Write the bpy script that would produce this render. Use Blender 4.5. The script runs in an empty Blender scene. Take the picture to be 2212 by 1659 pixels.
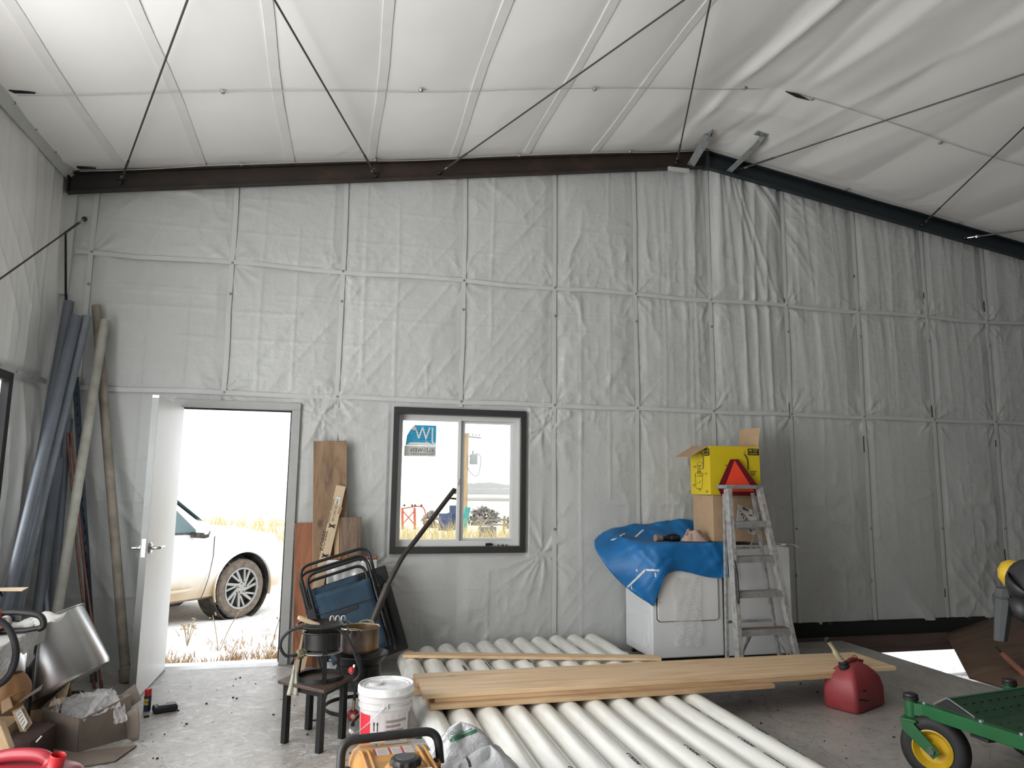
import bpy, bmesh, math, random
import numpy as np
from mathutils import Vector, Matrix, Euler
from mathutils.bvhtree import BVHTree

# ------------------------------------------------------------------ scene, camera, sky, exposure
sc = bpy.context.scene
COL = sc.collection
sc.view_settings.view_transform = 'Standard'
sc.view_settings.look = 'None'
sc.view_settings.gamma = 1.0
sc.view_settings.use_curve_mapping = False
sc.view_settings.exposure = 0.0

FPX, YAW, PITCH, ROLL, CAMH = 1553.843, 0.234501655, 0.14160885, 0.0111842266, 1.42744
fw = Vector((math.sin(YAW)*math.cos(PITCH), math.cos(YAW)*math.cos(PITCH), math.sin(PITCH)))
rt = Vector((math.cos(YAW), -math.sin(YAW), 0)); up = rt.cross(fw)
r2 = rt*math.cos(ROLL) + up*math.sin(ROLL); u2 = -rt*math.sin(ROLL) + up*math.cos(ROLL)
cam_d = bpy.data.cameras.new('camera')
cam = bpy.data.objects.new('camera', cam_d); COL.objects.link(cam)
cam_d.sensor_fit = 'HORIZONTAL'; cam_d.sensor_width = 36.0
cam_d.lens = FPX*36.0/2212.0
cam_d.clip_start = 0.05; cam_d.clip_end = 2000
cam.matrix_world = Matrix(((r2.x, u2.x, -fw.x, 0), (r2.y, u2.y, -fw.y, 0), (r2.z, u2.z, -fw.z, CAMH), (0, 0, 0, 1)))
sc.camera = cam

SKY = 2.6
world = bpy.data.worlds.new('overcast_sky'); sc.world = world
world.use_nodes = True
bg = world.node_tree.nodes['Background']
bg.inputs['Color'].default_value = (0.95, 0.975, 1.0, 1)
bg.inputs['Strength'].default_value = SKY

cy = sc.cycles
cy.use_denoising = True
cy.max_bounces = 8; cy.diffuse_bounces = 5; cy.glossy_bounces = 3; cy.transmission_bounces = 6; cy.transparent_max_bounces = 12
cy.sample_clamp_indirect = 6.0
cy.caustics_reflective = False; cy.caustics_refractive = False

def area_lamp(name, loc, direction, sx, sy, power, color=(1, 1, 1)):
    l = bpy.data.lights.new(name, 'AREA'); l.shape = 'RECTANGLE'; l.size = sx; l.size_y = sy
    l.energy = power; l.color = color
    o = bpy.data.objects.new(name, l); COL.objects.link(o)
    o.location = loc
    o.rotation_euler = Vector(direction).to_track_quat('-Z', 'Y').to_euler()
    return o
# daylight bouncing in off the snow through the open overhead door in the left wall, beside the camera
area_lamp('side_door_daylight', (-2.5, 2.1, 1.75), (1, 0.0, 0.32), 3.5, 3.3, 205, (1.0, 0.987, 0.965))
area_lamp('side_window_daylight', (-2.45, 4.80, 1.55), (1, 0.0, 0.12), 1.25, 1.1, 40, (0.98, 0.99, 1.0))

random.seed(7)
RNG = np.random.default_rng(7)

# ------------------------------------------------------------------ materials
MATS = {}
def new_mat(name):
    m = bpy.data.materials.new(name); m.use_nodes = True
    MATS[name] = m
    return m, m.node_tree, m.node_tree.nodes['Principled BSDF']

def _coords(nt, kind='Object', scale=(1, 1, 1), rot=(0, 0, 0)):
    tc = nt.nodes.new('ShaderNodeTexCoord'); mp = nt.nodes.new('ShaderNodeMapping')
    mp.inputs['Scale'].default_value = scale; mp.inputs['Rotation'].default_value = rot
    nt.links.new(tc.outputs[kind], mp.inputs['Vector'])
    return mp.outputs['Vector']

def _noise(nt, vec, scale, detail=4, rough=0.55, dist=0.0):
    n = nt.nodes.new('ShaderNodeTexNoise')
    n.inputs['Scale'].default_value = scale; n.inputs['Detail'].default_value = detail
    n.inputs['Roughness'].default_value = rough; n.inputs['Distortion'].default_value = dist
    nt.links.new(vec, n.inputs['Vector'])
    return n.outputs['Fac']

def _ramp(nt, fac, stops):
    r = nt.nodes.new('ShaderNodeValToRGB')
    els = r.color_ramp.elements
    while len(els) < len(stops): els.new(0.5)
    for e, (pos, c) in zip(els, stops):
        e.position = pos; e.color = (*c, 1) if len(c) == 3 else c
    nt.links.new(fac, r.inputs['Fac'])
    return r.outputs['Color']

def _mix(nt, fac, a, b, mode='MIX'):
    m = nt.nodes.new('ShaderNodeMix'); m.data_type = 'RGBA'; m.blend_type = mode
    for sock, v in ((m.inputs[0], fac), (m.inputs[6], a), (m.inputs[7], b)):
        if isinstance(v, (int, float)): sock.default_value = v
        elif isinstance(v, tuple): sock.default_value = (*v, 1) if len(v) == 3 else v
        else: nt.links.new(v, sock)
    return m.outputs[2]

def _bump(nt, bsdf, height, strength, dist=0.01):
    b = nt.nodes.new('ShaderNodeBump'); b.inputs['Strength'].default_value = strength; b.inputs['Distance'].default_value = dist
    nt.links.new(height, b.inputs['Height']); nt.links.new(b.outputs['Normal'], bsdf.inputs['Normal'])

def M(name, col, rough=0.5, metal=0.0, var=0.12, scale=6.0, bump=0.0, bscale=60.0, col2=None, lo=0.35, hi=0.7, spec=0.5, stretch=(1, 1, 1)):
    """plain surface with procedural mottling (dirt and wear) and fine relief"""
    m, nt, b = new_mat(name)
    v = _coords(nt, scale=stretch)
    c2 = col2 or tuple(max(0, c*(1-var)) for c in col)
    f = _noise(nt, v, scale, 5)
    nt.links.new(_ramp(nt, f, [(lo, col), (hi, c2)]), b.inputs['Base Color'])
    b.inputs['Roughness'].default_value = rough; b.inputs['Metallic'].default_value = metal
    b.inputs['Specular IOR Level'].default_value = spec
    if bump:
        _bump(nt, b, _noise(nt, v, bscale, 3), bump)
    return m

def WOOD(name, c1, c2, axis='x', rough=0.6, knots=0.5, grain=14, dark=None):
    m, nt, b = new_mat(name)
    st = {'x': (0.9, grain, grain), 'y': (grain, 0.9, grain), 'z': (grain, grain, 0.9)}[axis]
    v = _coords(nt, scale=st)
    f = _noise(nt, v, 1.5, 9, 0.66, 0.9)
    colr = _ramp(nt, f, [(0.37, c1), (0.5, tuple(a*.6+b_*.4 for a, b_ in zip(c1, c2))), (0.64, c2)])
    v2 = _coords(nt, scale={'x': (.5, 1, 1), 'y': (1, .5, 1), 'z': (1, 1, .5)}[axis])
    k = nt.nodes.new('ShaderNodeTexVoronoi'); k.inputs['Scale'].default_value = 4.0
    nt.links.new(v2, k.inputs['Vector'])
    kf = _ramp(nt, k.outputs['Distance'], [(0.03, (1, 1, 1)), (0.11, (0, 0, 0))])
    dk = dark or tuple(x*0.35 for x in c2)
    m1 = nt.nodes.new('ShaderNodeMath'); m1.operation = 'MULTIPLY'; m1.inputs[1].default_value = knots
    nt.links.new(kf, m1.inputs[0])
    nt.links.new(_mix(nt, m1.outputs[0], colr, dk), b.inputs['Base Color'])
    b.inputs['Roughness'].default_value = rough
    _bump(nt, b, f, 0.15, 0.004)
    return m

def GLASS(name, tint=(1, 1, 1), refl=0.12, rough=0.02):
    m, nt, b = new_mat(name)
    out = nt.nodes['Material Output']
    t = nt.nodes.new('ShaderNodeBsdfTransparent'); t.inputs['Color'].default_value = (*tint, 1)
    g = nt.nodes.new('ShaderNodeBsdfGlossy'); g.inputs['Roughness'].default_value = rough
    fr = nt.nodes.new('ShaderNodeFresnel'); fr.inputs['IOR'].default_value = 1.0+refl*3.5
    mx = nt.nodes.new('ShaderNodeMixShader')
    nt.links.new(fr.outputs[0], mx.inputs[0]); nt.links.new(t.outputs[0], mx.inputs[1]); nt.links.new(g.outputs[0], mx.inputs[2])
    nt.links.new(mx.outputs[0], out.inputs['Surface'])
    return m

def FILM(name, col=(0.9, 0.9, 0.92), alpha=0.45, rough=0.15, bscale=30, bump=0.5):
    """thin crinkled plastic film, partly see-through"""
    m, nt, b = new_mat(name)
    b.inputs['Base Color'].default_value = (*col, 1); b.inputs['Roughness'].default_value = rough
    b.inputs['Alpha'].default_value = alpha; b.inputs['Specular IOR Level'].default_value = 0.8
    v = _coords(nt)
    _bump(nt, b, _noise(nt, v, bscale, 4), bump, 0.01)
    return m

# white vinyl liner
def liner(name, col, rough, bump, bs):
    m, nt, b = new_mat(name)
    v = _coords(nt)
    f = _noise(nt, v, 1.1, 6)
    c = _ramp(nt, f, [(0.35, col), (0.75, tuple(x*0.93 for x in col))])
    sp = _noise(nt, v, 9.0, 8, 0.75)
    c = _mix(nt, _ramp(nt, sp, [(0.69, (0, 0, 0)), (0.75, (0.35, 0.35, 0.35))]), c, (0.35, 0.33, 0.31))
    nt.links.new(c, b.inputs['Base Color'])
    b.inputs['Roughness'].default_value = rough
    b.inputs['Specular IOR Level'].default_value = 0.45
    n1 = _noise(nt, v, bs, 6, 0.66, 0.4)
    _bump(nt, b, n1, bump, 0.012)
    return m
LINER = liner('vinyl_liner_dimmed', (0.50, 0.51, 0.50), 0.27, 0.42, 34)  # back wall's dimness put into the colour: liner greyed below the ceiling's white
LINER_L = liner('vinyl_liner_left_brightened', (0.87, 0.875, 0.86), 0.25, 0.25, 24)  # lighter copy of the liner, making up for light missing on this wall
CEIL = liner('white_ceiling_liner', (0.80, 0.79, 0.765), 0.5, 0.05, 10)
TAPE = M('seam_tape', (0.70, 0.70, 0.68), 0.45, var=0.06)
CEILTAPE = M('ceiling_seam_tape', (0.715, 0.705, 0.685), 0.5, var=0.06)
BATTEN = M('white_batten', (0.52, 0.53, 0.52), 0.4, var=0.08)
SCREW = M('screw_steel', (0.35, 0.35, 0.35), 0.4, 0.7)
STRAPW = M('strap_grey', (0.42, 0.42, 0.41), 0.6)
BLACKGAP = M('black_void', (0.008, 0.008, 0.008), 0.9)

# concrete
def concrete():
    m, nt, b = new_mat('concrete_floor')
    v = _coords(nt)
    big = _noise(nt, v, 1.2, 8, 0.62)
    base = _ramp(nt, big, [(0.28, (0.22, 0.205, 0.185)), (0.5, (0.34, 0.32, 0.295)), (0.72, (0.45, 0.435, 0.415))])
    fine = _noise(nt, v, 38, 6, 0.7)
    base = _mix(nt, 0.35, base, _ramp(nt, fine, [(0.3, (0.22, 0.21, 0.2)), (0.7, (0.66, 0.64, 0.61))]), 'OVERLAY')
    salt = _noise(nt, v, 11, 10, 0.82, 0.9)
    tc = nt.nodes.new('ShaderNodeTexCoord'); sx = nt.nodes.new('ShaderNodeSeparateXYZ'); nt.links.new(tc.outputs['Object'], sx.inputs[0])
    mr = nt.nodes.new('ShaderNodeMapRange'); mr.inputs[1].default_value = 2.4; mr.inputs[2].default_value = 0.9; mr.inputs[3].default_value = 0.12; nt.links.new(sx.outputs['X'], mr.inputs[0])
    mlt = nt.nodes.new('ShaderNodeMath'); mlt.operation = 'MULTIPLY'; nt.links.new(mr.outputs[0], mlt.inputs[0])
    nt.links.new(_ramp(nt, salt, [(0.52, (0, 0, 0)), (0.62, (0.75, 0.75, 0.75))]), mlt.inputs[1])
    base = _mix(nt, mlt.outputs[0], base, (0.60, 0.615, 0.635))
    dk = _noise(nt, v, 16, 7, 0.8, 0.5)
    base = _mix(nt, _ramp(nt, dk, [(0.53, (0, 0, 0)), (0.66, (0.72, 0.72, 0.72))]), base, (0.13, 0.122, 0.112))
    vo = nt.nodes.new('ShaderNodeTexVoronoi'); vo.feature = 'DISTANCE_TO_EDGE'; vo.inputs['Scale'].default_value = 1.5
    nw = nt.nodes.new('ShaderNodeTexNoise'); nw.inputs['Scale'].default_value = 3.0; nw.inputs['Detail'].default_value = 6
    nt.links.new(v, nw.inputs['Vector'])
    nt.links.new(_mix(nt, 0.22, v, nw.outputs['Color']), vo.inputs['Vector'])
    cr = _ramp(nt, vo.outputs['Distance'], [(0.0, (0.55, 0.55, 0.55)), (0.006, (0, 0, 0))])
    base = _mix(nt, cr, base, (0.10, 0.09, 0.085))
    nt.links.new(base, b.inputs['Base Color'])
    nt.links.new(_ramp(nt, salt, [(0.35, (0.24, 0.24, 0.24)), (0.65, (0.62, 0.62, 0.62))]), b.inputs['Roughness'])
    _bump(nt, b, fine, 0.12, 0.006)
    return m
CONC = concrete()

GALV = M('galvanised_steel', (0.45, 0.47, 0.48), 0.38, 0.75, var=0.25, scale=25)
def rusty_rafter():
    m, nt, b = new_mat('primer_steel_rusty')
    v = _coords(nt)
    tc = nt.nodes.new('ShaderNodeTexCoord'); sx = nt.nodes.new('ShaderNodeSeparateXYZ'); nt.links.new(tc.outputs['Object'], sx.inputs[0])
    mr = nt.nodes.new('ShaderNodeMapRange'); mr.inputs[1].default_value = -1.0; mr.inputs[2].default_value = 1.8
    nt.links.new(sx.outputs['X'], mr.inputs[0])
    n = _noise(nt, v, 3.2, 6, 0.65)
    rust = _ramp(nt, n, [(0.3, (0.013, 0.010, 0.008)), (0.55, (0.030, 0.018, 0.012)), (0.75, (0.062, 0.034, 0.022))])
    nt.links.new(_mix(nt, mr.outputs[0], (0.011, 0.011, 0.0115), rust), b.inputs['Base Color'])
    b.inputs['Roughness'].default_value = 0.6
    return m
RAFT_L = rusty_rafter()
RAFT_R = M('primer_steel_blue', (0.013, 0.021, 0.026), 0.5, var=0.35, scale=4)
CABLE = M('steel_cable', (0.07, 0.07, 0.072), 0.5, 0.5, var=0.2, scale=80)
DOORWHITE = M('door_white_paint', (0.80, 0.81, 0.81), 0.42, var=0.04, scale=3)
FRAMEGREY = M('door_frame_paint', (0.42, 0.425, 0.42), 0.5, var=0.12, scale=8)
CHROME = M('satin_chrome', (0.62, 0.62, 0.62), 0.22, 1.0, var=0.05)
EDGEGREY = M('door_edge_galvanised', (0.25, 0.26, 0.255), 0.5, 0.3, var=0.15)
DARKTRIM = M('dark_bronze_trim', (0.030, 0.029, 0.030), 0.45, var=0.2)
VINYL = M('white_window_vinyl', (0.66, 0.66, 0.65), 0.4, var=0.06)
WGLASS = GLASS('window_glass', (0.97, 0.985, 0.98))
PVCGREY = M('grey_pvc', (0.13, 0.145, 0.175), 0.45, var=0.25, scale=5)
PVCGREY2 = M('grey_pvc_pale', (0.17, 0.19, 0.22), 0.45, var=0.25, scale=5)
TANPIPE = M('dusty_tan_pipe', (0.36, 0.35, 0.30), 0.55, var=0.35, scale=7)
BROWNPIPE = M('weathered_brown_pipe', (0.26, 0.225, 0.18), 0.6, var=0.45, scale=9)
COPPER = M('dull_copper', (0.26, 0.11, 0.075), 0.45, 0.5, var=0.4, scale=20)
POSTSTEEL = M('dark_blue_steel', (0.035, 0.055, 0.075), 0.5, 0.3, var=0.3)
PVCWHITE = M('white_pvc', (0.82, 0.815, 0.77), 0.27, var=0.14, scale=2.2, bump=0.04, bscale=9, col2=(0.58, 0.55, 0.49), lo=0.46, hi=0.78, stretch=(9, 0.7, 9))
PVCIN = M('pvc_bore', (0.30, 0.29, 0.27), 0.6)
INK = M('black_ink', (0.02, 0.02, 0.02), 0.6)
PINE = WOOD('pine_board', (0.78, 0.57, 0.36), (0.60, 0.40, 0.225), 'x', 0.55, 0.55, 13)
PINE2 = WOOD('pine_board_darker', (0.64, 0.45, 0.27), (0.46, 0.29, 0.155), 'x', 0.6, 0.5, 15)
OLDBOARD = WOOD('old_brown_board', (0.30, 0.19, 0.108), (0.115, 0.068, 0.041), 'z', 0.65, 0.75, 6)
PLYRED = WOOD('red_plywood', (0.37, 0.145, 0.065), (0.155, 0.052, 0.023), 'z', 0.6, 0.2, 9)
PALEWOOD = WOOD('pale_wood_lit_edge', (0.58, 0.42, 0.25), (0.45, 0.29, 0.15), 'z', 0.6, 0.1, 9)  # pale wood, also used for the painted lit edges of leaning boards
GREYBOARD = WOOD('grey_brown_board', (0.245, 0.165, 0.112), (0.095, 0.062, 0.043), 'z', 0.65, 0.5, 8)
CARD = M('cardboard', (0.44, 0.30, 0.18), 0.75, var=0.12, scale=10)
CARDPALE = M('pale_cardboard', (0.56, 0.43, 0.28), 0.75, var=0.1, scale=10)
CARDGREY = M('grey_brown_cardboard', (0.20, 0.165, 0.135), 0.75, var=0.25, scale=8)
CARDIN = M('cardboard_inside', (0.36, 0.25, 0.16), 0.8, var=0.12, scale=10)
FOIL = M('white_foil_facing', (0.70, 0.70, 0.70), 0.32, 0.25, var=0.12, scale=5, bump=0.3, bscale=14)
RUSTFLUFF = M('brown_insulation', (0.36, 0.17, 0.09), 0.9, var=0.4, scale=30, bump=0.5)
BLACKMETAL = M('black_metal', (0.012, 0.012, 0.013), 0.42, 0.2, var=0.3, scale=20)
BLACKPL = M('black_plastic', (0.014, 0.014, 0.015), 0.5, var=0.3, scale=15)
CANVAS = M('navy_canvas', (0.020, 0.048, 0.080), 0.8, var=0.3, scale=9, bump=0.15, bscale=160)
RUSTPIPE = M('dark_rusty_pipe', (0.050, 0.043, 0.039), 0.55, 0.4, var=0.4, scale=14)
BRASSPOT = M('stained_brass_pot', (0.40, 0.31, 0.19), 0.3, 0.85, var=0.75, scale=7, col2=(0.10, 0.045, 0.02))
BLUEDPOT = M('heat_stained_pot', (0.07, 0.06, 0.07), 0.3, 0.8, var=0.6, scale=6, col2=(0.22, 0.15, 0.09))
SOOT = M('sooty_steel', (0.035, 0.033, 0.032), 0.45, 0.6, var=0.5, scale=9)
ALUM = M('aluminium', (0.74, 0.75, 0.75), 0.27, 0.9, var=0.18, scale=5)
ALUMROUGH = M('rough_aluminium', (0.48, 0.485, 0.48), 0.42, 0.75, var=0.3, scale=9)
LADDER = M('paint_splashed_ladder', (0.44, 0.44, 0.425), 0.5, 0.3, var=0.5, scale=24, col2=(0.27, 0.26, 0.25), lo=0.42, hi=0.66)
LADDERSTEP = M('grey_ladder_step', (0.34, 0.345, 0.34), 0.55, 0.3, var=0.4, scale=14)
TREAD = M('reddish_step_tread', (0.20, 0.12, 0.095), 0.65, var=0.4, scale=14)
SPECK = M('paint_speckled_panel', (0.58, 0.57, 0.55), 0.6, scale=30, col2=(0.08, 0.05, 0.04), lo=0.56, hi=0.60)
DARKWOOD = WOOD('dark_stool_wood', (0.075, 0.048, 0.035), (0.035, 0.022, 0.017), 'x', 0.45, 0.2, 12)
HANDLEWOOD = WOOD('turned_handle_wood', (0.58, 0.44, 0.30), (0.44, 0.31, 0.19), 'x', 0.5, 0.0, 10)
BRASS = M('brass_fitting', (0.42, 0.36, 0.24), 0.35, 0.8, var=0.3, scale=20)
REDKNOB = M('red_knob', (0.36, 0.018, 0.024), 0.4)
REDDARK = M('dark_red_regulator', (0.19, 0.018, 0.022), 0.4, 0.3)
RAG = M('stained_rag', (0.40, 0.385, 0.32), 0.9, var=0.4, scale=22, bump=0.4)
PINKRAG = M('pinkish_rag', (0.46, 0.33, 0.27), 0.9, var=0.25, scale=16, bump=0.3)
BUCKET = M('white_bucket_plastic', (0.60, 0.585, 0.585), 0.38, var=0.08, scale=5)
BUCKETLID = M('dusty_bucket_lid', (0.66, 0.66, 0.66), 0.5, scale=14, col2=(0.86, 0.87, 0.89), lo=0.45, hi=0.6)
LABELRED = M('label_red', (0.62, 0.028, 0.048), 0.45, var=0.05)
LABELPINK = M('label_pale', (0.58, 0.50, 0.50), 0.5, var=0.05)
LABELGREY = M('label_text_grey', (0.27, 0.225, 0.215), 0.55, var=0.05)
GENORANGE = M('generator_orange', (0.50, 0.245, 0.065), 0.4, var=0.14, scale=5)
LABELSILVER = M('label_silver', (0.42, 0.41, 0.40), 0.45, var=0.3, scale=45)
LABELWHITE = M('label_white', (0.66, 0.62, 0.60), 0.5, var=0.15, scale=60)
BAG = FILM('grocery_bag_film', (0.52, 0.53, 0.545), 0.80, 0.14, 40, 0.9)
BAGGREEN = M('bag_print_green', (0.02, 0.12, 0.06), 0.4)
WRAP = FILM('clear_wrap_film', (0.85, 0.85, 0.86), 0.36, 0.06, 70, 1.0)
BUBBLE = FILM('bubble_wrap_film', (0.80, 0.80, 0.79), 0.24, 0.08, 60, 0.6)
APPL = M('appliance_white', (0.70, 0.71, 0.72), 0.32, var=0.06, scale=3)
APPLDOOR = M('appliance_door', (0.70, 0.70, 0.69), 0.30, var=0.06, scale=3)
GASKET = M('dark_gasket', (0.02, 0.02, 0.02), 0.7)
TARP = M('blue_tarp', (0.006, 0.145, 0.40), 0.5, var=0.28, scale=5, bump=0.12, bscale=110)
TARPWHITE = M('white_tarp_tape', (0.66, 0.68, 0.68), 0.5, var=0.3, scale=50)
BOXYELLOW = M('yellow_carton', (0.66, 0.50, 0.012), 0.5, var=0.06)
SIGNORANGE = M('fluorescent_orange', (0.90, 0.075, 0.028), 0.5, var=0.1, scale=40)
SIGNRED = M('dark_red_reflector', (0.16, 0.010, 0.016), 0.35, var=0.1, scale=40)
GASRED = M('faded_red_plastic', (0.34, 0.050, 0.058), 0.5, var=0.35, scale=5, bump=0.05)
CANRED = M('red_can_plastic', (0.32, 0.022, 0.034), 0.35, var=0.3, scale=5)
CAPRED = M('bright_red_cap', (0.52, 0.014, 0.02), 0.35)
SPOUT = M('cream_spout', (0.62, 0.55, 0.36), 0.45, var=0.15)
JDGREEN = M('green_machine_paint', (0.013, 0.115, 0.034), 0.38, var=0.22, scale=7)
JDGREEN2 = M('green_foot_plate', (0.012, 0.058, 0.022), 0.6, var=0.3, scale=16, bump=0.3, bscale=45)
JDYELLOW = M('yellow_machine_paint', (0.56, 0.36, 0.018), 0.4, var=0.3, scale=9)
DECKDIRT = M('dirty_yellow_deck', (0.42, 0.30, 0.03), 0.6, scale=9, col2=(0.07, 0.055, 0.035), lo=0.40, hi=0.55, bump=0.4, bscale=30)
RUBBER = M('black_rubber', (0.014, 0.014, 0.015), 0.65, var=0.3, scale=12)
SEATGREY = M('dark_grey_plastic', (0.045, 0.047, 0.05), 0.5, var=0.2)
PLYDARK = WOOD('dark_plywood_sheet', (0.135, 0.082, 0.05), (0.075, 0.043, 0.027), 'x', 0.7, 0.2, 6)
GIRDWOOD = WOOD('dark_sill_board', (0.10, 0.062, 0.048), (0.055, 0.034, 0.027), 'x', 0.7, 0.2, 9)
SAWORANGE = M('chainsaw_red_orange', (0.36, 0.055, 0.02), 0.45, var=0.25, scale=9)
SAWGREY = M('chainsaw_grey', (0.32, 0.31, 0.30), 0.5, var=0.2)
CAPBROWN = M('brown_leather', (0.36, 0.19, 0.085), 0.6, var=0.2, scale=8)
BENCHWHITE = M('white_bench_top', (0.60, 0.60, 0.59), 0.45, var=0.2, scale=8)
PAPER = M('paper', (0.74, 0.73, 0.70), 0.7, var=0.12, scale=30)
CANBLUE = M('blue_spray_can', (0.016, 0.035, 0.10), 0.3, 0.2)
CANYEL = M('yellow_label', (0.62, 0.46, 0.03), 0.4)
DEVICE = M('dark_grey_device', (0.06, 0.062, 0.065), 0.5)
DEBRIS = M('floor_debris', (0.035, 0.027, 0.02), 0.9)

# ------------------------------------------------------------------ mesh helpers
class MB:
    """collects vertices and faces, then links them as ONE mesh object"""
    def __init__(s): s.v = []; s.f = []
    def add(s, verts, faces):
        n = len(s.v); s.v += [Vector(p) for p in verts]; s.f += [tuple(i+n for i in q) for q in faces]; return s
    def box(s, c, d, rot=None):
        hx, hy, hz = d[0]/2, d[1]/2, d[2]/2
        R = Euler(rot).to_matrix() if rot else Matrix.Identity(3)
        P = [Vector(c)+R @ Vector((x*hx, y*hy, z*hz)) for x in (-1, 1) for y in (-1, 1) for z in (-1, 1)]
        return s.add(P, [(0, 1, 3, 2), (4, 6, 7, 5), (0, 4, 5, 1), (2, 3, 7, 6), (0, 2, 6, 4), (1, 5, 7, 3)])
    def bx(s, x0, x1, y0, y1, z0, z1):
        return s.box(((x0+x1)/2, (y0+y1)/2, (z0+z1)/2), (x1-x0, y1-y0, z1-z0))
    def bar(s, p, q, w, t, upv=(0, 0, 1)):
        """rectangular bar from p to q: w across (perpendicular to upv), t along upv-ish"""
        p = Vector(p); q = Vector(q); d = (q-p).normalized(); upv = Vector(upv)
        a = d.cross(upv)
        if a.length < 1e-4: a = d.cross(Vector((1, 0, 0)))
        a.normalize(); b = a.cross(d).normalized()
        P = [e+a*sx*w/2+b*sy*t/2 for e in (p, q) for sx, sy in ((-1, -1), (1, -1), (1, 1), (-1, 1))]
        return s.add(P, [(3, 2, 1, 0), (4, 5, 6, 7), (0, 1, 5, 4), (1, 2, 6, 5), (2, 3, 7, 6), (3, 0, 4, 7)])
    def prism(s, pts, vec):
        """polygon extruded along vec"""
        n = len(pts); vec = Vector(vec); P = [Vector(p) for p in pts]
        return s.add(P+[p+vec for p in P], [tuple(range(n-1, -1, -1)), tuple(range(n, 2*n))]+[(i, (i+1) % n, n+(i+1) % n, n+i) for i in range(n)])
    def tube(s, path, r, seg=10, closed=False, caps=True):
        P = [Vector(p) for p in path]; n = len(P)
        rr = r if isinstance(r, (list, tuple)) else [r]*n
        N = None; rings = []
        for i in range(n):
            if closed: t = (P[(i+1) % n]-P[i-1]).normalized()
            else: t = (P[min(i+1, n-1)]-P[max(i-1, 0)]).normalized()
            if N is None:
                N = t.orthogonal().normalized()
            else:
                N = (N-t*N.dot(t))
                N = N.normalized() if N.length > 1e-6 else t.orthogonal().normalized()
            Bn = t.cross(N)
            rings.append([P[i]+(N*math.cos(2*math.pi*k/seg)+Bn*math.sin(2*math.pi*k/seg))*rr[i] for k in range(seg)])
        V = [p for ring in rings for p in ring]; F = []
        m = n if closed else n-1
        for i in range(m):
            a = i*seg; b = ((i+1) % n)*seg
            off = 0
            if closed and i == n-1:
                off = min(range(seg), key=lambda k: (rings[0][k]-rings[-1][0]).length)
            for k in range(seg):
                F.append((a+k, a+(k+1) % seg, b+(k+1+off) % seg, b+(k+off) % seg))
        if caps and not closed:
            F.append(tuple(range(seg-1, -1, -1))); F.append(tuple((n-1)*seg+k for k in range(seg)))
        return s.add(V, F)
    def cyl(s, p, q, r, seg=20, r2_=None):
        return s.tube([p, q], [r, r if r2_ is None else r2_], seg)
    def lathe(s, prof, c=(0, 0, 0), axis=(0, 0, 1), seg=32):
        """profile of (radius, height) turned about axis through c; open ends at r=0 close themselves"""
        c = Vector(c); A = Vector(axis).normalized(); X = A.orthogonal().normalized(); Y = A.cross(X)
        V = []; F = []; idx = []
        for r, h in prof:
            if r < 1e-6: idx.append([len(V)]*seg); V.append(c+A*h)
            else:
                idx.append(list(range(len(V), len(V)+seg)))
                V += [c+A*h+(X*math.cos(2*math.pi*k/seg)+Y*math.sin(2*math.pi*k/seg))*r for k in range(seg)]
        for i in range(len(prof)-1):
            for k in range(seg):
                q = [idx[i][k], idx[i][(k+1) % seg], idx[i+1][(k+1) % seg], idx[i+1][k]]
                u = []
                for z in q:
                    if z not in u: u.append(z)
                if len(u) > 2: F.append(tuple(u))
        return s.add(V, F)
    def grid(s, P):
        """rows of points -> quads"""
        nr = len(P); nc = len(P[0])
        return s.add([p for row in P for p in row], [(i*nc+j, i*nc+j+1, (i+1)*nc+j+1, (i+1)*nc+j) for i in range(nr-1) for j in range(nc-1)])
    def loft(s, rings, caps=True):
        n = len(rings[0]); V = [p for r in rings for p in r]
        F = [(i*n+k, i*n+(k+1) % n, (i+1)*n+(k+1) % n, (i+1)*n+k) for i in range(len(rings)-1) for k in range(n)]
        if caps: F += [tuple(range(n-1, -1, -1)), tuple((len(rings)-1)*n+k for k in range(n))]
        return s.add(V, F)
    def xf(s, mat):
        s.v = [mat @ p for p in s.v]; return s
    def build(s, name, mat, parent=None, bevel=0.0, smooth=35, sub=0, solid=0.0, world=True, seg=2):
        me = bpy.data.meshes.new(name)
        off = Vector((0, 0, 0))
        if parent is not None and world:
            r_ = parent
            while r_.parent is not None: r_ = r_.parent
            off = r_.location
        me.from_pydata([tuple(p-off) for p in s.v], [], s.f)
        bm = bmesh.new(); bm.from_mesh(me); bmesh.ops.recalc_face_normals(bm, faces=bm.faces); bm.to_mesh(me); bm.free()
        me.materials.append(mat)
        o = bpy.data.objects.new(name, me); COL.objects.link(o)
        if parent is not None: o.parent = parent
        if smooth:
            me.polygons.foreach_set('use_smooth', [True]*len(me.polygons))
            if smooth < 180: me.set_sharp_from_angle(angle=math.radians(smooth))
        if solid:
            m = o.modifiers.new('thickness', 'SOLIDIFY'); m.thickness = solid; m.offset = 0
        if bevel:
            m = o.modifiers.new('bevel', 'BEVEL'); m.width = bevel; m.segments = seg; m.limit_method = 'ANGLE'; m.angle_limit = math.radians(40)
        if sub:
            m = o.modifiers.new('sub', 'SUBSURF'); m.levels = sub; m.render_levels = sub
        return o

def tag(o, label=None, cat=None, group=None, kind=None):
    if label: o['label'] = label
    if cat: o['category'] = cat
    if group: o['group'] = group
    if kind: o['kind'] = kind
    return o
def thing(name, label, cat, loc=(0, 0, 0), rotz=0.0, group=None, rot=None):
    o = bpy.data.objects.new(name, None); COL.objects.link(o)
    o.empty_display_size = 0.1
    o.location = loc; o.rotation_euler = rot if rot else (0, 0, rotz)
    return tag(o, label, cat, group)
def struct(o): return tag(o, kind='structure')

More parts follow.
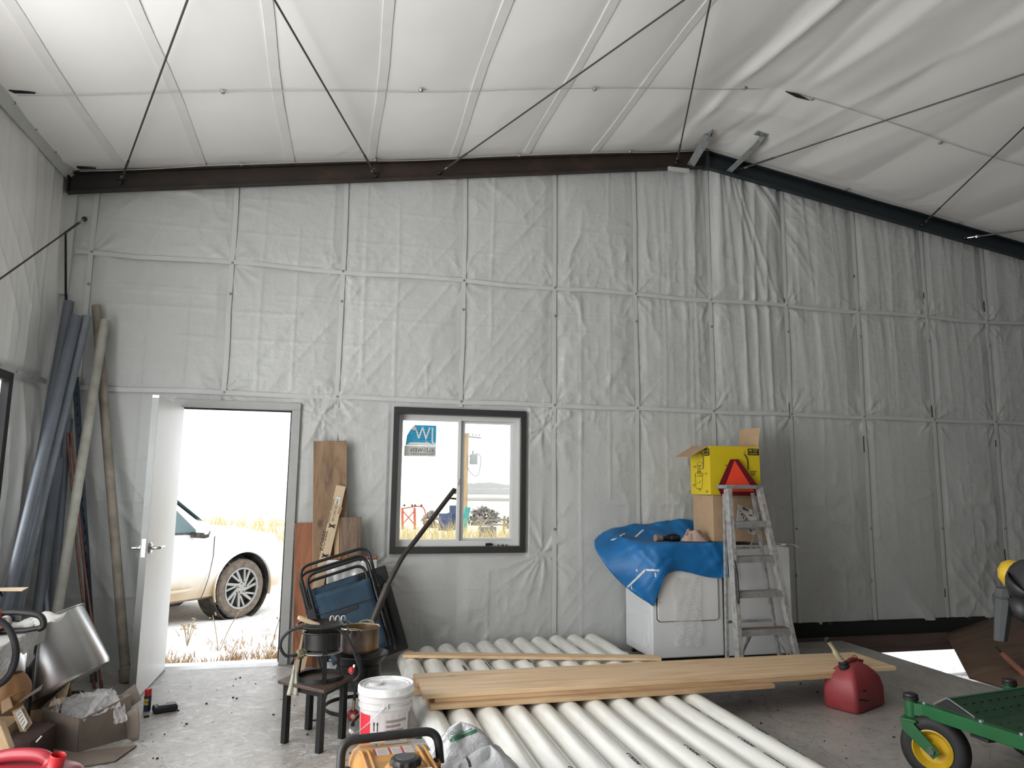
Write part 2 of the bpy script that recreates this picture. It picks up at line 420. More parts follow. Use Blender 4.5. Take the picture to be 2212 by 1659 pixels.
def arc_path(pts, rad=0.05, n=6):
    """polyline with rounded corners"""
    P = [Vector(p) for p in pts]; out = [P[0]]
    for i in range(1, len(P)-1):
        a = P[i-1]-P[i]; b = P[i+1]-P[i]
        d = min(rad, a.length*0.48, b.length*0.48)
        p0 = P[i]+a.normalized()*d; p1 = P[i]+b.normalized()*d
        for k in range(n+1):
            t = k/n; out.append(p0*(1-t)**2+P[i]*2*t*(1-t)+p1*t*t)
    out.append(P[-1]); return out
def smooth_path(pts, n=8):
    """Catmull-Rom"""
    P = [Vector(p) for p in pts]; out = []
    for i in range(len(P)-1):
        a = P[max(i-1, 0)]; b = P[i]; c = P[i+1]; d = P[min(i+2, len(P)-1)]
        for k in range(n):
            t = k/n
            out.append(0.5*((2*b)+(c-a)*t+(2*a-5*b+4*c-d)*t*t+(3*b-a-3*c+d)*t**3))
    out.append(P[-1]); return out

def lettering(text, size, mat, origin, xdir, ydir, parent, name='lettering', align='LEFT', mirror=False, depth=0.0006, world=True, xscale=1.0):
    cu = bpy.data.curves.new('txt', 'FONT'); cu.body = text; cu.size = size; cu.align_x = align; cu.resolution_u = 2
    cu.extrude = depth
    t = bpy.data.objects.new('txt', cu); COL.objects.link(t)
    dg = bpy.context.evaluated_depsgraph_get(); dg.update()
    me = bpy.data.meshes.new_from_object(t.evaluated_get(dg))
    bpy.data.objects.remove(t); bpy.data.curves.remove(cu)
    X = Vector(xdir).normalized(); Y = Vector(ydir); Y = (Y-X*Y.dot(X)).normalized(); Z = X.cross(Y)
    off = Vector((0, 0, 0))
    if world:
        r_ = parent
        while r_.parent is not None: r_ = r_.parent
        off = r_.location
    o_ = Vector(origin)-off
    sgn = -1 if mirror else 1
    for v in me.vertices:
        p = v.co.copy(); v.co = o_+X*p.x*sgn*xscale+Y*p.y+Z*p.z
    me.materials.clear(); me.materials.append(mat); me.name = name
    o = bpy.data.objects.new(name, me); COL.objects.link(o); o.parent = parent
    return o

# value noise on numpy arrays
def vnoise(x, y, seed=0):
    xi = np.floor(x).astype(np.int64); yi = np.floor(y).astype(np.int64)
    xf = x-xi; yf = y-yi
    u = xf*xf*xf*(xf*(xf*6-15)+10); v = yf*yf*yf*(yf*(yf*6-15)+10)
    def h(a, b):
        n = (a*374761393+b*668265263+seed*982451653) & 0x7fffffff
        n = ((n ^ (n >> 13))*1274126177) & 0x7fffffff
        n = n ^ (n >> 16)
        return (n & 0xffff)/65535.0
    return (h(xi, yi)*(1-u)+h(xi+1, yi)*u)*(1-v)+(h(xi, yi+1)*(1-u)+h(xi+1, yi+1)*u)*v
def ridge(x, y, seed=0): return 1-np.abs(2*vnoise(x, y, seed)-1)

def np_grid(name, X, Y, Z, mat, mask=None, parent=None):
    """grid surface from 2-D coordinate arrays; mask marks quads to keep"""
    nr, nc = X.shape
    co = np.stack([X, Y, Z], -1).reshape(-1, 3).astype(np.float32)
    idx = np.arange(nr*nc).reshape(nr, nc)
    q = np.stack([idx[:-1, :-1], idx[:-1, 1:], idx[1:, 1:], idx[1:, :-1]], -1)
    q = q[mask] if mask is not None else q.reshape(-1, 4)
    me = bpy.data.meshes.new(name)
    me.vertices.add(len(co)); me.vertices.foreach_set('co', co.ravel())
    me.loops.add(q.size); me.loops.foreach_set('vertex_index', q.ravel().astype(np.int32))
    me.polygons.add(len(q)); me.polygons.foreach_set('loop_start', np.arange(0, q.size, 4, dtype=np.int32))
    try: me.polygons.foreach_set('loop_total', np.full(len(q), 4, dtype=np.int32))
    except Exception: pass
    me.update(calc_edges=True); me.validate()
    me.polygons.foreach_set('use_smooth', np.ones(len(me.polygons), dtype=bool))
    me.materials.append(mat)
    o = bpy.data.objects.new(name, me); COL.objects.link(o)
    if parent: o.parent = parent
    return o

def lines(a, b, step, extra=()):
    n = max(2, int(round((b-a)/step))+1)
    L = list(np.linspace(a, b, n))
    for e in extra:
        if a < e < b:
            k = int(np.argmin([abs(e-t) for t in L])); L[k] = e
    return np.array(sorted(set(L)))

# ------------------------------------------------------------------ building shell
WX0, WX1, WY, RX, RZ, SL = -2.25, 9.13, 6.287, 3.44, 4.79, 0.157
def roof(x): return RZ-SL*abs(x-RX)
BAT = [-2.02, -0.945, -0.035, 1.035, 1.90, 2.71, 3.50, 4.35, 5.19, 6.045, 6.83, 7.65, 8.45]
ZU, ZL = 3.27, 2.165
DX0, DX1, DZ1 = -1.275, -0.335, 2.085      # door rough opening
WNX0, WNX1, WNZ0, WNZ1 = 0.50, 1.58, 0.90, 2.055   # window opening

def back_wall():
    xs = lines(WX0, WX1, 0.0135, (DX0, DX1, WNX0, WNX1)+tuple(BAT))
    zs = lines(-0.02, 4.80, 0.0135, (DZ1, WNZ0, WNZ1, 0.15))
    X, Z = np.meshgrid(xs, zs)
    top = RZ-SL*np.abs(X-RX)-0.004
    d = np.zeros_like(X)
    # pillows between battens and girts
    b = np.array([WX0]+BAT+[WX1]); k = np.clip(np.searchsorted(b, X)-1, 0, len(b)-2)
    s = (X-b[k])/(b[k+1]-b[k])
    g = np.array([-0.02, ZL, ZU, 5.0]); kk = np.clip(np.searchsorted(g, Z)-1, 0, 2)
    t = (Z-g[kk])/(g[kk+1]-g[kk])
    px = np.sin(np.pi*s); pz = np.sin(np.pi*t)
    d += 0.018*px**0.7*pz**0.6
    # distances to the nearest batten / girt
    db = np.min(np.abs(X[..., None]-np.array(BAT)), -1)
    dg = np.minimum(np.abs(Z-ZL), np.abs(Z-ZU))
    # packing folds: a grid of faint ridges left from the rolled sheet
    wob = 0.012*(vnoise(X*1.5, Z*1.5, 3)-0.5)
    lefty = 1/(1+np.exp((X-3.1)*2.2))
    for zz, a in ((2.62, 1.0), (2.86, .9), (2.98, .6), (3.02, .6), (3.55, .55), (3.85, .5), (2.42, .6), (1.62, .6), (1.28, .8), (0.55, .7), (1.95, .5)):
        amp = a*(0.35+0.65*lefty)*(vnoise(X*1.3+zz*7, Z*0+zz*3, 11) > 0.30)
        d += 0.0075*amp*np.exp(-((Z-zz+wob)/0.011)**2)
    for j, xx in enumerate(np.arange(-1.55, 9, 0.285)):
        amp = (vnoise(X*0+j*3.7, Z*0.9+j*1.9, 12) > 0.42)*(0.5+0.5*lefty)
        d += 0.0062*amp*np.exp(-((X-xx+wob)/0.010)**2)
    # crinkles, soft and everywhere
    w1 = ridge(X*5.5+1.2*vnoise(X*2, Z*2, 5), Z*4.5+1.2*vnoise(X*2+9, Z*2, 6), 21)**3
    w2 = ridge(X*11, Z*9, 22)**3
    patch = np.clip(vnoise(X*0.9, Z*0.9, 23)*1.9-0.55, 0, 1)
    d += patch*(0.013*w1+0.006*w2)+0.003*ridge(X*3.1+vnoise(X*2, Z*2, 7), Z*2.6, 24)**3
    cr = ridge(X*17+2*vnoise(X*4, Z*4, 25), Z*21, 26)**2.5*np.clip(1.15-2.2*t, 0, 1)*(Z > ZL)+ridge(X*15, Z*16, 27)**3*np.clip(vnoise(X*1.4+3, Z*1.1, 28)*2-.8, 0, 1)
    d += 0.0042*cr
    # pull marks running down-right and down-left from fixings
    diag = ridge((X*0.8+Z*0.62)*6.5, (X*0.62-Z*0.8)*0.9, 31)**4
    diag2 = ridge((X*0.8-Z*0.62)*9.0, (X*0.62+Z*0.8)*1.4, 32)**4
    low = np.clip((1.9-Z)/0.9, 0, 1)
    d += 0.020*low*diag*np.clip(vnoise(X*0.8+4, Z*0.9, 33)*1.8-0.5, 0, 1)
    d += 0.009*np.clip(vnoise(X*0.7+14, Z*0.7, 34)*1.9-0.75, 0, 1)*diag2
    # hanging drapes under the ridge and over the right hand half
    right = 1/(1+np.exp(-(X-3.0)*3.0))
    drape = ridge(X*7.5+0.35*vnoise(X*1.2, Z*1.1, 41)*2, Z*0.33, 42)**2.2
    drape2 = ridge(X*13+Z*1.1, Z*0.45, 43)**2.5
    up_ = np.clip((Z-1.2)/2.4, 0.12, 1)
    mid = np.exp(-((X-4.0)/0.9)**2)
    d += right*(0.026*drape+0.013*drape2)*up_*(0.35+0.8*mid)
    fan = ridge(np.arctan2(X-3.62, np.maximum(5.15-Z, 0.05))*17, Z*0.25, 44)**2.4
    d += 0.034*fan*np.exp(-((X-4.05)/0.52)**2)*np.clip((Z-2.9)/0.9, 0, 1)
    # bunched gathers right at the ridge
    d += 0.035*np.exp(-((X-3.33)/0.06)**2)*np.clip((Z-3.5)/0.8, 0, 1)+0.03*np.exp(-((X-3.62)/0.05)**2)*np.clip((Z-3.6)/0.8, 0, 1)
    # puckers round the fixings and against the door and window
    hold = np.clip(db/0.10, 0, 1)*np.clip(dg/0.06, 0.15, 1)
    d *= 0.12+0.88*hold
    for (cx_, cz_, r_) in [(x_, z_, 0.34) for x_ in BAT for z_ in (ZL, ZU)]+[(-0.18, 1.98, .5), (1.80, 0.85, .6), (1.80, 1.95, .45), (0.30, 0.75, .5), (-0.15, 2.02, .4)]:
        dx = X-cx_; dz = Z-cz_; rr = np.sqrt(dx*dx+dz*dz)+1e-6
        sel = rr < r_
        a = np.arctan2(dz, dx)
        m_ = (ridge(a*3.4+cx_*5, rr*2+cz_, 51)**3)*np.clip(rr/0.06, 0, 1)*np.clip(1-rr/r_, 0, 1)
        d += np.where(sel, 0.022*m_, 0)
    # slack corner bulges beside the door
    ed = np.minimum(np.minimum(np.abs(X-DX0)+10*(Z > DZ1), np.abs(X-DX1)+10*(Z > DZ1)), 5)
    d *= np.clip(0.2+ed/0.12, 0, 1)
    inw = (X > WNX0-0.08) & (X < WNX1+0.08) & (Z > WNZ0-0.08) & (Z < WNZ1+0.08)
    d = np.where(inw, d*0.15, d)
    d = 0.075*np.tanh(d/0.075)
    Yv = WY-d
    Zc = np.minimum(Z, top)                       # trim along the roof slope
    Zc = np.where((X > 4.22) & (Zc < 0.15), 0.15, Zc)
    zc = 0.25*(Z[:-1, :-1]+Z[1:, 1:]+Z[:-1, 1:]+Z[1:, :-1]); xc = 0.25*(X[:-1, :-1]+X[1:, 1:]+X[:-1, 1:]+X[1:, :-1])
    keep = ~((xc > DX0) & (xc < DX1) & (zc < DZ1)) & ~((xc > WNX0) & (xc < WNX1) & (zc > WNZ0) & (zc < WNZ1))
    keep &= zc < (RZ-SL*np.abs(xc-RX)-0.004)+0.02
    keep &= ~((xc > 4.22) & (zc < 0.145))
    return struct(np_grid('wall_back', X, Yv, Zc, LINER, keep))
wall_back = back_wall()
for xb in BAT:
    zt = roof(xb)-0.16
    z0 = 2.17 if (-1.30 < xb < -0.3) else (2.12 if 0.45 < xb < 1.63 else 0.16)
    n = 9; P = [(xb+random.uniform(-.006, .006), WY-0.0165+random.uniform(-.002, .002), z0+(zt-z0)*k/(n-1)) for k in range(n)]
    m = MB()
    rings = [[(p[0]-0.019, p[1]+.002, p[2]), (p[0]+0.019, p[1]+.002, p[2]), (p[0]+0.019, p[1]-.002, p[2]), (p[0]-0.019, p[1]-.002, p[2])] for p in P]
    m.loft(rings); m.build('batten_strip', BATTEN, wall_back)
for zz, nm in ((ZU, 'batten_strip'), (ZL, 'batten_strip')):
    n = 26
    rings = []
    for k in range(n):
        x = WX0+0.12+(WX1-WX0-0.16)*k/(n-1); z = zz-(0.012*math.sin(k*1.7) if zz > 3 else 0.006*math.sin(k*2.1)); 
        rings.append([(x, WY-.017, z-.018), (x, WY-.017, z+.018), (x, WY-.021, z+.018), (x, WY-.021, z-.018)])
    m = MB(); m.loft(rings); m.build(nm, BATTEN, wall_back)
m = MB()
for xb in BAT:
    for zz in (ZL, ZU, 1.05, 3.0):
        if zz == 1.05 and (xb < 1.7): continue
        m.lathe([(0, .010), (0.007, .009), (0.011, 0.003), (0.013, 0)], (xb+.003, WY-.020, zz+.005), (0, -1, 0), 8)
tag(m.build('screw_heads', SCREW, wall_back), kind='stuff')
# black strips painting the shade in slits beside the right hand battens
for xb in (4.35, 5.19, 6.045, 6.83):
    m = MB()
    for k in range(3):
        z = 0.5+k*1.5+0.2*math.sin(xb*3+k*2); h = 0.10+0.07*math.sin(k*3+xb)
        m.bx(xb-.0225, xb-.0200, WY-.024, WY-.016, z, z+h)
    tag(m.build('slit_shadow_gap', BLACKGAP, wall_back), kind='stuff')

# dark strip, sill board and gap below the liner on the right
o = MB().bx(4.20, WX1, WY-0.02, WY+0.10, 0.015, 0.17).build('baseboard_back', BLACKGAP); struct(o)
o = MB().bx(4.20, WX1, WY-0.05, WY+0.08, -0.13, 0.03).build('trim_1', GIRDWOOD); struct(o)

def left_wall():
    ys = np.concatenate([lines(-4.5, 3.9, 0.6, (0.30,)), lines(3.95, WY, 0.014, (4.14, 5.50))])
    zs = lines(0.0, 3.93, 0.0145, (0.95, 2.10, 3.40))
    Yv, Z = np.meshgrid(ys, zs)
    d = 0.02*np.abs(np.sin(np.pi*Yv/0.86))*np.sin(np.pi*np.clip((Z-2.18)/1.75, 0, 1))
    fine = Yv > 2.9
    w = ridge(Yv*6+0.8*vnoise(Yv*1.5, Z*1.2, 61), Z*0.55, 62)**2.2
    w2 = ridge(Yv*12+Z*1.3, Z*0.8, 63)**2.6
    low = np.clip((2.2-Z)/0.5, 0, 1)
    d += fine*(0.012+0.016*low)*w+fine*0.007*w2*(0.4+low)
    arc = ridge((Yv*0.75+Z*0.66)*5.0, (Yv*.66-Z*.75)*0.8, 64)**3
    d += fine*0.012*arc*np.clip(vnoise(Yv*1.1, Z*1.1, 65)*1.8-.5, 0, 1)
    d += fine*0.07*low*np.clip((Yv-5.2)/1.0, 0, 1)*(1-np.clip((Yv-6.05)/0.2, 0, 1))*np.clip(Z/1.2, 0, 1)
    d *= np.where(np.abs(Z-2.185) < 0.05, 0.3, 1.0)
    X = WX0+d
    yc = 0.25*(Yv[:-1, :-1]+Yv[1:, 1:]+Yv[:-1, 1:]+Yv[1:, :-1]); zc = 0.25*(Z[:-1, :-1]+Z[1:, 1:]+Z[:-1, 1:]+Z[1:, :-1])
    keep = ~((yc > 0.30) & (yc < 3.95) & (zc < 3.40)) & ~((yc > 4.14) & (yc < 5.50) & (zc > 0.95) & (zc < 2.10))
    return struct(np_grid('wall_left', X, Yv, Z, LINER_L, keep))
wall_left = left_wall()
MB().bx(WX0+.03, WX0+.045, 3.97, WY-.12, 2.165, 2.205).build('batten_strip', BATTEN, wall_left)
m = MB()
for k in range(9):
    m.lathe([(0, .010), (0.007, .009), (0.011, 0.003), (0.013, 0)], (WX0+.045, 4.05+k*0.26, 2.185), (1, 0, 0), 8)
tag(m.build('screw_heads', SCREW, wall_left), kind='stuff')
# eave flashing along the top of the left wall
ev = struct(MB().prism([(WX0+.02, -4.5, 3.84), (WX0+.05, -4.5, 3.86), (WX0+.11, -4.5, 3.925), (WX0+.02, -4.5, 3.95)], (0, 4.5+WY-0.02, 0)).build('trim_2', BATTEN))
m = MB()
for k in range(6):
    m.lathe([(0, .008), (0.010, .006), (0.014, 0)], (WX0+.075, 4.35+k*0.36, 3.887), (0.8, 0, -0.6), 8)
tag(m.build('screw_heads', SCREW, ev), kind='stuff')
# corner flashing
struct(MB().bx(WX0+.0, WX0+.10, WY-.055, WY-.02, 2.9, 3.75).build('trim_3', BATTEN))
struct(MB().prism([(WX0+.04, WY-.07, 3.40), (WX0+.115, WY-.07, 2.55), (WX0+.13, WY-.07, 2.55), (WX0+.05, WY-.07, 3.40)], (0, .02, 0)).build('corner_gap_shade', BLACKGAP))  # black sliver standing in for the shade in the corner gap

DARKWALL = M('dark_unseen_wall', (0.10, 0.095, 0.09), 0.7, var=.3, scale=2)  # finish of the unseen walls, made dark to hold down bounced light
wall_right = struct(MB().bx(WX1, WX1+.06, -4.6, WY+.1, -.4, 3.95).build('wall_right', DARKWALL))
m = MB().bx(WX0-.05, -2.0, -4.6, -4.5, 0, 3.8).bx(0.5, WX1+.05, -4.6, -4.5, 0, 3.8).bx(-2.0, 0.5, -4.6, -4.5, 2.5, 3.8)  # opening in this unseen wall was added to let daylight in
m.prism([(WX0-.05, -4.5, 3.7), (WX1+.05, -4.5, 3.7), (RX, -4.5, 4.85)], (0, -.1, 0))
struct(m.build('wall_front', DARKWALL))

def ceiling():
    xs = lines(WX0, WX1, 0.03, (RX,))
    ys = np.concatenate([lines(-4.5, 2.9, 0.8), lines(3.0, WY, 0.022, (4.94, 6.10))])
    X, Yv = np.meshgrid(xs, ys)
    z = RZ-SL*np.abs(X-RX)
    fine = (Yv > 2.95)*1.0
    seams = np.array([-2.6, -1.82, -1.2, -0.52, 0.18, 0.89, 1.58, 2.24, 2.95, 3.6, 4.3, 5.0, 5.75, 6.5, 7.2, 7.9, 8.6, 9.3])
    k = np.clip(np.searchsorted(seams, X)-1, 0, len(seams)-2)
    s = (X-seams[k])/(seams[k+1]-seams[k])
    yb = np.array([-4.7, 2.4, 3.72, 4.94, 6.10, 6.5]); kk = np.clip(np.searchsorted(yb, Yv)-1, 0, 4)
    t = (Yv-yb[kk])/(yb[kk+1]-yb[kk])
    sag = 0.022*np.sin(np.pi*s)**0.9*(0.55+0.45*np.sin(np.pi*t))*fine
    hold = np.clip(np.abs(Yv-4.94)/0.2, 0, 1)*np.clip(np.abs(Yv-6.1)/0.12, 0, 1)
        # loose drapes along the ridge
    rr = np.exp(-((X-3.35)/0.55)**2)
    sag += fine*rr*(0.075*ridge((X+0.07*np.sin(Yv*1.5))*3.1, Yv*0.12, 71)**1.7)*(0.35+0.65*np.clip(np.abs(Yv-4.94)/0.3, 0, 1))*np.clip((5.75-Yv)/0.5, 0.12, 1)
    sag += fine*0.012*np.exp(-((X-4.2)/1.5)**2)*ridge(X*2.2+Yv*0.5, Yv*0.2, 72)**2
    # puckers against the gable strap
    pk = ridge((X+Yv*0.9)*7.5, Yv*0.8, 73)**3
    sag += fine*0.010*pk*np.exp(-((Yv-6.0)/0.16)**2)*np.clip(vnoise(X*1.5, Yv*0, 74)*2.2-1.0, 0, 1)
    sag += fine*0.0025*ridge(X*3, Yv*2.2, 75)**3
    sag *= np.clip((6.17-Yv)/0.22, 0, 1)
    return struct(np_grid('ceiling', X, Yv, z-sag, CEIL))
ceil = ceiling()
for x in (-1.82, -1.2, -0.52, 0.18, 0.89, 1.58, 2.24):
    w = 0.032 if x < RX else 0.02
    rings = []
    for k in range(9):
        y = 2.2+(WY-0.15-2.2)*k/8; xx = x+0.012*math.sin(k*1.3+x*5)
        rings.append([(xx-w, y, roof(xx-w)-.003), (xx+w, y, roof(xx+w)-.003), (xx+w, y, roof(xx+w)-.011), (xx-w, y, roof(xx-w)-.011)])
    MB().loft(rings).build('seam_tape', CEILTAPE, ceil)
for y0 in (4.94, 6.10):
    for xa, xb in ((WX0+.14, RX), (RX, WX1)):
        pts = []
        n = 24
        for k in range(n+1):
            x = xa+(xb-xa)*k/n
            pts.append((x, y0+0.018*math.sin(x*2.6), roof(x)-0.030-0.006*abs(math.sin(x*2.6))))
        MB().tube(pts, 0.0035, 6).build('support_wire', STRAPW, ceil)
m = MB()
for x, y in ((-0.88, 4.94), (0.47, 4.94), (1.82, 4.95), (3.13, 4.95), (3.77, 4.95), (5.09, 4.99), (6.4, 4.98), (-0.9, 6.1), (0.2, 6.1), (1.5, 6.1), (2.6, 6.1), (5.0, 6.1), (6.4, 6.1)):
    m.lathe([(0, .014), (0.012, .012), (0.018, 0.002), (0.020, 0)], (x, y, roof(x)-.028), (0, 0, -1), 8)
tag(m.build('screw_heads', SCREW, ceil), kind='stuff')
# two slits where the liner gapes at the wire
MB().prism([(3.50, 4.93, roof(3.5)-.05), (3.62, 4.955, roof(3.6)-.055), (3.74, 4.945, roof(3.74)-.05), (3.62, 4.925, roof(3.6)-.05)], (0, 0, -.008)).build('gaping_slit', BLACKGAP, ceil)
MB().prism([(WX0+.10, 4.92, 3.905), (WX0+.24, 4.95, 3.92), (WX0+.12, 4.96, 3.91)], (0, 0, -.012)).build('gaping_slit', BLACKGAP, ceil)
MB().prism([(WX0+.13, 6.07, 3.905), (WX0+.26, 6.095, 3.92), (WX0+.14, 6.11, 3.91)], (0, 0, -.012)).build('gaping_slit', BLACKGAP, ceil)

# floor: two slab pours with an open joint, ending over the pit on the right
floor = MB().bx(WX0-.1, 3.615, 0.0, WY+.12, -.38, 0).build('floor', CONC); struct(floor)
MB().bx(3.623, 4.77, 0.0, WY-.02, -.38, 0).build('slab', CONC, floor)
MB().bx(WX0-.1, WX1+.05, -4.6, -.008, -.38, 0).build('slab', CONC, floor)

# ------------------------------------------------------------------ door, windows, roof steel
d1 = thing('door_1', None, None, (-0.8, WY, 0)); struct(d1)
fy0, fy1 = WY-.045, WY+.10
MB().bx(-1.305, -1.262, fy0, fy1, 0, 2.04).build('jamb', FRAMEGREY, d1, 0.003)
MB().bx(-0.394, -0.325, fy0, fy1, 0, 2.04).build('jamb', FRAMEGREY, d1, 0.003)
MB().bx(-1.305, -0.325, fy0, fy1, 2.04, 2.10).build('head_jamb', FRAMEGREY, d1, 0.003)
m = MB().bx(-0.408, -0.394, WY+.03, WY+.05, 0.02, 2.04).bx(-1.262, -1.248, WY+.03, WY+.05, 0.02, 2.04).bx(-1.262, -.394, WY+.03, WY+.05, 2.026, 2.04)
m.build('weather_strip', BLACKPL, d1)
MB().prism([(-1.262, WY-.06, 0), (-1.262, WY+.10, 0), (-1.262, WY+.08, .022), (-1.262, WY-.03, .022)], (0.868, 0, 0)).build('threshold', ALUM, d1)
m = MB()
for z in (0.98, 1.10): m.cyl((-0.330, WY-.046, z), (-0.330, WY-.05, z), .007, 8)
m.build('screw', SCREW, d1)
leaf = MB().bx(-1.272, -1.228, 5.395, 6.245, 0.012, 2.03).build('door_leaf', DOORWHITE, d1, 0.002)
MB().bx(-1.2715, -1.2285, 5.3935, 5.396, 0.03, 2.01).build('edge_channel', EDGEGREY, leaf)
MB().bx(-1.262, -1.238, 5.391, 5.3945, 0.93, 1.05).build('latch_plate', CHROME, leaf)
MB().bx(-1.256, -1.244, 5.384, 5.392, 0.98, 1.00).build('latch_bolt', CHROME, leaf)
for s in (-1, 1):
    xa = -1.228 if s > 0 else -1.272
    lv = MB().lathe([(0, .0), (.036, 0), (.038, .006), (.033, .014), (.014, .016), (.012, .03), (0, .03)], (xa, 5.465, .985), (s, 0, 0), 24).build('rose', CHROME, leaf)
    MB().tube(smooth_path([(xa+s*.02, 5.465, .985), (xa+s*.058, 5.465, .985), (xa+s*.066, 5.49, .985), (xa+s*.064, 5.585, .983)], 6), .0105, 10).build('lever_handle', CHROME, leaf)
MB().bx(-1.275, -1.225, 5.40, 6.24, 0.006, .014).build('door_sweep', FRAMEGREY, leaf)
m = MB()
for z in (0.25, 1.05, 1.85): m.cyl((-1.262, 6.235, z-.05), (-1.262, 6.235, z+.05), .009, 10)
m.build('hinge_knuckles', CHROME, d1)

def window(name, x0, x1, z0, z1, ytrim):
    w = thing(name, None, None, ((x0+x1)/2, ytrim, z0)); struct(w)
    T = 0.055; xo0, xo1, zo0, zo1 = x0-.05, x1+.05, z0-.045, z1+.045
    MB().bx(xo0, xo1, ytrim-.045, ytrim-.01, zo1-T, zo1).build('trim_board', DARKTRIM, w, .002)
    MB().bx(xo0, xo1, ytrim-.045, ytrim-.01, zo0, zo0+T).build('trim_board', DARKTRIM, w, .002)
    MB().bx(xo0, xo0+T-.008, ytrim-.044, ytrim-.01, zo0+T, zo1-T).build('trim_board', DARKTRIM, w, .002)
    MB().bx(xo1-T+.008, xo1, ytrim-.044, ytrim-.01, zo0+T, zo1-T).build('trim_board', DARKTRIM, w, .002)
    a, b = xo0+T-.008, xo1-T+.008; c, d = zo0+T, zo1-T
    y1 = ytrim+.15
    MB().bx(a-.01, a, ytrim-.03, y1, c, d).build('reveal', FRAMEGREY, w)
    MB().bx(b, b+.01, ytrim-.03, y1, c, d).build('reveal', FRAMEGREY, w)
    MB().bx(a, b, ytrim-.03, y1, d, d+.01).build('reveal', DARKTRIM, w)
    MB().bx(a, b, ytrim-.035, y1, c-.012, c).build('sill', FRAMEGREY, w)
    # vinyl slider: outer frame, operating sash at left, fixed pane at right
    y = ytrim+.05; f = .045
    m = MB().bx(a, a+f*.6, y, y+.07, c+f, d-f*.9).bx(b-f, b, y, y+.07, c+f, d-f*.9).bx(a, b, y, y+.07, d-f*.9, d).bx(a, b, y, y+.07, c, c+f)
    m.build('window_frame', VINYL, w)
    mx = a+(b-a)*.5
    g = .030
    zs0, zs1 = c+f*.6+g, d-f*.6-g*.8
    sash = MB().bx(a+.028, a+.028+g*.4, y+.002, y+.034, zs0, zs1).bx(mx-.012, mx+.012, y-.004, y+.036, c+f*.6, d-f*.6).bx(a+.028, mx-.012, y-.003, y+.034, c+f*.6, zs0).bx(a+.028, mx-.012, y-.003, y+.034, zs1, d-f*.6).build('sliding_sash', VINYL, w)
    MB().bx(a+.03, mx-.005, y+.018, y+.022, c+f+.005, d-f+.002).build('pane', WGLASS, sash)
    MB().tube(smooth_path([(mx-.004, y+.004, (c+d)/2+.01), (mx-.004, y-.014, (c+d)/2), (mx-.008, y-.016, (c+d)/2-.03), (mx-.004, y+.004, (c+d)/2-.045)], 5), .005, 8).build('sash_latch', VINYL, sash)
    zf0, zf1 = c+f+.020, d-f*.9-.020
    fx = MB().bx(mx+.013, mx+.055, y+.0375, y+.066, c+f+.001, d-f*.9-.001).bx(b-f-.022, b-f-.001, y+.0375, y+.066, c+f+.001, d-f*.9-.001).bx(mx+.055, b-f-.022, y+.0375, y+.066, c+f+.001, zf0).bx(mx+.055, b-f-.022, y+.0375, y+.066, zf1, d-f*.9-.001).build('fixed_sash', VINYL, w)
    MB().bx(mx+.05, b-f-.01, y+.05, y+.054, c+f+.02, d-f-.02).build('pane', WGLASS, fx)
    return w, (a, b, c, d, y, mx), sash
w1, WD, sash1 = window('window_1', WNX0, WNX1, WNZ0, WNZ1, WY)
a, b, c, d, y, mx = WD
# maker's sticker on the left pane, read from behind
STKBLUE = M('sticker_blue', (0.03, 0.36, 0.62), 0.5, var=0.2, scale=30)
STKGREY = M('sticker_grey', (0.62, 0.62, 0.57), 0.6, var=0.15, scale=30)
STKWHITE = M('sticker_white', (0.75, 0.77, 0.78), 0.6)
STKINK = M('sticker_ink', (0.05, 0.07, 0.10), 0.6)
ys = y+.016
st = MB().prism([(.565, ys, 1.775), (.832, ys, 1.775), (.832, ys, 1.955), (.64, ys, 1.955), (.605, ys-.004, 1.915), (.575, ys-.004, 1.86)], (0, -.0015, 0)).build('sticker', STKBLUE, w1)
st['label'] = 'blue maker sticker with a curled corner, read from behind'
MB().bx(.556, .832, ys-.002, ys, 1.682, 1.772).build('sticker_band', STKGREY, st)
MB().prism([(.64, ys-.002, 1.957), (.605, ys-.006, 1.916), (.655, ys-.012, 1.905)], (0, -.001, 0)).build('curled_corner', STKGREY, st)
MB().prism([(.60, ys-.002, 1.80), (.70, ys-.002, 1.83), (.80, ys-.002, 1.79), (.832, ys-.002, 1.80), (.832, ys-.002, 1.774), (.566, ys-.002, 1.774)], (0, -.0008, 0)).build('white_swoosh', STKWHITE, st)
lettering('JW', .165, STKWHITE, (.815, ys-.003, 1.825), (1, 0, 0), (0, 0, 1), st, mirror=True, xscale=.82)
for k in range(4):
    MB().bx(.60+.01*k, .805, ys-.0035, ys-.003, 1.832+.022*k, 1.836+.022*k).build('print', STKINK, st)
lettering('JELD-WEN', .050, STKINK, (.822, ys-.003, 1.718), (1, 0, 0), (0, 0, 1), st, mirror=True, xscale=.92)
lettering('WINDOWS & DOORS', .021, STKINK, (.82, ys-.003, 1.694), (1, 0, 0), (0, 0, 1), st, mirror=True)
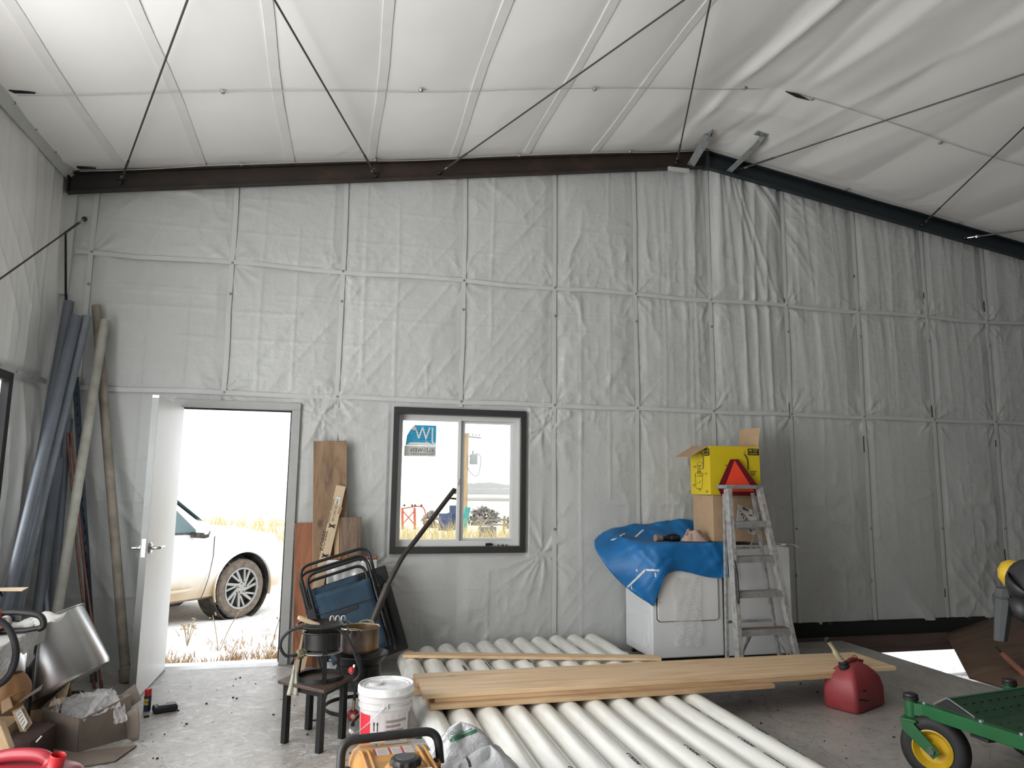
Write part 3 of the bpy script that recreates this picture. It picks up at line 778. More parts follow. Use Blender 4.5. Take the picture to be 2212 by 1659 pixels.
# bits lying on the sill
tag(MB().tube([(.66+.045*math.cos(t*.45), WY+.01+.018*math.sin(t*.45), c+.006) for t in range(14)], .005, 6, closed=True).build('plastic_ring', VINYL), 'small white plastic ring lying on the window sill', 'ring')
tag(MB().tube([(1.285, WY+.02, c+.012), (1.33, WY+.018, c+.014), (1.35, WY+.02, c+.010)], [.012, .013, .006], 8).build('sill_plug', BLACKPL), 'small black plug lying at the right end of the window sill', 'plug')
for i, (xx, ss) in enumerate(((1.40, .012), (1.44, .016), (1.475, .011))):
    tag(MB().lathe([(0, 0), (ss, .002), (ss*.6, .010), (0, .012)], (xx, WY+.03, c), (0.2, 0, 1), 7).build('sill_crumb', DEBRIS), ['black crumb on the window sill, nearest the plug', 'largest black crumb on the window sill', 'black crumb on the sill nearest the right reveal'][i], 'crumb', 'crumbs on the window sill')

# window in the left wall, only its edge in view
w2 = thing('window_2', None, None, (WX0, 4.8, .95)); struct(w2)
for q in ((4.08, 4.14, .89, 2.16), (5.50, 5.56, .89, 2.16)):
    MB().bx(WX0+.005, WX0+.055, q[0], q[1], q[2], q[3]).build('trim_board', DARKTRIM, w2, .002)
MB().bx(WX0+.005, WX0+.055, 4.14, 5.50, 2.10, 2.16).build('trim_board', DARKTRIM, w2, .002)
MB().bx(WX0+.005, WX0+.055, 4.14, 5.50, .89, .95).build('trim_board', DARKTRIM, w2, .002)
m = MB().bx(WX0-.12, WX0-.06, 4.14, 4.18, .95, 2.10).bx(WX0-.12, WX0-.06, 5.46, 5.50, .95, 2.10).bx(WX0-.12, WX0-.06, 4.80, 4.84, .95, 2.10).bx(WX0-.12, WX0-.06, 4.18, 5.46, 2.06, 2.10).bx(WX0-.12, WX0-.06, 4.18, 5.46, .95, .99)
m.build('window_frame', VINYL, w2)
MB().bx(WX0-.10, WX0-.096, 4.18, 4.80, .99, 2.06).build('pane', WGLASS, w2)
MB().bx(WX0-.10, WX0-.096, 4.84, 5.46, .99, 2.06).build('pane', WGLASS, w2)

# gable rafters
def rafter(name, x0, x1, mat, label):
    r = thing(name, label, 'rafter', (x0, 6.2, roof(x0)-.18))
    z0, z1 = roof(x0)+.0, roof(x1)+.0
    y0, y1 = 6.205, 6.215; H = .185
    MB().prism([(x0, y0, z0-H), (x1, y0, z1-H), (x1, y0, z1), (x0, y0, z0)], (0, y1-y0, 0)).build('web', mat, r)
    MB().prism([(x0, y0, z0-.022), (x1, y0, z1-.022), (x1, y0, z1-.010), (x0, y0, z0-.010)], (0, -.045, 0)).build('top_flange', mat, r)
    MB().prism([(x0, y0, z0-H), (x1, y0, z1-H), (x1, y0, z1-H+.012), (x0, y0, z0-H+.012)], (0, -.045, 0)).build('bottom_flange', mat, r)
    return r
ra = rafter('steel_rafter', WX0+.04, RX-.005, RAFT_L, 'dark steel rafter, rusty towards the ridge, on the long left gable slope')
MB().bx(WX0+.04, WX0+.052, 6.15, 6.22, roof(WX0)-.18, roof(WX0)).build('end_plate', RAFT_L, ra)
rb = rafter('steel_rafter', RX+.005, WX1, RAFT_R, 'blue-black steel rafter sloping down to the right from the ridge')
MB().bx(RX-.02, RX+.02, 6.13, 6.215, roof(RX)-.20, roof(RX)-.01).build('splice_plate', RAFT_R, rb)
MB().bx(3.02, 3.24, 6.14, 6.16, roof(3.1)-.225, roof(3.1)-.185).build('splice_strip', BATTEN, ra)

# galvanised kickers from the ridge down to the rafter
def kicker(p, q, tp, label, w=.075):
    k = thing('ridge_brace', label, 'brace', p, group='galvanised braces at the ridge')
    MB().bar(p, q, w, .006, (0.25, -.5, 1)).build('strut', GALV, k)
    P = Vector(p); Q = Vector(q); side = (Q-P).cross(Vector((.25, -.5, 1))).normalized()*w/2
    MB().bar(P+side*(-1)+Vector((0, 0, .03)), Q+side*(-1)+Vector((0, 0, .03)), .006, .065, (0.25, -.5, 1)).build('flange', GALV, k)
    T = Vector(tp)
    MB().bar(Q-(Q-P).normalized()*.05, T, .075, .005, (1, 0, 0)).build('bracket', GALV, k)
    MB().box((T.x-.03, T.y, T.z), (.12, .07, .004), (0, -math.atan(SL)*(1 if T.x < RX else -1), 0)).build('foot_plate', GALV, k)
    m = MB()
    for dx in (-.06, -.02): m.cyl((T.x+dx, T.y, T.z-.001), (T.x+dx, T.y, T.z-.012), .007, 8)
    tag(m.build('bolt_heads', SCREW, k), kind='stuff')
kicker((3.27, 6.17, 4.60), (3.235, 5.74, 4.70), (3.235, 5.68, 4.745), 'wide galvanised steel brace on the left of the ridge')
kicker((3.69, 6.17, 4.585), (3.735, 5.68, 4.672), (3.745, 5.62, 4.715), 'narrow galvanised steel brace on the right of the ridge', .058)

# rod bracing in the roof plane and on the left wall
def cable(a, b, label, hook=1.0):
    A = Vector(a); Bv = Vector(b); dirv = (Bv-A).normalized()
    t = thing('bracing_cable', label, 'cable', a, group='steel bracing cables')
    MB().tube([A+dirv*.10, Bv], .0065, 7).build('wire', CABLE, t)
    MB().tube([A+dirv*.10, A+dirv*.42], .0095, 7).build('cable_grip', CABLE, t)
    MB().tube([A-dirv*.02, A+dirv*.13], .0075, 8).build('eye_bolt', CHROME, t)
    n = dirv.orthogonal().normalized(); c_ = A+dirv*.10
    MB().tube([c_+(n*math.cos(k*.628)*.019+dirv*math.sin(k*.628)*.026) for k in range(10)], .006, 6, closed=True).build('eye', CHROME, t)
    MB().lathe([(.021, 0), (.019, .014), (.009, .022), (0, .022)], A-dirv*.01, dirv, 12).build('hillside_washer', RAFT_R, t)
def xt(a, b, y):
    """point on line a-b continued to depth y"""
    k = (y-a[1])/(b[1]-a[1]); return tuple(a[i]+(b[i]-a[i])*k for i in range(3))
CB = [((-1.83, 6.19, 3.86), (-.894, 3.842, 3.99), 'bracing cable nearest the left wall, leaning right as it rises'),
      ((.214, 6.19, 4.155), (-.451, 3.826, 4.059), 'second bracing cable, running up and left across the left ceiling'),
      ((.783, 6.19, 4.245), (1.944, 3.742, 4.435), 'long bracing cable slanting up to the right across the middle ceiling'),
      ((3.135, 6.19, 4.630), (2.147, 3.734, 4.467), 'steep bracing cable fixed just left of the ridge'),
      ((3.80, 6.19, 4.625), (4.763, 3.894, 4.462), 'bracing cable fixed just right of the ridge, running right'),
      ((6.0, 6.19, 4.265), (5.319, 4.392, 4.375), 'short visible bracing cable on the right ceiling, rising to the right edge'),
      ((6.56, 6.19, 4.17), (6.95, 5.55, 4.11), 'bracing cable low on the right rafter, almost horizontal')]
for a_, b_, l_ in CB:
    e = xt(a_, b_, 0.2)
    if abs(e[0]) > 9: e = xt(a_, b_, 3.0)
    e = (min(max(e[0], WX0+.2), WX1-.1), e[1], min(e[2], roof(e[0])-.09))
    cable(a_, e, l_)
cable((-2.085, 6.235, 3.53), (-2.10, 4.0, 2.02), 'bracing cable on the left wall coming down from the top corner')
cable((-2.165, 6.20, .25), (-2.165, 4.3, 1.72), 'bracing cable low on the left wall, mostly hidden behind the pipes')
tag(MB().bx(7.05, 7.10, 5.55, 5.57, 4.04, 4.14).build('paper_tag', PAPER), 'small pale tag hanging from the lowest cable at the right edge', 'tag')

# ------------------------------------------------------------------ outdoors
def snowground():
    m, nt, b_ = new_mat('snowy_ground')
    v = _coords(nt)
    n1 = _noise(nt, v, 0.9, 8, 0.7)
    n2 = _noise(nt, v, 14, 8, 0.75)
    snow = _mix(nt, _ramp(nt, n2, [(0.55, (0, 0, 0)), (0.66, (1, 1, 1))]), (0.80, 0.80, 0.80), (0.34, 0.26, 0.19))
    tc = nt.nodes.new('ShaderNodeTexCoord'); sx = nt.nodes.new('ShaderNodeSeparateXYZ'); nt.links.new(tc.outputs['Object'], sx.inputs[0])
    mr = nt.nodes.new('ShaderNodeMapRange'); mr.inputs[1].default_value = 13; mr.inputs[2].default_value = 24; nt.links.new(sx.outputs['Y'], mr.inputs[0])
    field = _ramp(nt, _noise(nt, v, 0.35, 6, 0.6), [(0.35, (0.66, 0.60, 0.42)), (0.55, (0.76, 0.73, 0.62)), (0.7, (0.80, 0.79, 0.76))])
    nt.links.new(_mix(nt, mr.outputs[0], snow, field), b_.inputs['Base Color'])
    b_.inputs['Roughness'].default_value = 0.9; b_.inputs['Specular IOR Level'].default_value = 0.1
    _bump(nt, b_, n2, 0.5, 0.03)
    return m
SNOW = snowground()
def ground_z(x, y):
    base = -0.10-0.24*np.clip((y-6.4)/4.0, 0, 1)
    base = base-0.30*np.clip((x-2.8)/1.6, 0, 1)*np.clip(1-(y-6.2)/6.0, 0, 1)
    return np.maximum(base, -0.42)
def terrain():
    ys = np.concatenate([np.linspace(WY+.12, 16, 90), np.linspace(17, 60, 40), np.linspace(70, 420, 20)])
    xs = np.concatenate([np.linspace(-160, -12, 16), np.linspace(-10, 14, 110), np.linspace(16, 260, 22)])
    X, Yv = np.meshgrid(xs, ys)
    Z = ground_z(X, Yv)+0.05*(vnoise(X*2.2, Yv*2.2, 81)-.5)*np.clip((Yv-6.3)/1, 0.2, 1)+0.02*(vnoise(X*7, Yv*7, 82)-.5)
    return struct(np_grid('ground', X, Yv, Z, SNOW))
terrain()
# the dug-out inside the slab edge on the right
X, Yv = np.meshgrid(np.linspace(4.6, WX1+.3, 60), np.linspace(-.2, WY+.2, 70))
struct(np_grid('pit_ground', X, Yv, -.44+.06*vnoise(X*5, Yv*5, 83), SNOW))
def blades(name, spots, mat, hmin, hmax, w, label=None, lean=1.0):
    V = []; F = []
    for (x, y, n, r) in spots:
        for _ in range(n):
            a = random.uniform(0, 6.283); q = r*math.sqrt(random.random())
            px, py = x+q*math.cos(a), y+q*math.sin(a)
            if py < WY+.14: continue
            pz = float(ground_z(np.float64(px), np.float64(py)))-.02
            h = random.uniform(hmin, hmax); la = random.uniform(0, 6.283); lx, ly = math.cos(la)*h*lean*random.random(), math.sin(la)*h*lean*random.random()
            k = len(V); wa = random.uniform(0, 6.283); wx, wy = math.cos(wa)*w/2, math.sin(wa)*w/2
            V += [(px-wx, py-wy, pz), (px+wx, py+wy, pz), (px+lx*.45+wx*.7, py+ly*.45+wy*.7, pz+h*.6), (px+lx*.45-wx*.7, py+ly*.45-wy*.7, pz+h*.6), (px+lx, py+ly, pz+h)]
            F += [(k, k+1, k+2, k+3), (k+3, k+2, k+4)]
    o = MB().add(V, F).build(name, mat, smooth=0)
    return tag(o, label, 'grass', kind='stuff')
DRYGRASS = M('dry_orange_grass', (0.34, 0.185, 0.075), 0.9, scale=3, col2=(0.48, 0.33, 0.17), spec=0.1)
YELLGRASS = M('dry_yellow_grass', (0.50, 0.38, 0.17), 0.9, scale=1.5, col2=(0.60, 0.50, 0.28), spec=0.1)
sp = [(random.uniform(-2.4, -.1), random.choice([random.uniform(6.55, 7.0), random.uniform(6.9, 7.9)]), random.randint(15, 70), random.uniform(.06, .22)) for _ in range(60)]+[(random.uniform(-1.7, -.4), random.uniform(7.9, 9.2), random.randint(4, 12), .12) for _ in range(12)]
blades('dry_grass', sp, DRYGRASS, .03, .11, .009, 'short orange dry grass poking through snow outside the door')
sp = [(random.uniform(1, 9), random.uniform(14.5, 23), 26, .55) for _ in range(170)]
blades('tall_grass', sp, YELLGRASS, .35, .95, .016, 'tall yellow dry grass seen through the window')
sp = [(random.uniform(-9, 0), random.uniform(22, 34), 16, .9) for _ in range(80)]
blades('meadow_grass', sp, YELLGRASS, .25, .6, .03, 'pale yellow grass far behind the car')
# little weeds by the car
WEED = M('pale_weed', (0.42, 0.33, 0.20), 0.9, var=.2)
def weed(x, y, h, n, label):
    z = float(ground_z(np.float64(x), np.float64(y)))-.01
    t = thing('dry_weed', label, 'weed', (x, y, z), group='dry weeds outside the door')
    m = MB(); m2 = MB()
    for k in range(n):
        a = k*2.4; q = h*(.75+.3*random.random()); e = Vector((x+.45*q*math.cos(a)*(.3+.7*random.random()), y+.3*q*math.sin(a), z+q))
        m.tube(smooth_path([(x, y, z), ((x+e.x)/2, (y+e.y)/2, z+q*.6), e], 3), .004, 5)
        for j in range(3): m2.lathe([(0, -.010), (.012, 0), (0, .010)], e+Vector((random.uniform(-.03, .03), 0, random.uniform(-.03, .02))), (0, 0, 1), 5)
    m.build('stem', WEED, t); tag(m2.build('seed_heads', WEED, t), kind='stuff')
weed(-1.40, 8.1, .26, 9, 'bushy dry weed standing left of the car wheel')
weed(-1.03, 7.6, .42, 2, 'tall thin dry weed in front of the car wheel')
weed(-.52, 6.85, .40, 1, 'single bent stalk at the right door jamb')

# car: right side seen, nose pointing away to the right
CARPAINT = None
def carpaint():
    m, nt, b_ = new_mat('pearl_white_muddy_paint')
    tc = nt.nodes.new('ShaderNodeTexCoord'); sx = nt.nodes.new('ShaderNodeSeparateXYZ'); nt.links.new(tc.outputs['Object'], sx.inputs[0])
    v = _coords(nt)
    n = _noise(nt, v, 3.0, 5)
    ad = nt.nodes.new('ShaderNodeMath'); ad.operation = 'MULTIPLY_ADD'; ad.inputs[1].default_value = .28; ad.inputs[2].default_value = -.14
    nt.links.new(n, ad.inputs[0])
    s = nt.nodes.new('ShaderNodeMath'); s.operation = 'ADD'; nt.links.new(sx.outputs['Z'], s.inputs[0]); nt.links.new(ad.outputs[0], s.inputs[1])
    nt.links.new(_ramp(nt, s.outputs[0], [(0.15, (0.40, 0.28, 0.17)), (0.42, (0.56, 0.45, 0.31)), (0.58, (0.74, 0.69, 0.61)), (0.74, (0.86, 0.86, 0.85))]), b_.inputs['Base Color'])
    b_.inputs['Roughness'].default_value = 0.35; b_.inputs['Coat Weight'].default_value = .3
    return m
CARPAINT = carpaint()
CARGLASS = M('car_glass', (0.10, 0.165, 0.175), 0.06, var=0.3, scale=2)
CARDARK = M('car_dark_trim', (0.03, 0.028, 0.026), .55, col2=(0.16, 0.125, 0.09), scale=9, lo=.45, hi=.75)
TIRE = M('muddy_tyre', (0.20, 0.155, 0.115), .85, col2=(0.09, 0.075, 0.065), scale=14)
TREADM = M('tyre_tread', (0.035, 0.033, 0.032), .85, col2=(0.4, 0.38, 0.35), scale=26, lo=.55, hi=.62)
RIM = M('machined_rim', (0.36, 0.35, 0.33), .4, .35, var=.2)
RIMDARK = M('rim_dark', (0.035, 0.033, 0.031), .6)
def car():
    th = math.radians(90-43)
    wheel_r, zg = .385, -.335
    W = Vector((-1.262, 10.50, zg))                 # ground point under the visible front wheel
    hx = Vector((math.cos(th), math.sin(th), 0)); hy = Vector((-math.sin(th), math.cos(th), 0))
    FW, HW = 1.52, .80                                # wheel centre ahead of car centre, half track
    C = W-hx*FW+hy*HW
    t = thing('car', 'pearl white SUV with muddy beige lower body parked outside the open door', 'car', C, rotz=th)
    # body stations: x, sill z, half width at belt, belt z, top z, half width at top
    ST = [(-2.40, .52, .70, .98, 1.13, .60), (-2.30, .34, .86, 1.09, 1.28, .70), (-1.95, .30, .93, 1.15, 1.68, .66), (-1.3, .30, .95, 1.15, 1.80, .63), (-.4, .29, .955, 1.13, 1.82, .62), (.25, .29, .955, 1.12, 1.77, .62), (.60, .29, .955, 1.11, 1.57, .64), (1.02, .29, .955, 1.10, 1.25, .72), (1.25, .29, .955, 1.08, 1.19, .74), (1.80, .30, .94, 1.04, 1.14, .72), (2.20, .30, .88, .94, 1.06, .66), (2.44, .34, .72, .84, .92, .55), (2.50, .42, .55, .74, .79, .45)]
    rings = []
    for x, zs, wb, zb, zt, wt in ST:
        half = [(wb*.80, zs), (wb*.95, zs+.05), (wb*.985, zs+(zb-zs)*.35), (wb*1.0, zs+(zb-zs)*.7), (wb*.985, zb-.02), (wb*.955, zb+.02), (wb*.955-(wb*.955-wt)*.55, zb+(zt-zb)*.6), (wt+.02, zt-.05), (wt*.86, zt), (wt*.4, zt+.025)]
        rings.append([Vector((x, -a, z)) for a, z in half]+[Vector((x, a, z)) for a, z in reversed(half)])
    body = MB().loft(rings).build('body', CARPAINT, t, world=False, smooth=50)
    cut = MB()
    for x in (FW, -FW):
        for s in (-1, 1): cut.cyl((x, s*.60, wheel_r+.02), (x, s*1.2, wheel_r+.02), .455, 40)
    co = cut.build('cutter', BLACKGAP)
    co.matrix_world = t.matrix_basis
    bo = body.modifiers.new('arches', 'BOOLEAN'); bo.object = co; bo.operation = 'DIFFERENCE'; bo.solver = 'EXACT'
    body.parent = None; body.matrix_basis = t.matrix_basis
    bpy.context.view_layer.update()
    dg = bpy.context.evaluated_depsgraph_get()
    me = bpy.data.meshes.new_from_object(body.evaluated_get(dg))
    body.modifiers.clear(); body.data = me
    body.parent = t; body.matrix_basis = Matrix.Identity(4)
    bpy.data.objects.remove(co)
    me.materials.clear(); me.materials.append(CARPAINT)
    me.polygons.foreach_set('use_smooth', [True]*len(me.polygons)); me.set_sharp_from_angle(angle=math.radians(40))
    for x in (FW, -FW):
        for s in (-1, 1):
            m = MB()
            N = 24
            for (ra_, rb_, y0, y1) in ((.452, .470, .948, .966),):
                pts_o = []; 
                ring = []
                for k in range(N+1):
                    a = math.radians(-18+216*k/N)
                    ca, sa = math.cos(a), math.sin(a)
                    ring.append([(x+ca*ra_, s*y0*.96, wheel_r+.02+sa*ra_), (x+ca*ra_, s*y1, wheel_r+.02+sa*ra_), (x+ca*rb_, s*y1, wheel_r+.02+sa*rb_), (x+ca*rb_, s*y0, wheel_r+.02+sa*rb_)])
                m.loft([[Vector(p) for p in r] for r in ring])
            m.build('wheel_arch', CARPAINT, t, world=False)
            MB().lathe([(0, .60), (.452, .60), (.4535, .925), (.447, .925), (.445, .62), (0, .62)], (x, 0, wheel_r+.02), (0, s, 0), 36).build('arch_liner', CARDARK, t, world=False)
            wt_ = MB().lathe([(.255, -.11), (.30, -.118), (.352, -.115), (.376, -.095), (.385, -.05), (.385, .05), (.376, .095), (.352, .115), (.30, .118), (.255, .11)], (x, s*HW, wheel_r), (0, s, 0), 48).build('wheel', TIRE, t, world=False)
            MB().lathe([(.378, -.088), (.3875, -.06), (.3875, .06), (.378, .088)], (x, s*HW, wheel_r), (0, s, 0), 48).build('tread', TREADM, wt_, world=False)
            MB().lathe([(.268, .108), (.262, .118), (.250, .112), (.245, .07), (.23, .02), (0, .01)], (x, s*HW, wheel_r), (0, s, 0), 40).build('rim_barrel', RIMDARK, wt_, world=False)
            MB().lathe([(.270, .100), (.268, .120), (.246, .118), (.244, .100)], (x, s*HW, wheel_r), (0, s, 0), 40).build('rim_edge', RIM, wt_, world=False)
            m = MB()
            yy = s*(HW+.098)
            for k in range(7):
                a = 2*math.pi*k/7
                for (oa, r0, r1, w0, w1, sk) in ((0, .06, .25, .026, .034, .42), (.36, .095, .25, .018, .026, .25)):
                    p = (x+r0*math.cos(a+oa-sk*.9), yy, wheel_r+r0*math.sin(a+oa-sk*.9)); q = (x+r1*math.cos(a+oa+.14), yy, wheel_r+r1*math.sin(a+oa+.14))
                    m.bar(p, q, (w0+w1)/2*1.15, .022, (0, 1, 0))
            m.lathe([(.075, -.01), (.078, .012), (.04, .016), (0, .012)], (x, yy, wheel_r), (0, s, 0), 24)
            m.build('spokes', RIM, wt_, world=False)
            m = MB()
            for k in range(5):
                a = 2*math.pi*k/5+.3; m.cyl((x+.056*math.cos(a), yy+s*.008, wheel_r+.056*math.sin(a)), (x+.056*math.cos(a), yy+s*.018, wheel_r+.056*math.sin(a)), .010, 8)
            tag(m.build('lug_nuts', RIMDARK, wt_, world=False), kind='stuff')
    for s in (-1, 1):
        # side glass a little proud of the cabin, pillars in paint between
        def P(x, z, out=.012):
            k = np.searchsorted([q[0] for q in ST], x); k = min(max(k, 1), len(ST)-1)
            A, B = ST[k-1], ST[k]; f = (x-A[0])/(B[0]-A[0]); L = [A[i]+(B[i]-A[i])*f for i in range(6)]
            _, zs, wb, zb, zt, wt = L
            z1 = zb+(zt-zb)*.6
            if z <= z1: w = wb*.955-(wb*.955-wt)*.55*max(0, (z-zb-.02))/max(z1-zb-.02, .01)
            else: w = (wb*.955-(wb*.955-wt)*.55)+(wt+.02-(wb*.955-(wb*.955-wt)*.55))*(z-z1)/max(zt-.05-z1, .01)
            return Vector((x, s*(w+out), z))
        for poly in ([(-.35, 1.17), (.28, 1.16), (.28, 1.63), (-.35, 1.69)], [(.34, 1.16), (.80, 1.15), (.52, 1.49), (.34, 1.60)], [(.86, 1.145), (1.00, 1.14), (.86, 1.26)]):
            n = MB().add([P(*p) for p in poly], [tuple(range(len(poly)))])
            n.build('side_glass', CARGLASS if poly[0][0] < .8 else CARDARK, t, world=False, smooth=0)
        MB().tube([P(-1.9, 1.17, .014), P(-.35, 1.155, .014), P(.9, 1.135, .014)], .010, 6).build('window_ledge_trim', CARDARK, t, world=False)
        MB().tube([P(-1.0, 1.69, .02), P(0.2, 1.69, .02), P(.55, 1.52, .02), P(.80, 1.31, .02), P(1.02, 1.16, .02)], .012, 6).build('window_frame_trim', CARPAINT, t, world=False)
        # door seam, rocker moulding, mirror, lamp
        MB().tube([(1.02, s*.945, 1.09), (1.00, s*.968, .85), (.95, s*.968, .58), (.90, s*.960, .42), (.87, s*.945, .33)], .005, 5).build('door_seam', CARDARK, t, world=False)
        MB().tube([(-.9, s*.968, .46), (.1, s*.968, .455), (.62, s*.966, .455), (.75, s*.958, .47)], [.022, .024, .022, .006], 8).build('rocker_moulding', CARPAINT, t, world=False)
        mr = MB().loft([[Vector((.70+a*.03+q*.0, s*(w), z)) for a, z in ((-1, 1.13), (1, 1.145), (1.6, 1.23), (.6, 1.29), (-1, 1.28))] for q, w in ((0, 1.02), (1, 1.16), (2, 1.20))]).build('mirror', CARPAINT, t, .01, world=False)
        MB().loft([[Vector((.70+a*.032, s*w, z)) for a, z in ((-1, 1.09), (1.2, 1.10), (1.8, 1.17), (-1, 1.16))] for w in (.93, 1.10, 1.195)]).build('mirror_lower_shell', CARDARK, mr, .008, world=False)
        MB().add([P(2.12, .86, .012), P(2.34, .80, .012), P(2.32, .87, .012), P(2.08, .94, .012)], [(0, 1, 2, 3)]).build('head_lamp', CARDARK, t, world=False, smooth=0)
    MB().add([(.66, -.60, 1.57), (.66, .60, 1.57), (1.02, .70, 1.275), (1.02, -.70, 1.275)], [(0, 1, 2, 3)]).build('windscreen', CARGLASS, t, world=False, smooth=0)
    MB().tube(arc_path([(.62, -.52, 1.08), (.55, -.36, 1.24), (.55, -.24, 1.12)], .05), .014, 8).build('steering_wheel', CARDARK, t, world=False)
    MB().tube([(1.05, -.62, 1.25), (1.02, -.2, 1.27), (1.02, .5, 1.27)], .010, 6).build('wiper', CARDARK, t, world=False)
    return t
car()

# utility pole with transformer, far out in the field
POLEWOOD = WOOD('pale_pole_wood', (0.40, 0.28, 0.165), (0.30, 0.20, 0.11), 'z', .8, .1, 9)
GREYDEV = M('transformer_grey', (0.27, 0.29, 0.30), .6)
PALEGREY = M('washed_out_grey', (0.27, 0.275, 0.28), .8)
px_, py_ = 7.82, 45.0
t = thing('utility_pole', 'wooden utility pole with crossarm and transformer beyond the window', 'utility pole', (px_, py_, -.42))
MB().tube([(px_, py_, -.45), (px_+.02, py_, 4.75)], [.16, .125], 10).build('pole', POLEWOOD, t)
MB().bar((px_-.35, py_-.15, 4.55), (px_+1.1, py_+.8, 4.52), .07, .09).build('crossarm', PALEGREY, t)
m = MB()
for dx in (-.28, -.12, .15, .42, .66, .9): m.lathe([(0, 0), (.05, .01), (.03, .06), (.055, .09), (0, .16)], (px_+dx, py_-.1+dx*.6, 4.60), (0, 0, 1), 8)
m.build('insulators', GREYDEV, t)
tf = MB().lathe([(0, 0), (.23, 0), (.25, .03), (.25, .60), (.20, .66), (0, .68)], (px_+.48, py_-.1, 2.78), (0, 0, 1), 16).build('transformer_can', GREYDEV, t)
MB().lathe([(.05, 0), (.05, .1), (.07, .1), (.03, .2), (0, .2)], (px_+.42, py_-.1, 3.46), (0, 0, 1), 8).build('bushing', GREYDEV, tf)
MB().tube(smooth_path([(px_+.62, py_-.1, 3.5), (px_+.92, py_-.1, 3.25), (px_+.86, py_-.1, 2.4), (px_+.66, py_-.1, 2.05), (px_+.3, py_-.1, 2.25), (px_+.1, py_-.1, 2.6)], 5), .03, 6).build('drop_cable', GREYDEV, t)
for z in (2.9, 3.3): MB().bar((px_, py_-.1, z), (px_+.30, py_-.1, z), .04, .05).build('bracket', GREYDEV, t)
# red hay rake
REDIMP = M('faded_red_paint', (0.50, 0.10, 0.055), .6, var=.3)
t = thing('hay_rake', 'red farm implement with wheels standing in the dry grass', 'implement', (3.1, 30, -.42))
MB().tube(smooth_path([(2.62, 30, .48), (3.0, 30, .55), (3.35, 30, .58), (3.52, 30, .46), (3.60, 30, .1), (3.58, 30, -.15)], 5), .026, 6).build('frame_tube', REDIMP, t)
for x0, x1 in ((2.62, 3.14), (3.14, 2.64)): MB().tube([(x0, 30, .42), (x1, 30, -.15)], .024, 6).build('cross_brace', REDIMP, t)
for x in (2.62, 3.12):
    MB().tube([(x, 30, .52), (x+.04, 30, -.35)], .05, 6).build('upright', REDIMP, t)
for x in (2.70, 3.02, 3.14, 3.40):
    MB().cyl((x, 29.95, .62), (x, 30.05, .62), .045, 8).build('pivot', CARDARK, t)
NAVYDRUM = M('dull_blue_drum', (0.05, 0.07, 0.15), .6, var=.3)
TEAL = M('teal_paint', (0.06, 0.32, 0.30), .6, var=.3)
for i, (x, y_, z0, h_, r_, l_) in enumerate(((4.25, 29, -.42, .75, .26, 'tall dark blue drum standing in the grass left of the sash bar'), (4.7, 29.6, -.42, 1.05, .20, 'slim dark drum standing in the grass by the teal post'), (4.95, 24, -.42, .50, .30, 'low blue drum in the grass right of the sash bar'))):
    q = thing('blue_drum', l_, 'drum', (x, y_, z0), group='drums in the field')
    MB().lathe([(0, 0), (r_, 0), (r_, h_*.33), (r_*1.04, h_*.35), (r_, h_*.37), (r_, h_*.66), (r_*1.04, h_*.68), (r_, h_*.70), (r_, h_), (0, h_)], (x, y_, z0), (0, 0, 1), 14).build('shell', NAVYDRUM, q)
    MB().lathe([(.05, 0), (.05, .03), (0, .03)], (x+r_*.5, y_, z0+h_), (0, 0, 1), 8).build('bung', BLACKPL, q)
tag(MB().bar((4.78, 28, -.42), (4.98, 28, .62), .22, .08, (0, 1, 0)).build('teal_post', TEAL, None, .01), 'teal painted panel standing in the grass', 'panel')
# old rail fence and piled wood
FENCEG = M('grey_fence_wood', (0.24, 0.215, 0.19), .85, var=.3)
t = thing('rail_fence', 'low grey rail fence in the grass right of the pole', 'fence', (6.2, 27, -.42))
for z in (-.02, .16): MB().bar((5.2, 27, z), (7.4, 27.2, z+.02), .03, .06).build('rail', FENCEG, t)
for x in (5.3, 6.2, 7.1): MB().bar((x, 27.05, -.42), (x+.03, 27.05, .32), .08, .08).build('post', FENCEG, t)
SHRUB = M('grey_green_shrub', (0.17, 0.185, 0.14), .95, scale=5, col2=(0.24, 0.25, 0.20), spec=.1)
GREYSHRUB = M('grey_brown_shrub', (0.23, 0.205, 0.19), .95, scale=5, col2=(0.32, 0.29, 0.27), spec=.1)
def bush(x, y, w, h, mat, label, n=260, name='bush', flame=False):
    V = []; F = []
    for k in range(n):
        a = random.uniform(0, 6.283); v_ = random.random(); q = math.sqrt(random.random())
        rr = w*(math.sin(math.pi*min(1, v_*.9+.1))**.6 if not flame else (1-v_*.85))
        p = Vector((x+rr*q*math.cos(a), y+rr*q*math.sin(a)*.7, -.42+h*v_))
        s_ = .06+.10*random.random()*w
        d1_ = Vector((random.uniform(-1, 1), random.uniform(-1, 1), random.uniform(-.3, 1))).normalized()*s_*1.6; d2_ = d1_.orthogonal().normalized()*s_*.5
        i = len(V); V += [p-d1_, p+d2_, p+d1_, p-d2_]; F.append((i, i+1, i+2, i+3))
    t = thing(name, label, 'bush', (x, y, -.42), group='bushes in the field')
    tag(MB().add(V, F).build('foliage', mat, t, smooth=0), kind='stuff')
    MB().tube([(x, y, -.45), (x+.03, y, -.42+h*.5)], [.06, .02], 6).build('stem', GREYSHRUB, t)
bush(8.35, 31, .30, 1.85, SHRUB, 'tall grey-green juniper at the right of the window', 420, 'juniper', True)
bush(7.9, 31.5, .28, 1.20, SHRUB, 'shorter grey-green juniper just left of the tall one', 300, 'juniper', True)
bush(6.6, 33, .85, .85, GREYSHRUB, 'wide grey brush pile behind the rail fence', 420)
bush(3.95, 31, .42, .75, GREYSHRUB, 'small grey bush between the red rake and the drums', 260)
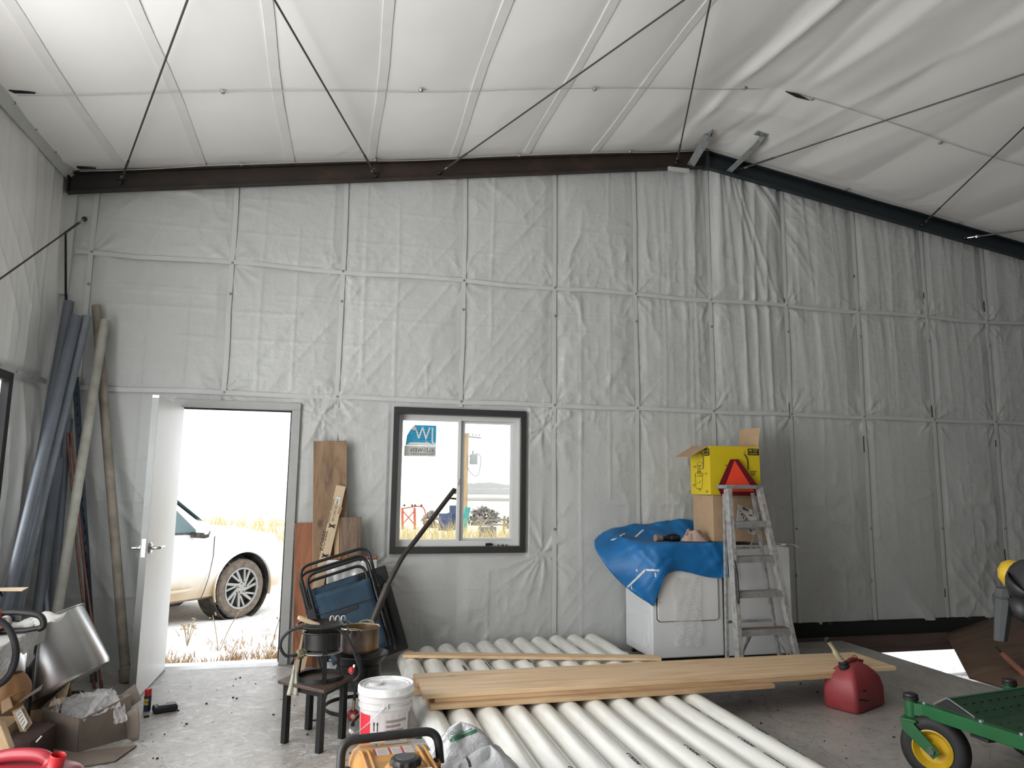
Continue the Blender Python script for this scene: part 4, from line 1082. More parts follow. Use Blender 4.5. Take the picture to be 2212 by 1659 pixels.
bush(7.3, 30.2, .35, .6, GREYSHRUB, 'low grey bush at the foot of the junipers', 220)
TARPPALE = M('pale_blue_sheet', (0.50, 0.58, 0.66), .6)
tag(MB().grid([[(7.15+.75*i/5, 29.5+.1*j, .05+.28*math.sin(math.pi*i/5)*math.sin(math.pi*j/4+.2)) for i in range(6)] for j in range(5)]).build('ground_sheet', TARPPALE, None, 0, 60, solid=.01, sub=1), 'pale blue sheet heaped in front of the junipers', 'sheet')
# far tree line and hills, haze painted into their greys
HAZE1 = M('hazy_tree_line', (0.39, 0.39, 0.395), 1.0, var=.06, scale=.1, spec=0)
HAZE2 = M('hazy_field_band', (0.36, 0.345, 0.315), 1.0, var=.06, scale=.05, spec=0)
def ridge_band(name, y, x0, x1, z, h, mat, seed):
    xs = np.linspace(x0, x1, 160)
    top = z+h*(.65+.35*vnoise(xs*.13, xs*0+seed, seed))+h*.15*vnoise(xs*.9, xs*0, seed+1)
    P = [[(float(x), y+dy, z_) for x, z_ in zip(xs, zz)] for dy, zz in ((0, np.full_like(xs, -.5)), (0, top*.96), (4, top), (12, top*.9), (14, np.full_like(xs, -.5)))]
    return struct(MB().grid(P).build(name, mat, smooth=60))
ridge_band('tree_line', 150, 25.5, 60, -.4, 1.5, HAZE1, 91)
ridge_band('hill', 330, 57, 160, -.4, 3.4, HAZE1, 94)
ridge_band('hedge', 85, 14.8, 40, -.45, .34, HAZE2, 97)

# ------------------------------------------------------------------ survey helpers: a sighting from the camera station, met at a known depth or height
def _sight(u, v): return fw+r2*((u-1106.0)/FPX)+u2*((829.5-v)/FPX)
def at(u, v, Y):
    s_ = _sight(u, v); return Vector((0, 0, CAMH))+s_*(Y/s_.y)
def atz(u, v, Z):
    s_ = _sight(u, v); return Vector((0, 0, CAMH))+s_*((Z-CAMH)/s_.z)

# ------------------------------------------------------------------ long white pipes on the floor and the boards on them
PR, PS = .0805, .1635
ORD = ['first', 'second', 'third', 'fourth', 'fifth', 'sixth', 'seventh', 'eighth', 'ninth', 'tenth', 'eleventh']
FAR = [6.20, 6.20, 6.19, 6.17, 6.16, 6.15, 6.09, 6.05, 6.03, 5.97, 5.85]
PRINTS = {1: (3.55, 4.15), 2: (3.0, 5.75), 3: (3.5, 5.9), 5: (3.45, 5.45), 0: (3.7, 5.65), 7: (3.35, 5.6), 8: (3.2, 5.3)}
for i in range(11):
    x = 2.225-PS*i
    t = thing('drain_pipe', 'long white PVC pipe on the floor, %s from the right of the row' % ORD[i] if i < 10 else 'leftmost long white PVC pipe on the floor, beside the bucket', 'pipe', (x, FAR[i], 0), group='white PVC pipes laid side by side')
    y0 = .25+.05*((i*7) % 4)
    MB().lathe([(PR-.007, 0), (PR, .001), (PR, FAR[i]-y0-.001), (PR-.007, FAR[i]-y0), (PR-.007, 0)], (x, y0, PR), (0, 1, 0), 40).build('pipe_wall', PVCWHITE, t, smooth=40)
    for yy in PRINTS.get(i, ()):
        an = math.radians(18+9*((i*5+int(yy*3)) % 5)-18)
        n = Vector((math.sin(an), 0, math.cos(an))); tn = Vector((math.cos(an), 0, -math.sin(an)))
        o_ = Vector((x, yy, PR))+n*(PR+.0004)
        lettering('6" CRESLINE -', .027, INK, o_, (0, -1, 0), tn, t, 'print_marking', mirror=False)
        lettering('PVC SEWER PIPE  MADE IN USA   16 06 2021', .012, INK, o_+Vector((0, -.23, 0))+tn*.006, (0, -1, 0), tn, t, 'print_marking')
t = thing('drain_pipe', 'thin white pipe on the floor along the right side of the pipe row', 'pipe', (2.345, 6.1, 0))
MB().lathe([(.026, 0), (.030, .001), (.030, 5.8), (.026, 5.801), (.026, 0)], (2.345, .3, .030), (0, 1, 0), 20).build('pipe_wall', PVCWHITE, t)

def plank(name, label, x0, x1, y0, y1, z0, z1, mat, group=None, skew=0.0, sag=0.0, end=0.0):
    n = 10; rings = []
    for k in range(n+1):
        f = k/n; x = x0+(x1-x0)*f; dy = skew*f; dz = -sag*max(0, (x-2.35)/1.4)**2
        ex = end if k == 0 else 0
        rings.append([(x, y0+dy, z0+dz), (x+ex, y1+dy, z0+dz), (x+ex, y1+dy, z1+dz), (x, y0+dy, z1+dz)])
    return tag(MB().loft([[Vector(p) for p in r] for r in rings]).build(name, mat, None, .0015), label, 'board', group)
G_ = 'new pine boards lying across the white pipes'
plank('pine_board', 'wide pine board on top of the front stack across the white pipes', .528, 3.76, 4.325, 4.668, .2165, .2425, PINE, G_, .045, .0, .012)
plank('pine_board', 'pine board second from the top in the front stack, set back at its left end', .60, 3.55, 4.335, 4.62, .1895, .2155, PINE2, G_, .03, .0)
plank('pine_board', 'lowest pine board of the front stack, jutting out at front left and shorter at right', .57, 2.79, 4.295, 4.57, .1625, .1885, PINE2, G_, .02)
plank('pine_board', 'narrower pine board just behind the wide top board, reaching furthest right', .535, 3.88, 4.685, 4.915, .1895, .2145, PINE, G_, .03, .006)
plank('pine_board', 'lower pine board of the back stack, its left end showing beside the bucket', .500, 3.60, 4.62, 4.90, .1625, .1885, PINE2, G_, .02, .0)
tag(MB().bar((.54, 5.645, .173), (2.40, 5.19, .173), .115, .020).build('pine_board', PINE, None, .0015), 'single narrow pine board lying askew over the far part of the pipes', 'board', G_)

# ------------------------------------------------------------------ corner pipes
def leanpipe(name, label, bot, top, r, mat, wall=.005, coupling=False, group='grey pipes leaning in the left corner'):
    b_ = Vector(bot); t_ = Vector(top); t = thing(name, label, 'pipe', b_, group=group)
    L = (t_-b_).length
    MB().lathe([(r-wall, 0), (r, .001), (r, L-.001), (r-wall, L), (r-wall, 0)], b_, t_-b_, 24).build('pipe_wall', mat, t)
    if coupling:
        MB().lathe([(r+.001, 0), (r+.010, .003), (r+.010, .10), (r+.001, .105)], b_, t_-b_, 24).build('coupling', mat, t)
    return t
leanpipe('conduit_pipe', 'tallest grey pipe in the left corner, rising behind the others', (-2.10, 5.62, 0), at(149, 652, 6.15), .037, PVCGREY)
leanpipe('conduit_pipe', 'grey pipe leaning furthest left in the corner, in front of the tallest', at(-12, 1420, 5.20), at(166, 684, 5.98), .037, PVCGREY)
leanpipe('conduit_pipe', 'pale grey pipe just right of the leftmost leaning one', at(12, 1400, 5.42), at(187, 684, 6.04), .034, PVCGREY2)
leanpipe('conduit_pipe', 'shorter grey pipe with its top hidden behind the slanting ones', at(72, 1400, 5.55), at(126, 990, 6.02), .036, PVCGREY)
leanpipe('conduit_pipe', 'dark grey-blue pipe between the shorter grey pipe and the tan pipe', at(105, 1400, 5.90), at(147, 905, 6.19), .032, PVCGREY)
leanpipe('conduit_pipe', 'thin slanted grey pipe low in the corner beside the tan pipe', at(108, 1390, 5.5), at(96, 1240, 5.75), .014, PVCGREY2)
leanpipe('tan_pipe', 'dusty tan pipe leaning across the corner, crossing the brown pipe', at(106, 1430, 5.55), at(227, 692, 6.13), .033, TANPIPE, group=None)
leanpipe('brown_pipe', 'weathered brown pipe with a coupling at its foot, left of the door', (-1.415, 5.93, 0), at(208, 660, 6.20), .034, BROWNPIPE, coupling=True, group=None)
t = thing('slotted_angle_post', 'dark blue slotted steel angle standing in the left corner', 'post', at(183, 1492, 5.80))
b_ = atz(183, 1492, 0.0); b_ = Vector((-1.635, 5.96, 0)); tp = at(163, 815, 6.20)
MB().bar(b_, tp, .045, .004, (0, -1, 0)).build('face', POSTSTEEL, t)
MB().bar(b_+Vector((-.022, .02, 0)), tp+Vector((-.022, .02, 0)), .004, .045, (0, -1, 0)).build('flange', POSTSTEEL, t)
m = MB()
for k in range(26):
    f = .04+.036*k; p = b_.lerp(tp, f); m.box(p+Vector((0, -.0025, 0)), (.008, .002, .030))
tag(m.build('slots', BLACKGAP, t), kind='stuff')
for i, (bu, tu, l_) in enumerate((((197, 1494), (146, 935), 'left of two dull copper rods leaning in the corner'), ((209, 1494), (151, 935), 'right of two dull copper rods leaning in the corner'))):
    bb = Vector((-1.585+.045*i, 5.80, 0))
    tt = at(146, 935, 6.14)+Vector((.026*i, 0, 0))
    q = thing('copper_rod', l_, 'rod', bb, group='copper rods in the corner')
    mid = bb.lerp(tt, .5)+Vector((-.015, -.01, 0))
    MB().tube(smooth_path([bb, mid, tt], 6), .0085, 8).build('rod', COPPER, q)
    MB().lathe([(.0085, 0), (.011, .002), (.011, .05), (.0085, .052)], bb, tt-bb, 10).build('socket_end', COPPER, q)

# ------------------------------------------------------------------ boards and bundle right of the door
def board3(name, label, bot, top, w, th, mat, edge=None, cat='board'):
    t = thing(name, label, cat, bot)
    MB().bar(bot, top, w, th, (0, -1, 0)).build('plank', mat, t, .0015)
    if edge:
        d_ = (Vector(top)-Vector(bot)).normalized(); a_ = d_.cross(Vector((0, -1, 0))).normalized()
        off = a_*(w/2+.0006)*(-1 if a_.x > 0 else 1)
        MB().bar(Vector(bot)+off, Vector(top)+off, .002, th*.96, (0, -1, 0)).build('lit_edge', edge, t)  # pale strip on the left edge, side light painted into its colour
    return t
board3('red_plywood_strip', 'reddish plywood strip leaning on the wall beside the door jamb', (-.145, 6.16, 0), (-.185, 6.215, 1.118), .27, .018, PLYRED, PALEWOOD)
board3('wide_brown_board', 'wide weathered brown board leaning on the wall between door and window', (.005, 6.06, 0), (-.072, 6.185, 1.785), .268, .036, OLDBOARD, PALEWOOD)
t = board3('grey_short_board', 'short grey-brown board leaning right of the wide brown board', (.150, 6.0, 0), (.118, 6.10, 1.165), .165, .038, GREYBOARD, PALEWOOD)
board3('offcut_board', 'narrow board behind the short grey board, its pale edge showing at left', (.040, 6.0, 0), (.012, 6.098, 1.150), .036, .04, PALEWOOD)
bb, tt = Vector((-.225, 5.93, 0)), Vector((.030, 6.10, 1.415))
t = thing('long_carton', 'long narrow cardboard carton leaning against the wide brown board', 'carton', bb)
MB().bar(bb, tt, .078, .034, (0, -1, 0)).build('carton_tube', CARDPALE, t, .002)
d_ = (tt-bb).normalized(); a_ = Vector((d_.z, 0, -d_.x)).normalized(); nrm = Vector((0, -1, 0)); nrm = (nrm-d_*nrm.dot(d_)).normalized()
def onc(f, s_): return bb.lerp(tt, f)+a_*s_+nrm*.0176
lettering('KOBBE', .052, INK, onc(.635, -.022), d_, -a_, t, mirror=False)
for f in (.612, .775):
    c0 = onc(f, 0)
    m = MB().bar(c0-a_*.025-d_*.012, c0+a_*.025+d_*.012, .012, .0006, nrm).bar(c0+a_*.025-d_*.012, c0-a_*.025+d_*.012, .012, .0006, nrm); m.build('cross_mark', INK, t)
lettering('EN CAS DE BRIS', .026, INK, onc(.80, .006), d_, -a_, t)
lettering('FRAGILE  HANDLE', .024, INK, onc(.785, -.026), d_, -a_, t)
MB().bar(onc(.895, .0), onc(.935, .0), .032, .0006, nrm).build('paper_label', PAPER, t)
lettering('EN7', .022, INK, onc(.899, .008)+nrm*.0006, d_, -a_, t)
MB().bar(onc(.845, .030), onc(.885, .036), .024, .002, nrm).build('torn_flap', CARDIN, t)
MB().bar(tt-d_*.002, tt+d_*.004, .079, .035, (0, -1, 0)).build('end_flap', CARDIN, t)
# foil faced insulation bundle
t = thing('insulation_bundle', 'white foil faced insulation bundle behind the folded cots', 'insulation', (.14, 6.0, 0))
P = []
for j in range(22):
    z = .84*j/21; row = []
    for i in range(26):
        x = -.055+.385*i/25+.03*(1-j/21); y_ = 5.905+.065*j/21-.003*math.sin(i*1.25+.4*j)-.013*float(ridge(np.float64(x*16), np.float64(z*3.5), 101))-.01*math.sin(j*.9+i*.3)
        row.append((x, y_, z))
    P.append(row)
MB().grid(P).build('foil_facing', FOIL, t, smooth=180)
m = MB()
for i in range(24):
    x = -.05+.37*i/23; m.lathe([(0, -.02), (.022, 0), (.014, .018), (0, .022)], (x, 5.985+.006*math.sin(i*3), .842+.008*math.sin(i*2.3)), (0, 0, 1), 7)
tag(m.build('torn_top_edge', RUSTFLUFF, t), kind='stuff')
MB().bar((.145, 5.935, 0), (.145, 6.0, .83), .37, .045, (0, -1, 0)).build('batt', RUSTFLUFF, t)

# ------------------------------------------------------------------ folded cots and table
ROTC = (Matrix.Rotation(math.radians(-11), 3, 'X') @ Matrix.Rotation(math.radians(-17), 3, 'Y')).to_euler()
def cot(label, org, w, h, canvas, cw0, cw1, ch0, ch1):
    t = thing('folded_cot', label, 'cot', org, rot=ROTC, group='folded camp cots')
    MB().tube(arc_path([(0, 0, .02), (0, 0, h), (w, 0, h), (w, 0, .02)], .085, 7), .0115, 10).build('frame_tube', BLACKMETAL, t, world=False)
    MB().tube(arc_path([(.035, -.035, .10), (.035, -.035, h-.075), (w-.03, -.035, h-.075), (w-.03, -.035, .06)], .075, 7), .0115, 10).build('leg_tube', BLACKMETAL, t, world=False)
    m = MB()
    for x in (0, w):
        m.cyl((x, .01, h*.62), (x, -.05, h*.62), .012, 10)
    m.build('pivot', BLACKMETAL, t, world=False)
    MB().box((.01, -.02, h*.55), (.045, .05, .10)).build('hinge_block', BLACKPL, t, .006, world=False)
    P = []
    for j in range(14):
        z = ch0+(ch1-ch0)*j/13
        P.append([(cw0+(cw1-cw0)*i/9, -.055-.010*math.sin(i*.7+j*.5)-.008*math.sin(j*1.1), z+.004*math.sin(i*1.7)) for i in range(10)])
    cv = MB().grid(P).build('canvas', canvas, t, world=False, smooth=180, solid=.004)
    m = MB()
    for j in range(9):
        z = ch0+(ch1-ch0)*(j+.5)/9
        m.tube([(cw0+.004, -.058, z), (.012, -.014, z+.02)], .003, 5); m.tube([(cw1-.004, -.058, z), (w-.012, -.014, z+.02)], .003, 5)
    tag(m.build('lacing', BLACKPL, t, world=False), kind='stuff')
    return t
c1 = cot('front folded camp cot with navy canvas and black tube frame, behind the cookers', (-.018, 5.62, .045), .525, .81, CANVAS, .065, .475, .06, .575)
MB().box((.20, -.072, .395), (.27, .004, .028), (0, math.radians(-2), 0)).build('black_strap', BLACKPL, c1, world=False)
MB().tube([(.07, -.066, .43), (.465, -.068, .422)], .003, 5).build('seam', BLACKPL, c1, world=False)
cot('rear folded camp cot, its tube frame showing left of the front one', (-.038, 5.715, .03), .515, .76, CANVAS, .055, .42, .10, .62)
t = thing('folded_table', 'black folded table panel leaning behind the right side of the cots', 'table', (.05, 5.785, .02), rot=ROTC)
MB().bx(.05, .565, -.02, .03, .0, .655).build('table_panel', BLACKPL, t, .008, world=False)
MB().tube(arc_path([(.50, -.04, .05), (.50, -.04, .60), (.10, -.04, .60), (.10, -.04, .05)], .05), .010, 8).build('folding_leg', BLACKMETAL, t, world=False)

# bent pipe leaning up past the window
b0, k1, k2, tp = at(757, 1462, 5.34), at(838, 1262, 5.46), at(868, 1206, 5.52), at(982, 1057, 5.75)
b0 = Vector((b0.x, b0.y, max(b0.z, .0)))
t = thing('bent_pipe', 'long dark bent steel pipe leaning up in front of the window', 'pipe', b0)
MB().tube(smooth_path([b0, b0.lerp(k1, .5), k1], 6), .0255, 14).build('sleeve', RUSTPIPE, t)
MB().tube([k1.lerp(b0, .1)]+smooth_path([k1.lerp(b0, .02), k2, k2.lerp(tp, .18)], 6)+[tp], .0185, 14).build('pipe_wall', RUSTPIPE, t)

# ------------------------------------------------------------------ stool with the first cooker
SC = [Vector((-.277, 4.42, 0)), Vector((-.02, 4.16, 0)), Vector((.142, 4.44, 0)), Vector((-.115, 4.70, 0))]
t = thing('low_stool', 'low stool with dark wood top and black legs under the front cooker', 'stool', (-.07, 4.43, 0))
MB().prism([p+Vector((0, 0, .318)) for p in SC], (0, 0, .018)).build('seat_top', DARKWOOD, t, .003)
c_ = sum(SC, Vector())/4
m = MB()
for i in range(4):
    a_ = c_.lerp(SC[i], .74); b_ = c_.lerp(SC[(i+1) % 4], .74)
    m.bar(a_+Vector((0, 0, .302)), b_+Vector((0, 0, .302)), .02, .032)
m.build('apron', BLACKMETAL, t)
for i in range(4):
    a_ = c_.lerp(SC[i], .74); MB().bar(a_, a_+Vector((0, 0, .318)), .033, .033, (.7, -.7, 0)).build('leg', BLACKMETAL, t, .002)
def cooker(t, cx_, cy_, z0, ringr, ringz, legs, shr, sz0, sz1, platez, topr, topz, a0=0.4, foot=0.0):
    c_ = Vector((cx_, cy_, 0))
    MB().lathe([(ringr-.004, 0), (ringr, 0), (ringr, .022), (ringr-.004, .022), (ringr-.004, 0)], (cx_, cy_, ringz), (0, 0, 1), 40).build('base_ring', BLACKMETAL, t)
    for k in range(legs):
        a = a0+2*math.pi*k/legs; d_ = Vector((math.cos(a), math.sin(a), 0))
        MB().bar(c_+d_*(ringr+foot+.004)+Vector((0, 0, z0)), c_+d_*(shr+.004)+Vector((0, 0, sz1)), .024, .005, d_).build('leg', BLACKMETAL, t)
    MB().lathe([(shr-.003, sz0), (shr, sz0), (shr, sz1), (shr-.003, sz1), (shr-.003, sz0)], (cx_, cy_, 0), (0, 0, 1), 40).build('wind_shroud', SOOT, t)
    MB().lathe([(0, 0), (.05, .006), (shr*1.18, 0), (shr*1.18, -.003), (0, -.003)], (cx_, cy_, platez), (0, 0, 1), 32).build('heat_plate', ALUMROUGH, t)
    MB().lathe([(0, sz0-.05), (.022, sz0-.05), (.025, sz0+.0), (.055, sz0+.035), (.055, sz0+.055), (0, sz0+.06)], (cx_, cy_, 0), (0, 0, 1), 20).build('burner_head', SOOT, t)
t = thing('propane_cooker', 'small black propane cooker with open rings standing on the low stool', 'cooker', (-.045, 4.42, .336), group='propane cookers')
cooker(t, -.045, 4.42, .337, .128, .337, 3, .101, .505, .590, .487, .146, .632, -1.4)
CX, CYY = -.040, 4.42
MB().tube([(CX+.148*math.cos(k*.2094), CYY+.148*math.sin(k*.2094), .634) for k in range(30)], .0055, 8, closed=True).build('top_ring', BLACKMETAL, t)
MB().tube([(CX+.140*math.cos(k*.2094), CYY+.140*math.sin(k*.2094), .602) for k in range(30)], .004, 6, closed=True).build('lower_ring', BLACKMETAL, t)
for k in range(4):
    a = .5+k*1.571
    MB().tube(smooth_path([(CX+.10*math.cos(a), CYY+.10*math.sin(a), .565), (CX+.06*math.cos(a), CYY+.06*math.sin(a), .600), (CX+.10*math.cos(a), CYY+.10*math.sin(a), .612), (CX+.147*math.cos(a), CYY+.147*math.sin(a), .632)], 5), .0045, 6).build('grate_finger', BLACKMETAL, t)
STEELROD = M('bright_rod', (0.5, 0.5, 0.5), .35, .8)
for k in range(3):
    x = .005+k*.032
    MB().tube(smooth_path([(x-.010, 4.52, .600), (x-.011, 4.525, .645), (x, 4.528, .658), (x+.011, 4.525, .645), (x+.010, 4.52, .600)], 5), .0042, 6).build('rack_loop', STEELROD, t)
f0 = at(649, 1413, 4.36)
MB().tube([f0+Vector((.03, .02, 0)), Vector((CX, CYY, .478))], .014, 10).build('gas_inlet', SOOT, t)
MB().lathe([(.010, -.02), (.026, -.015), (.028, 0), (.026, .012), (.016, .018), (.016, .035), (0, .035)], f0, (1, .4, .05), 14).build('air_shutter', BRASS, t)
hp = [f0+Vector((-.01, -.002, 0)), at(619, 1417, 4.345), at(606, 1399, 4.335), at(610, 1379, 4.33), at(630, 1361, 4.33), at(660, 1353, 4.325), at(698, 1354, 4.32), at(727, 1358, 4.315), at(748, 1376, 4.31), at(762, 1400, 4.31), at(770, 1424, 4.315), at(777, 1447, 4.32), at(774, 1462, 4.325), at(764, 1471, 4.33)]
MB().tube(smooth_path(hp, 6), .0085, 10).build('gas_hose', RUBBER, t)
hp2 = [at(768, 1408, 4.34), at(777, 1424, 4.345), at(779, 1450, 4.35), at(772, 1470, 4.35), at(768, 1490, 4.36), at(765, 1515, 4.375), at(763, 1535, 4.385)]
MB().tube(smooth_path(hp2, 6), .0085, 10).build('gas_hose', RUBBER, t)
MB().tube([at(765, 1512, 4.37), at(763, 1536, 4.38)], .007, 8).build('hose_nipple', BRASS, t)
rg = at(763, 1545, 4.385)
MB().lathe([(0, -.026), (.020, -.024), (.033, -.010), (.034, .004), (.026, .012), (0, .012)], rg, (0.1, 1, -.1), 20).build('regulator', REDDARK, t)
MB().lathe([(0, 0), (.012, 0), (.012, .004), (0, .004)], rg+Vector((-.003, -.0265, .0026)), (-.1, -1, .1), 14).build('regulator_badge', BRASS, t)
MB().tube([rg+Vector((0, 0, -.03)), rg+Vector((0, .005, -.058))], .010, 8).build('regulator_outlet', BLACKMETAL, t)
vk = at(759, 1448, 4.30)
MB().lathe([(0, -.012), (.016, -.010), (.020, 0), (.016, .010), (0, .012)], vk, (-.7, -.6, .2), 9).build('valve_knob', REDKNOB, t)
MB().tube([vk+Vector((.0, .0, -.02)), at(766, 1436, 4.31)], .008, 8).build('valve_body', CHROME, t)
# skillet in the cooker and the wooden masher handle across it
q = thing('iron_skillet', 'small black iron pan sitting in the top ring of the front cooker', 'pan', (CX, CYY, .60))
MB().lathe([(0, .592), (.088, .592), (.108, .628), (.112, .630), (.110, .634), (.104, .630), (.084, .598), (0, .598)], (CX, CYY, 0), (0, 0, 1), 36).build('bowl', SOOT, q)
MB().tube([(CX+.10, CYY-.03, .626), (CX+.135, CYY-.045, .636)], .010, 8).build('stub_handle', SOOT, q)
h0, h1 = at(643, 1333, 4.33), at(690, 1352, 4.35)
q = thing('wooden_handle', 'turned wooden utensil handle lying across the pan on the cooker', 'utensil', h1)
dd = (h1-h0); MB().lathe([(0, 0), (.011, .004), (.0145, .02), (.013, .05), (.0125, dd.length*.7), (.0145, dd.length*.95), (.010, dd.length), (0, dd.length)], h0, dd, 14).build('grip', HANDLEWOOD, q)
MB().tube([h1-dd*.05, h1+dd.normalized()*.07+Vector((0, .02, -.004))], .006, 8).build('shank', SOOT, q)
# rag tied at the fitting
q = thing('stained_rag', 'stained pale rag hanging from the gas fitting of the front cooker', 'rag', at(632, 1450, 4.34))
P = []
for j in range(16):
    f = j/15; v_ = 1424+78*f; wv = 3+13*f**1.2; cu = 638-6*f
    row = []
    for i in range(11):
        g = i/10-.5
        p = at(cu+g*2*wv*.8, v_, 4.33); row.append(p+Vector((0, .004*math.sin(i*1.1+j*.15)*(.4+f), 0)))
    P.append(row)
MB().grid(P).build('cloth', RAG, q, smooth=180, solid=.003)
P = [[at(627+8*i/4, 1418+18*j/5, 4.325)+Vector((0, .006*math.sin(i+j), 0)) for i in range(5)] for j in range(6)]
MB().grid(P).build('dark_strip', BLACKPL, q, smooth=180, solid=.003)

# tall cooker on the floor behind with the big pot
t = thing('propane_cooker', 'taller black propane cooker on the floor under the brass coloured pot', 'cooker', (.185, 4.74, 0), group='propane cookers')
cx_, cy_ = .185, 4.74
cooker(t, cx_, cy_, .0, .205, .075, 3, .128, .245, .335, .205, .165, .40, .9, .03)
MB().lathe([(.125, .335), (.168, .392), (.171, .392), (.171, .400), (.165, .400), (.122, .338)], (cx_, cy_, 0), (0, 0, 1), 40).build('pan_ring', BLACKMETAL, t)
for k in range(3):
    a = .9+2*math.pi*k/3; d_ = Vector((math.cos(a), math.sin(a), 0))
    MB().tube([Vector((cx_, cy_, 0))+d_*.235+Vector((0, 0, .006)), Vector((cx_, cy_, 0))+d_*.275+Vector((0, 0, .004)), Vector((cx_, cy_, 0))+d_*.28+Vector((0, 0, .02))], .005, 6).build('foot_hook', BLACKMETAL, t)
q = thing('cooking_pot', 'brass coloured cooking pot with burnt inside standing on the taller cooker', 'pot', (cx_, cy_, .402))
MB().lathe([(0, .404), (.098, .404), (.113, .412), (.1165, .43), (.1175, .548), (.121, .551), (.117, .555), (.1135, .55), (.112, .43), (.105, .414), (0, .412)], (cx_-.005, cy_, 0), (0, 0, 1), 48).build('pot_body', BLUEDPOT, q)
MB().lathe([(.1132, .549), (.1112, .432), (.104, .4155), (0, .4135)], (cx_-.005, cy_, 0), (0, 0, 1), 48).build('pot_inside', BRASSPOT, q)
MB().lathe([(.1213, .5508), (.1185, .5565), (.1135, .5508)], (cx_-.005, cy_, 0), (0, 0, 1), 48).build('pot_rim', BRASS, q)
for s_, (ax, ay) in ((1, (.35, 1)), (-1, (-.35, -1))):
    d_ = Vector((ax, ay, 0)).normalized(); p_ = Vector((-d_.y, d_.x, 0)); c0 = Vector((cx_-.005, cy_, .535))
    MB().tube(smooth_path([c0+d_*.116+p_*.04, c0+d_*.135+p_*.042+Vector((0, 0, .022)), c0+d_*.150+Vector((0, 0, .030)), c0+d_*.135-p_*.042+Vector((0, 0, .022)), c0+d_*.116-p_*.04], 5), .0055, 8).build('loop_handle', BRASS, q)
m = MB()
for dx in (-.015, .015): m.lathe([(0, -.006), (.005, -.004), (.006, 0)], (cx_-.005+.35*.106+dx, cy_+.106, .505), (-.33, -.94, 0), 8)
m.build('rivets', BRASS, q)

# ------------------------------------------------------------------ bucket
bx_, by_ = .312, 4.215
t = thing('plastic_bucket', 'white plastic bucket with dusty lid and red label behind the generator', 'bucket', (bx_, by_, 0))
MB().lathe([(0, 0), (.128, 0), (.132, .005), (.140, .235), (.1475, .237), (.1475, .249), (.1415, .252), (.1425, .272), (.1495, .274), (.1495, .286), (.1435, .289), (.1445, .312), (0, .312)], (bx_, by_, 0), (0, 0, 1), 56).build('pail', BUCKET, t)
ld = MB().lathe([(.1465, .305), (.1525, .306), (.1545, .316), (.1535, .340), (.149, .347), (.143, .346), (.139, .337), (.130, .334), (.128, .338), (.122, .338), (.119, .333), (0, .333)], (bx_, by_, 0), (0, 0, 1), 56).build('lid', BUCKETLID, t)
MB().lathe([(.040, .332), (.0395, .344), (.034, .347), (.030, .344), (.024, .346), (0, .346)], (bx_-.055, by_+.025, 0), (0, 0, 1), 24).build('spout_cap', BUCKET, ld)
def barrel_patch(a0, a1, z0, z1, r0, r1, name, mat, par, off=.0008):
    P = [[(bx_+(r0+(r1-r0)*k+off)*math.cos(math.radians(a0+(a1-a0)*i/10)), by_+(r0+(r1-r0)*k+off)*math.sin(math.radians(a0+(a1-a0)*i/10)), z0+(z1-z0)*k) for i in range(11)] for k in (0, 1)]
    return MB().grid(P).build(name, mat, par, smooth=180)
def rb_(z): return .132+.008*(z-.005)/.23
lb = barrel_patch(190, 345, .015, .215, rb_(.015), rb_(.215), 'paper_label', LABELPINK, t)
barrel_patch(194, 231, .018, .212, rb_(.018), rb_(.212), 'label_red_panel', LABELRED, lb, .0014)
for k in range(7):
    z1 = .188-.024*k; barrel_patch(268, 318-8*((k*5) % 3), z1-.013, z1, rb_(z1-.013), rb_(z1), 'print_lines', LABELGREY, lb, .0014)
barrel_patch(328, 345, .06, .208, rb_(.06), rb_(.208), 'print_panel', LABELGREY, lb, .0014)
for a in (241, 249):
    barrel_patch(a-1.1, a+1.1, .132, .178, rb_(.132), rb_(.178), 'arrow_shaft', INK, lb, .0014)
    for s_ in (-1, 1): barrel_patch(a+s_*.4, a+s_*2.2, .166, .172, rb_(.166), rb_(.172), 'arrow_head', INK, lb, .0015)
    barrel_patch(a-1.4, a+1.4, .172, .179, rb_(.172), rb_(.179), 'arrow_tip', INK, lb, .0015)
barrel_patch(236, 254, .120, .125, rb_(.120), rb_(.125), 'arrow_base', INK, lb, .0014)
an = math.radians(266); e0 = Vector((bx_+.146*math.cos(an), by_+.146*math.sin(an), .262))
MB().box(e0+Vector((0, .003, 0)), (.030, .012, .040), (0, 0, an+math.pi/2)).build('handle_ear', BUCKET, t, .003)
an2 = math.radians(86); e2 = Vector((bx_+.150*math.cos(an2), by_+.150*math.sin(an2), .262))
w_ = [e0+Vector((0, -.006, 0)), Vector((bx_-.085, by_-.150, .195)), Vector((bx_-.150, by_-.115, .135)), Vector((bx_-.185, by_-.03, .110)), Vector((bx_-.165, by_+.07, .15)), e2]
MB().tube(smooth_path(w_, 6), .0022, 6).build('wire_handle', SCREW, t)
MB().tube([Vector((bx_-.178, by_-.065, .118)), Vector((bx_-.186, by_-.01, .112))], .009, 10).build('hand_grip', BUCKET, t)

# ------------------------------------------------------------------ generator in the foreground
gz = math.radians(4.5)
GX, GY = .262, 2.80
t = thing('portable_generator', 'orange portable generator with black carry handle in the foreground', 'generator', (GX, GY, 0), rotz=gz)
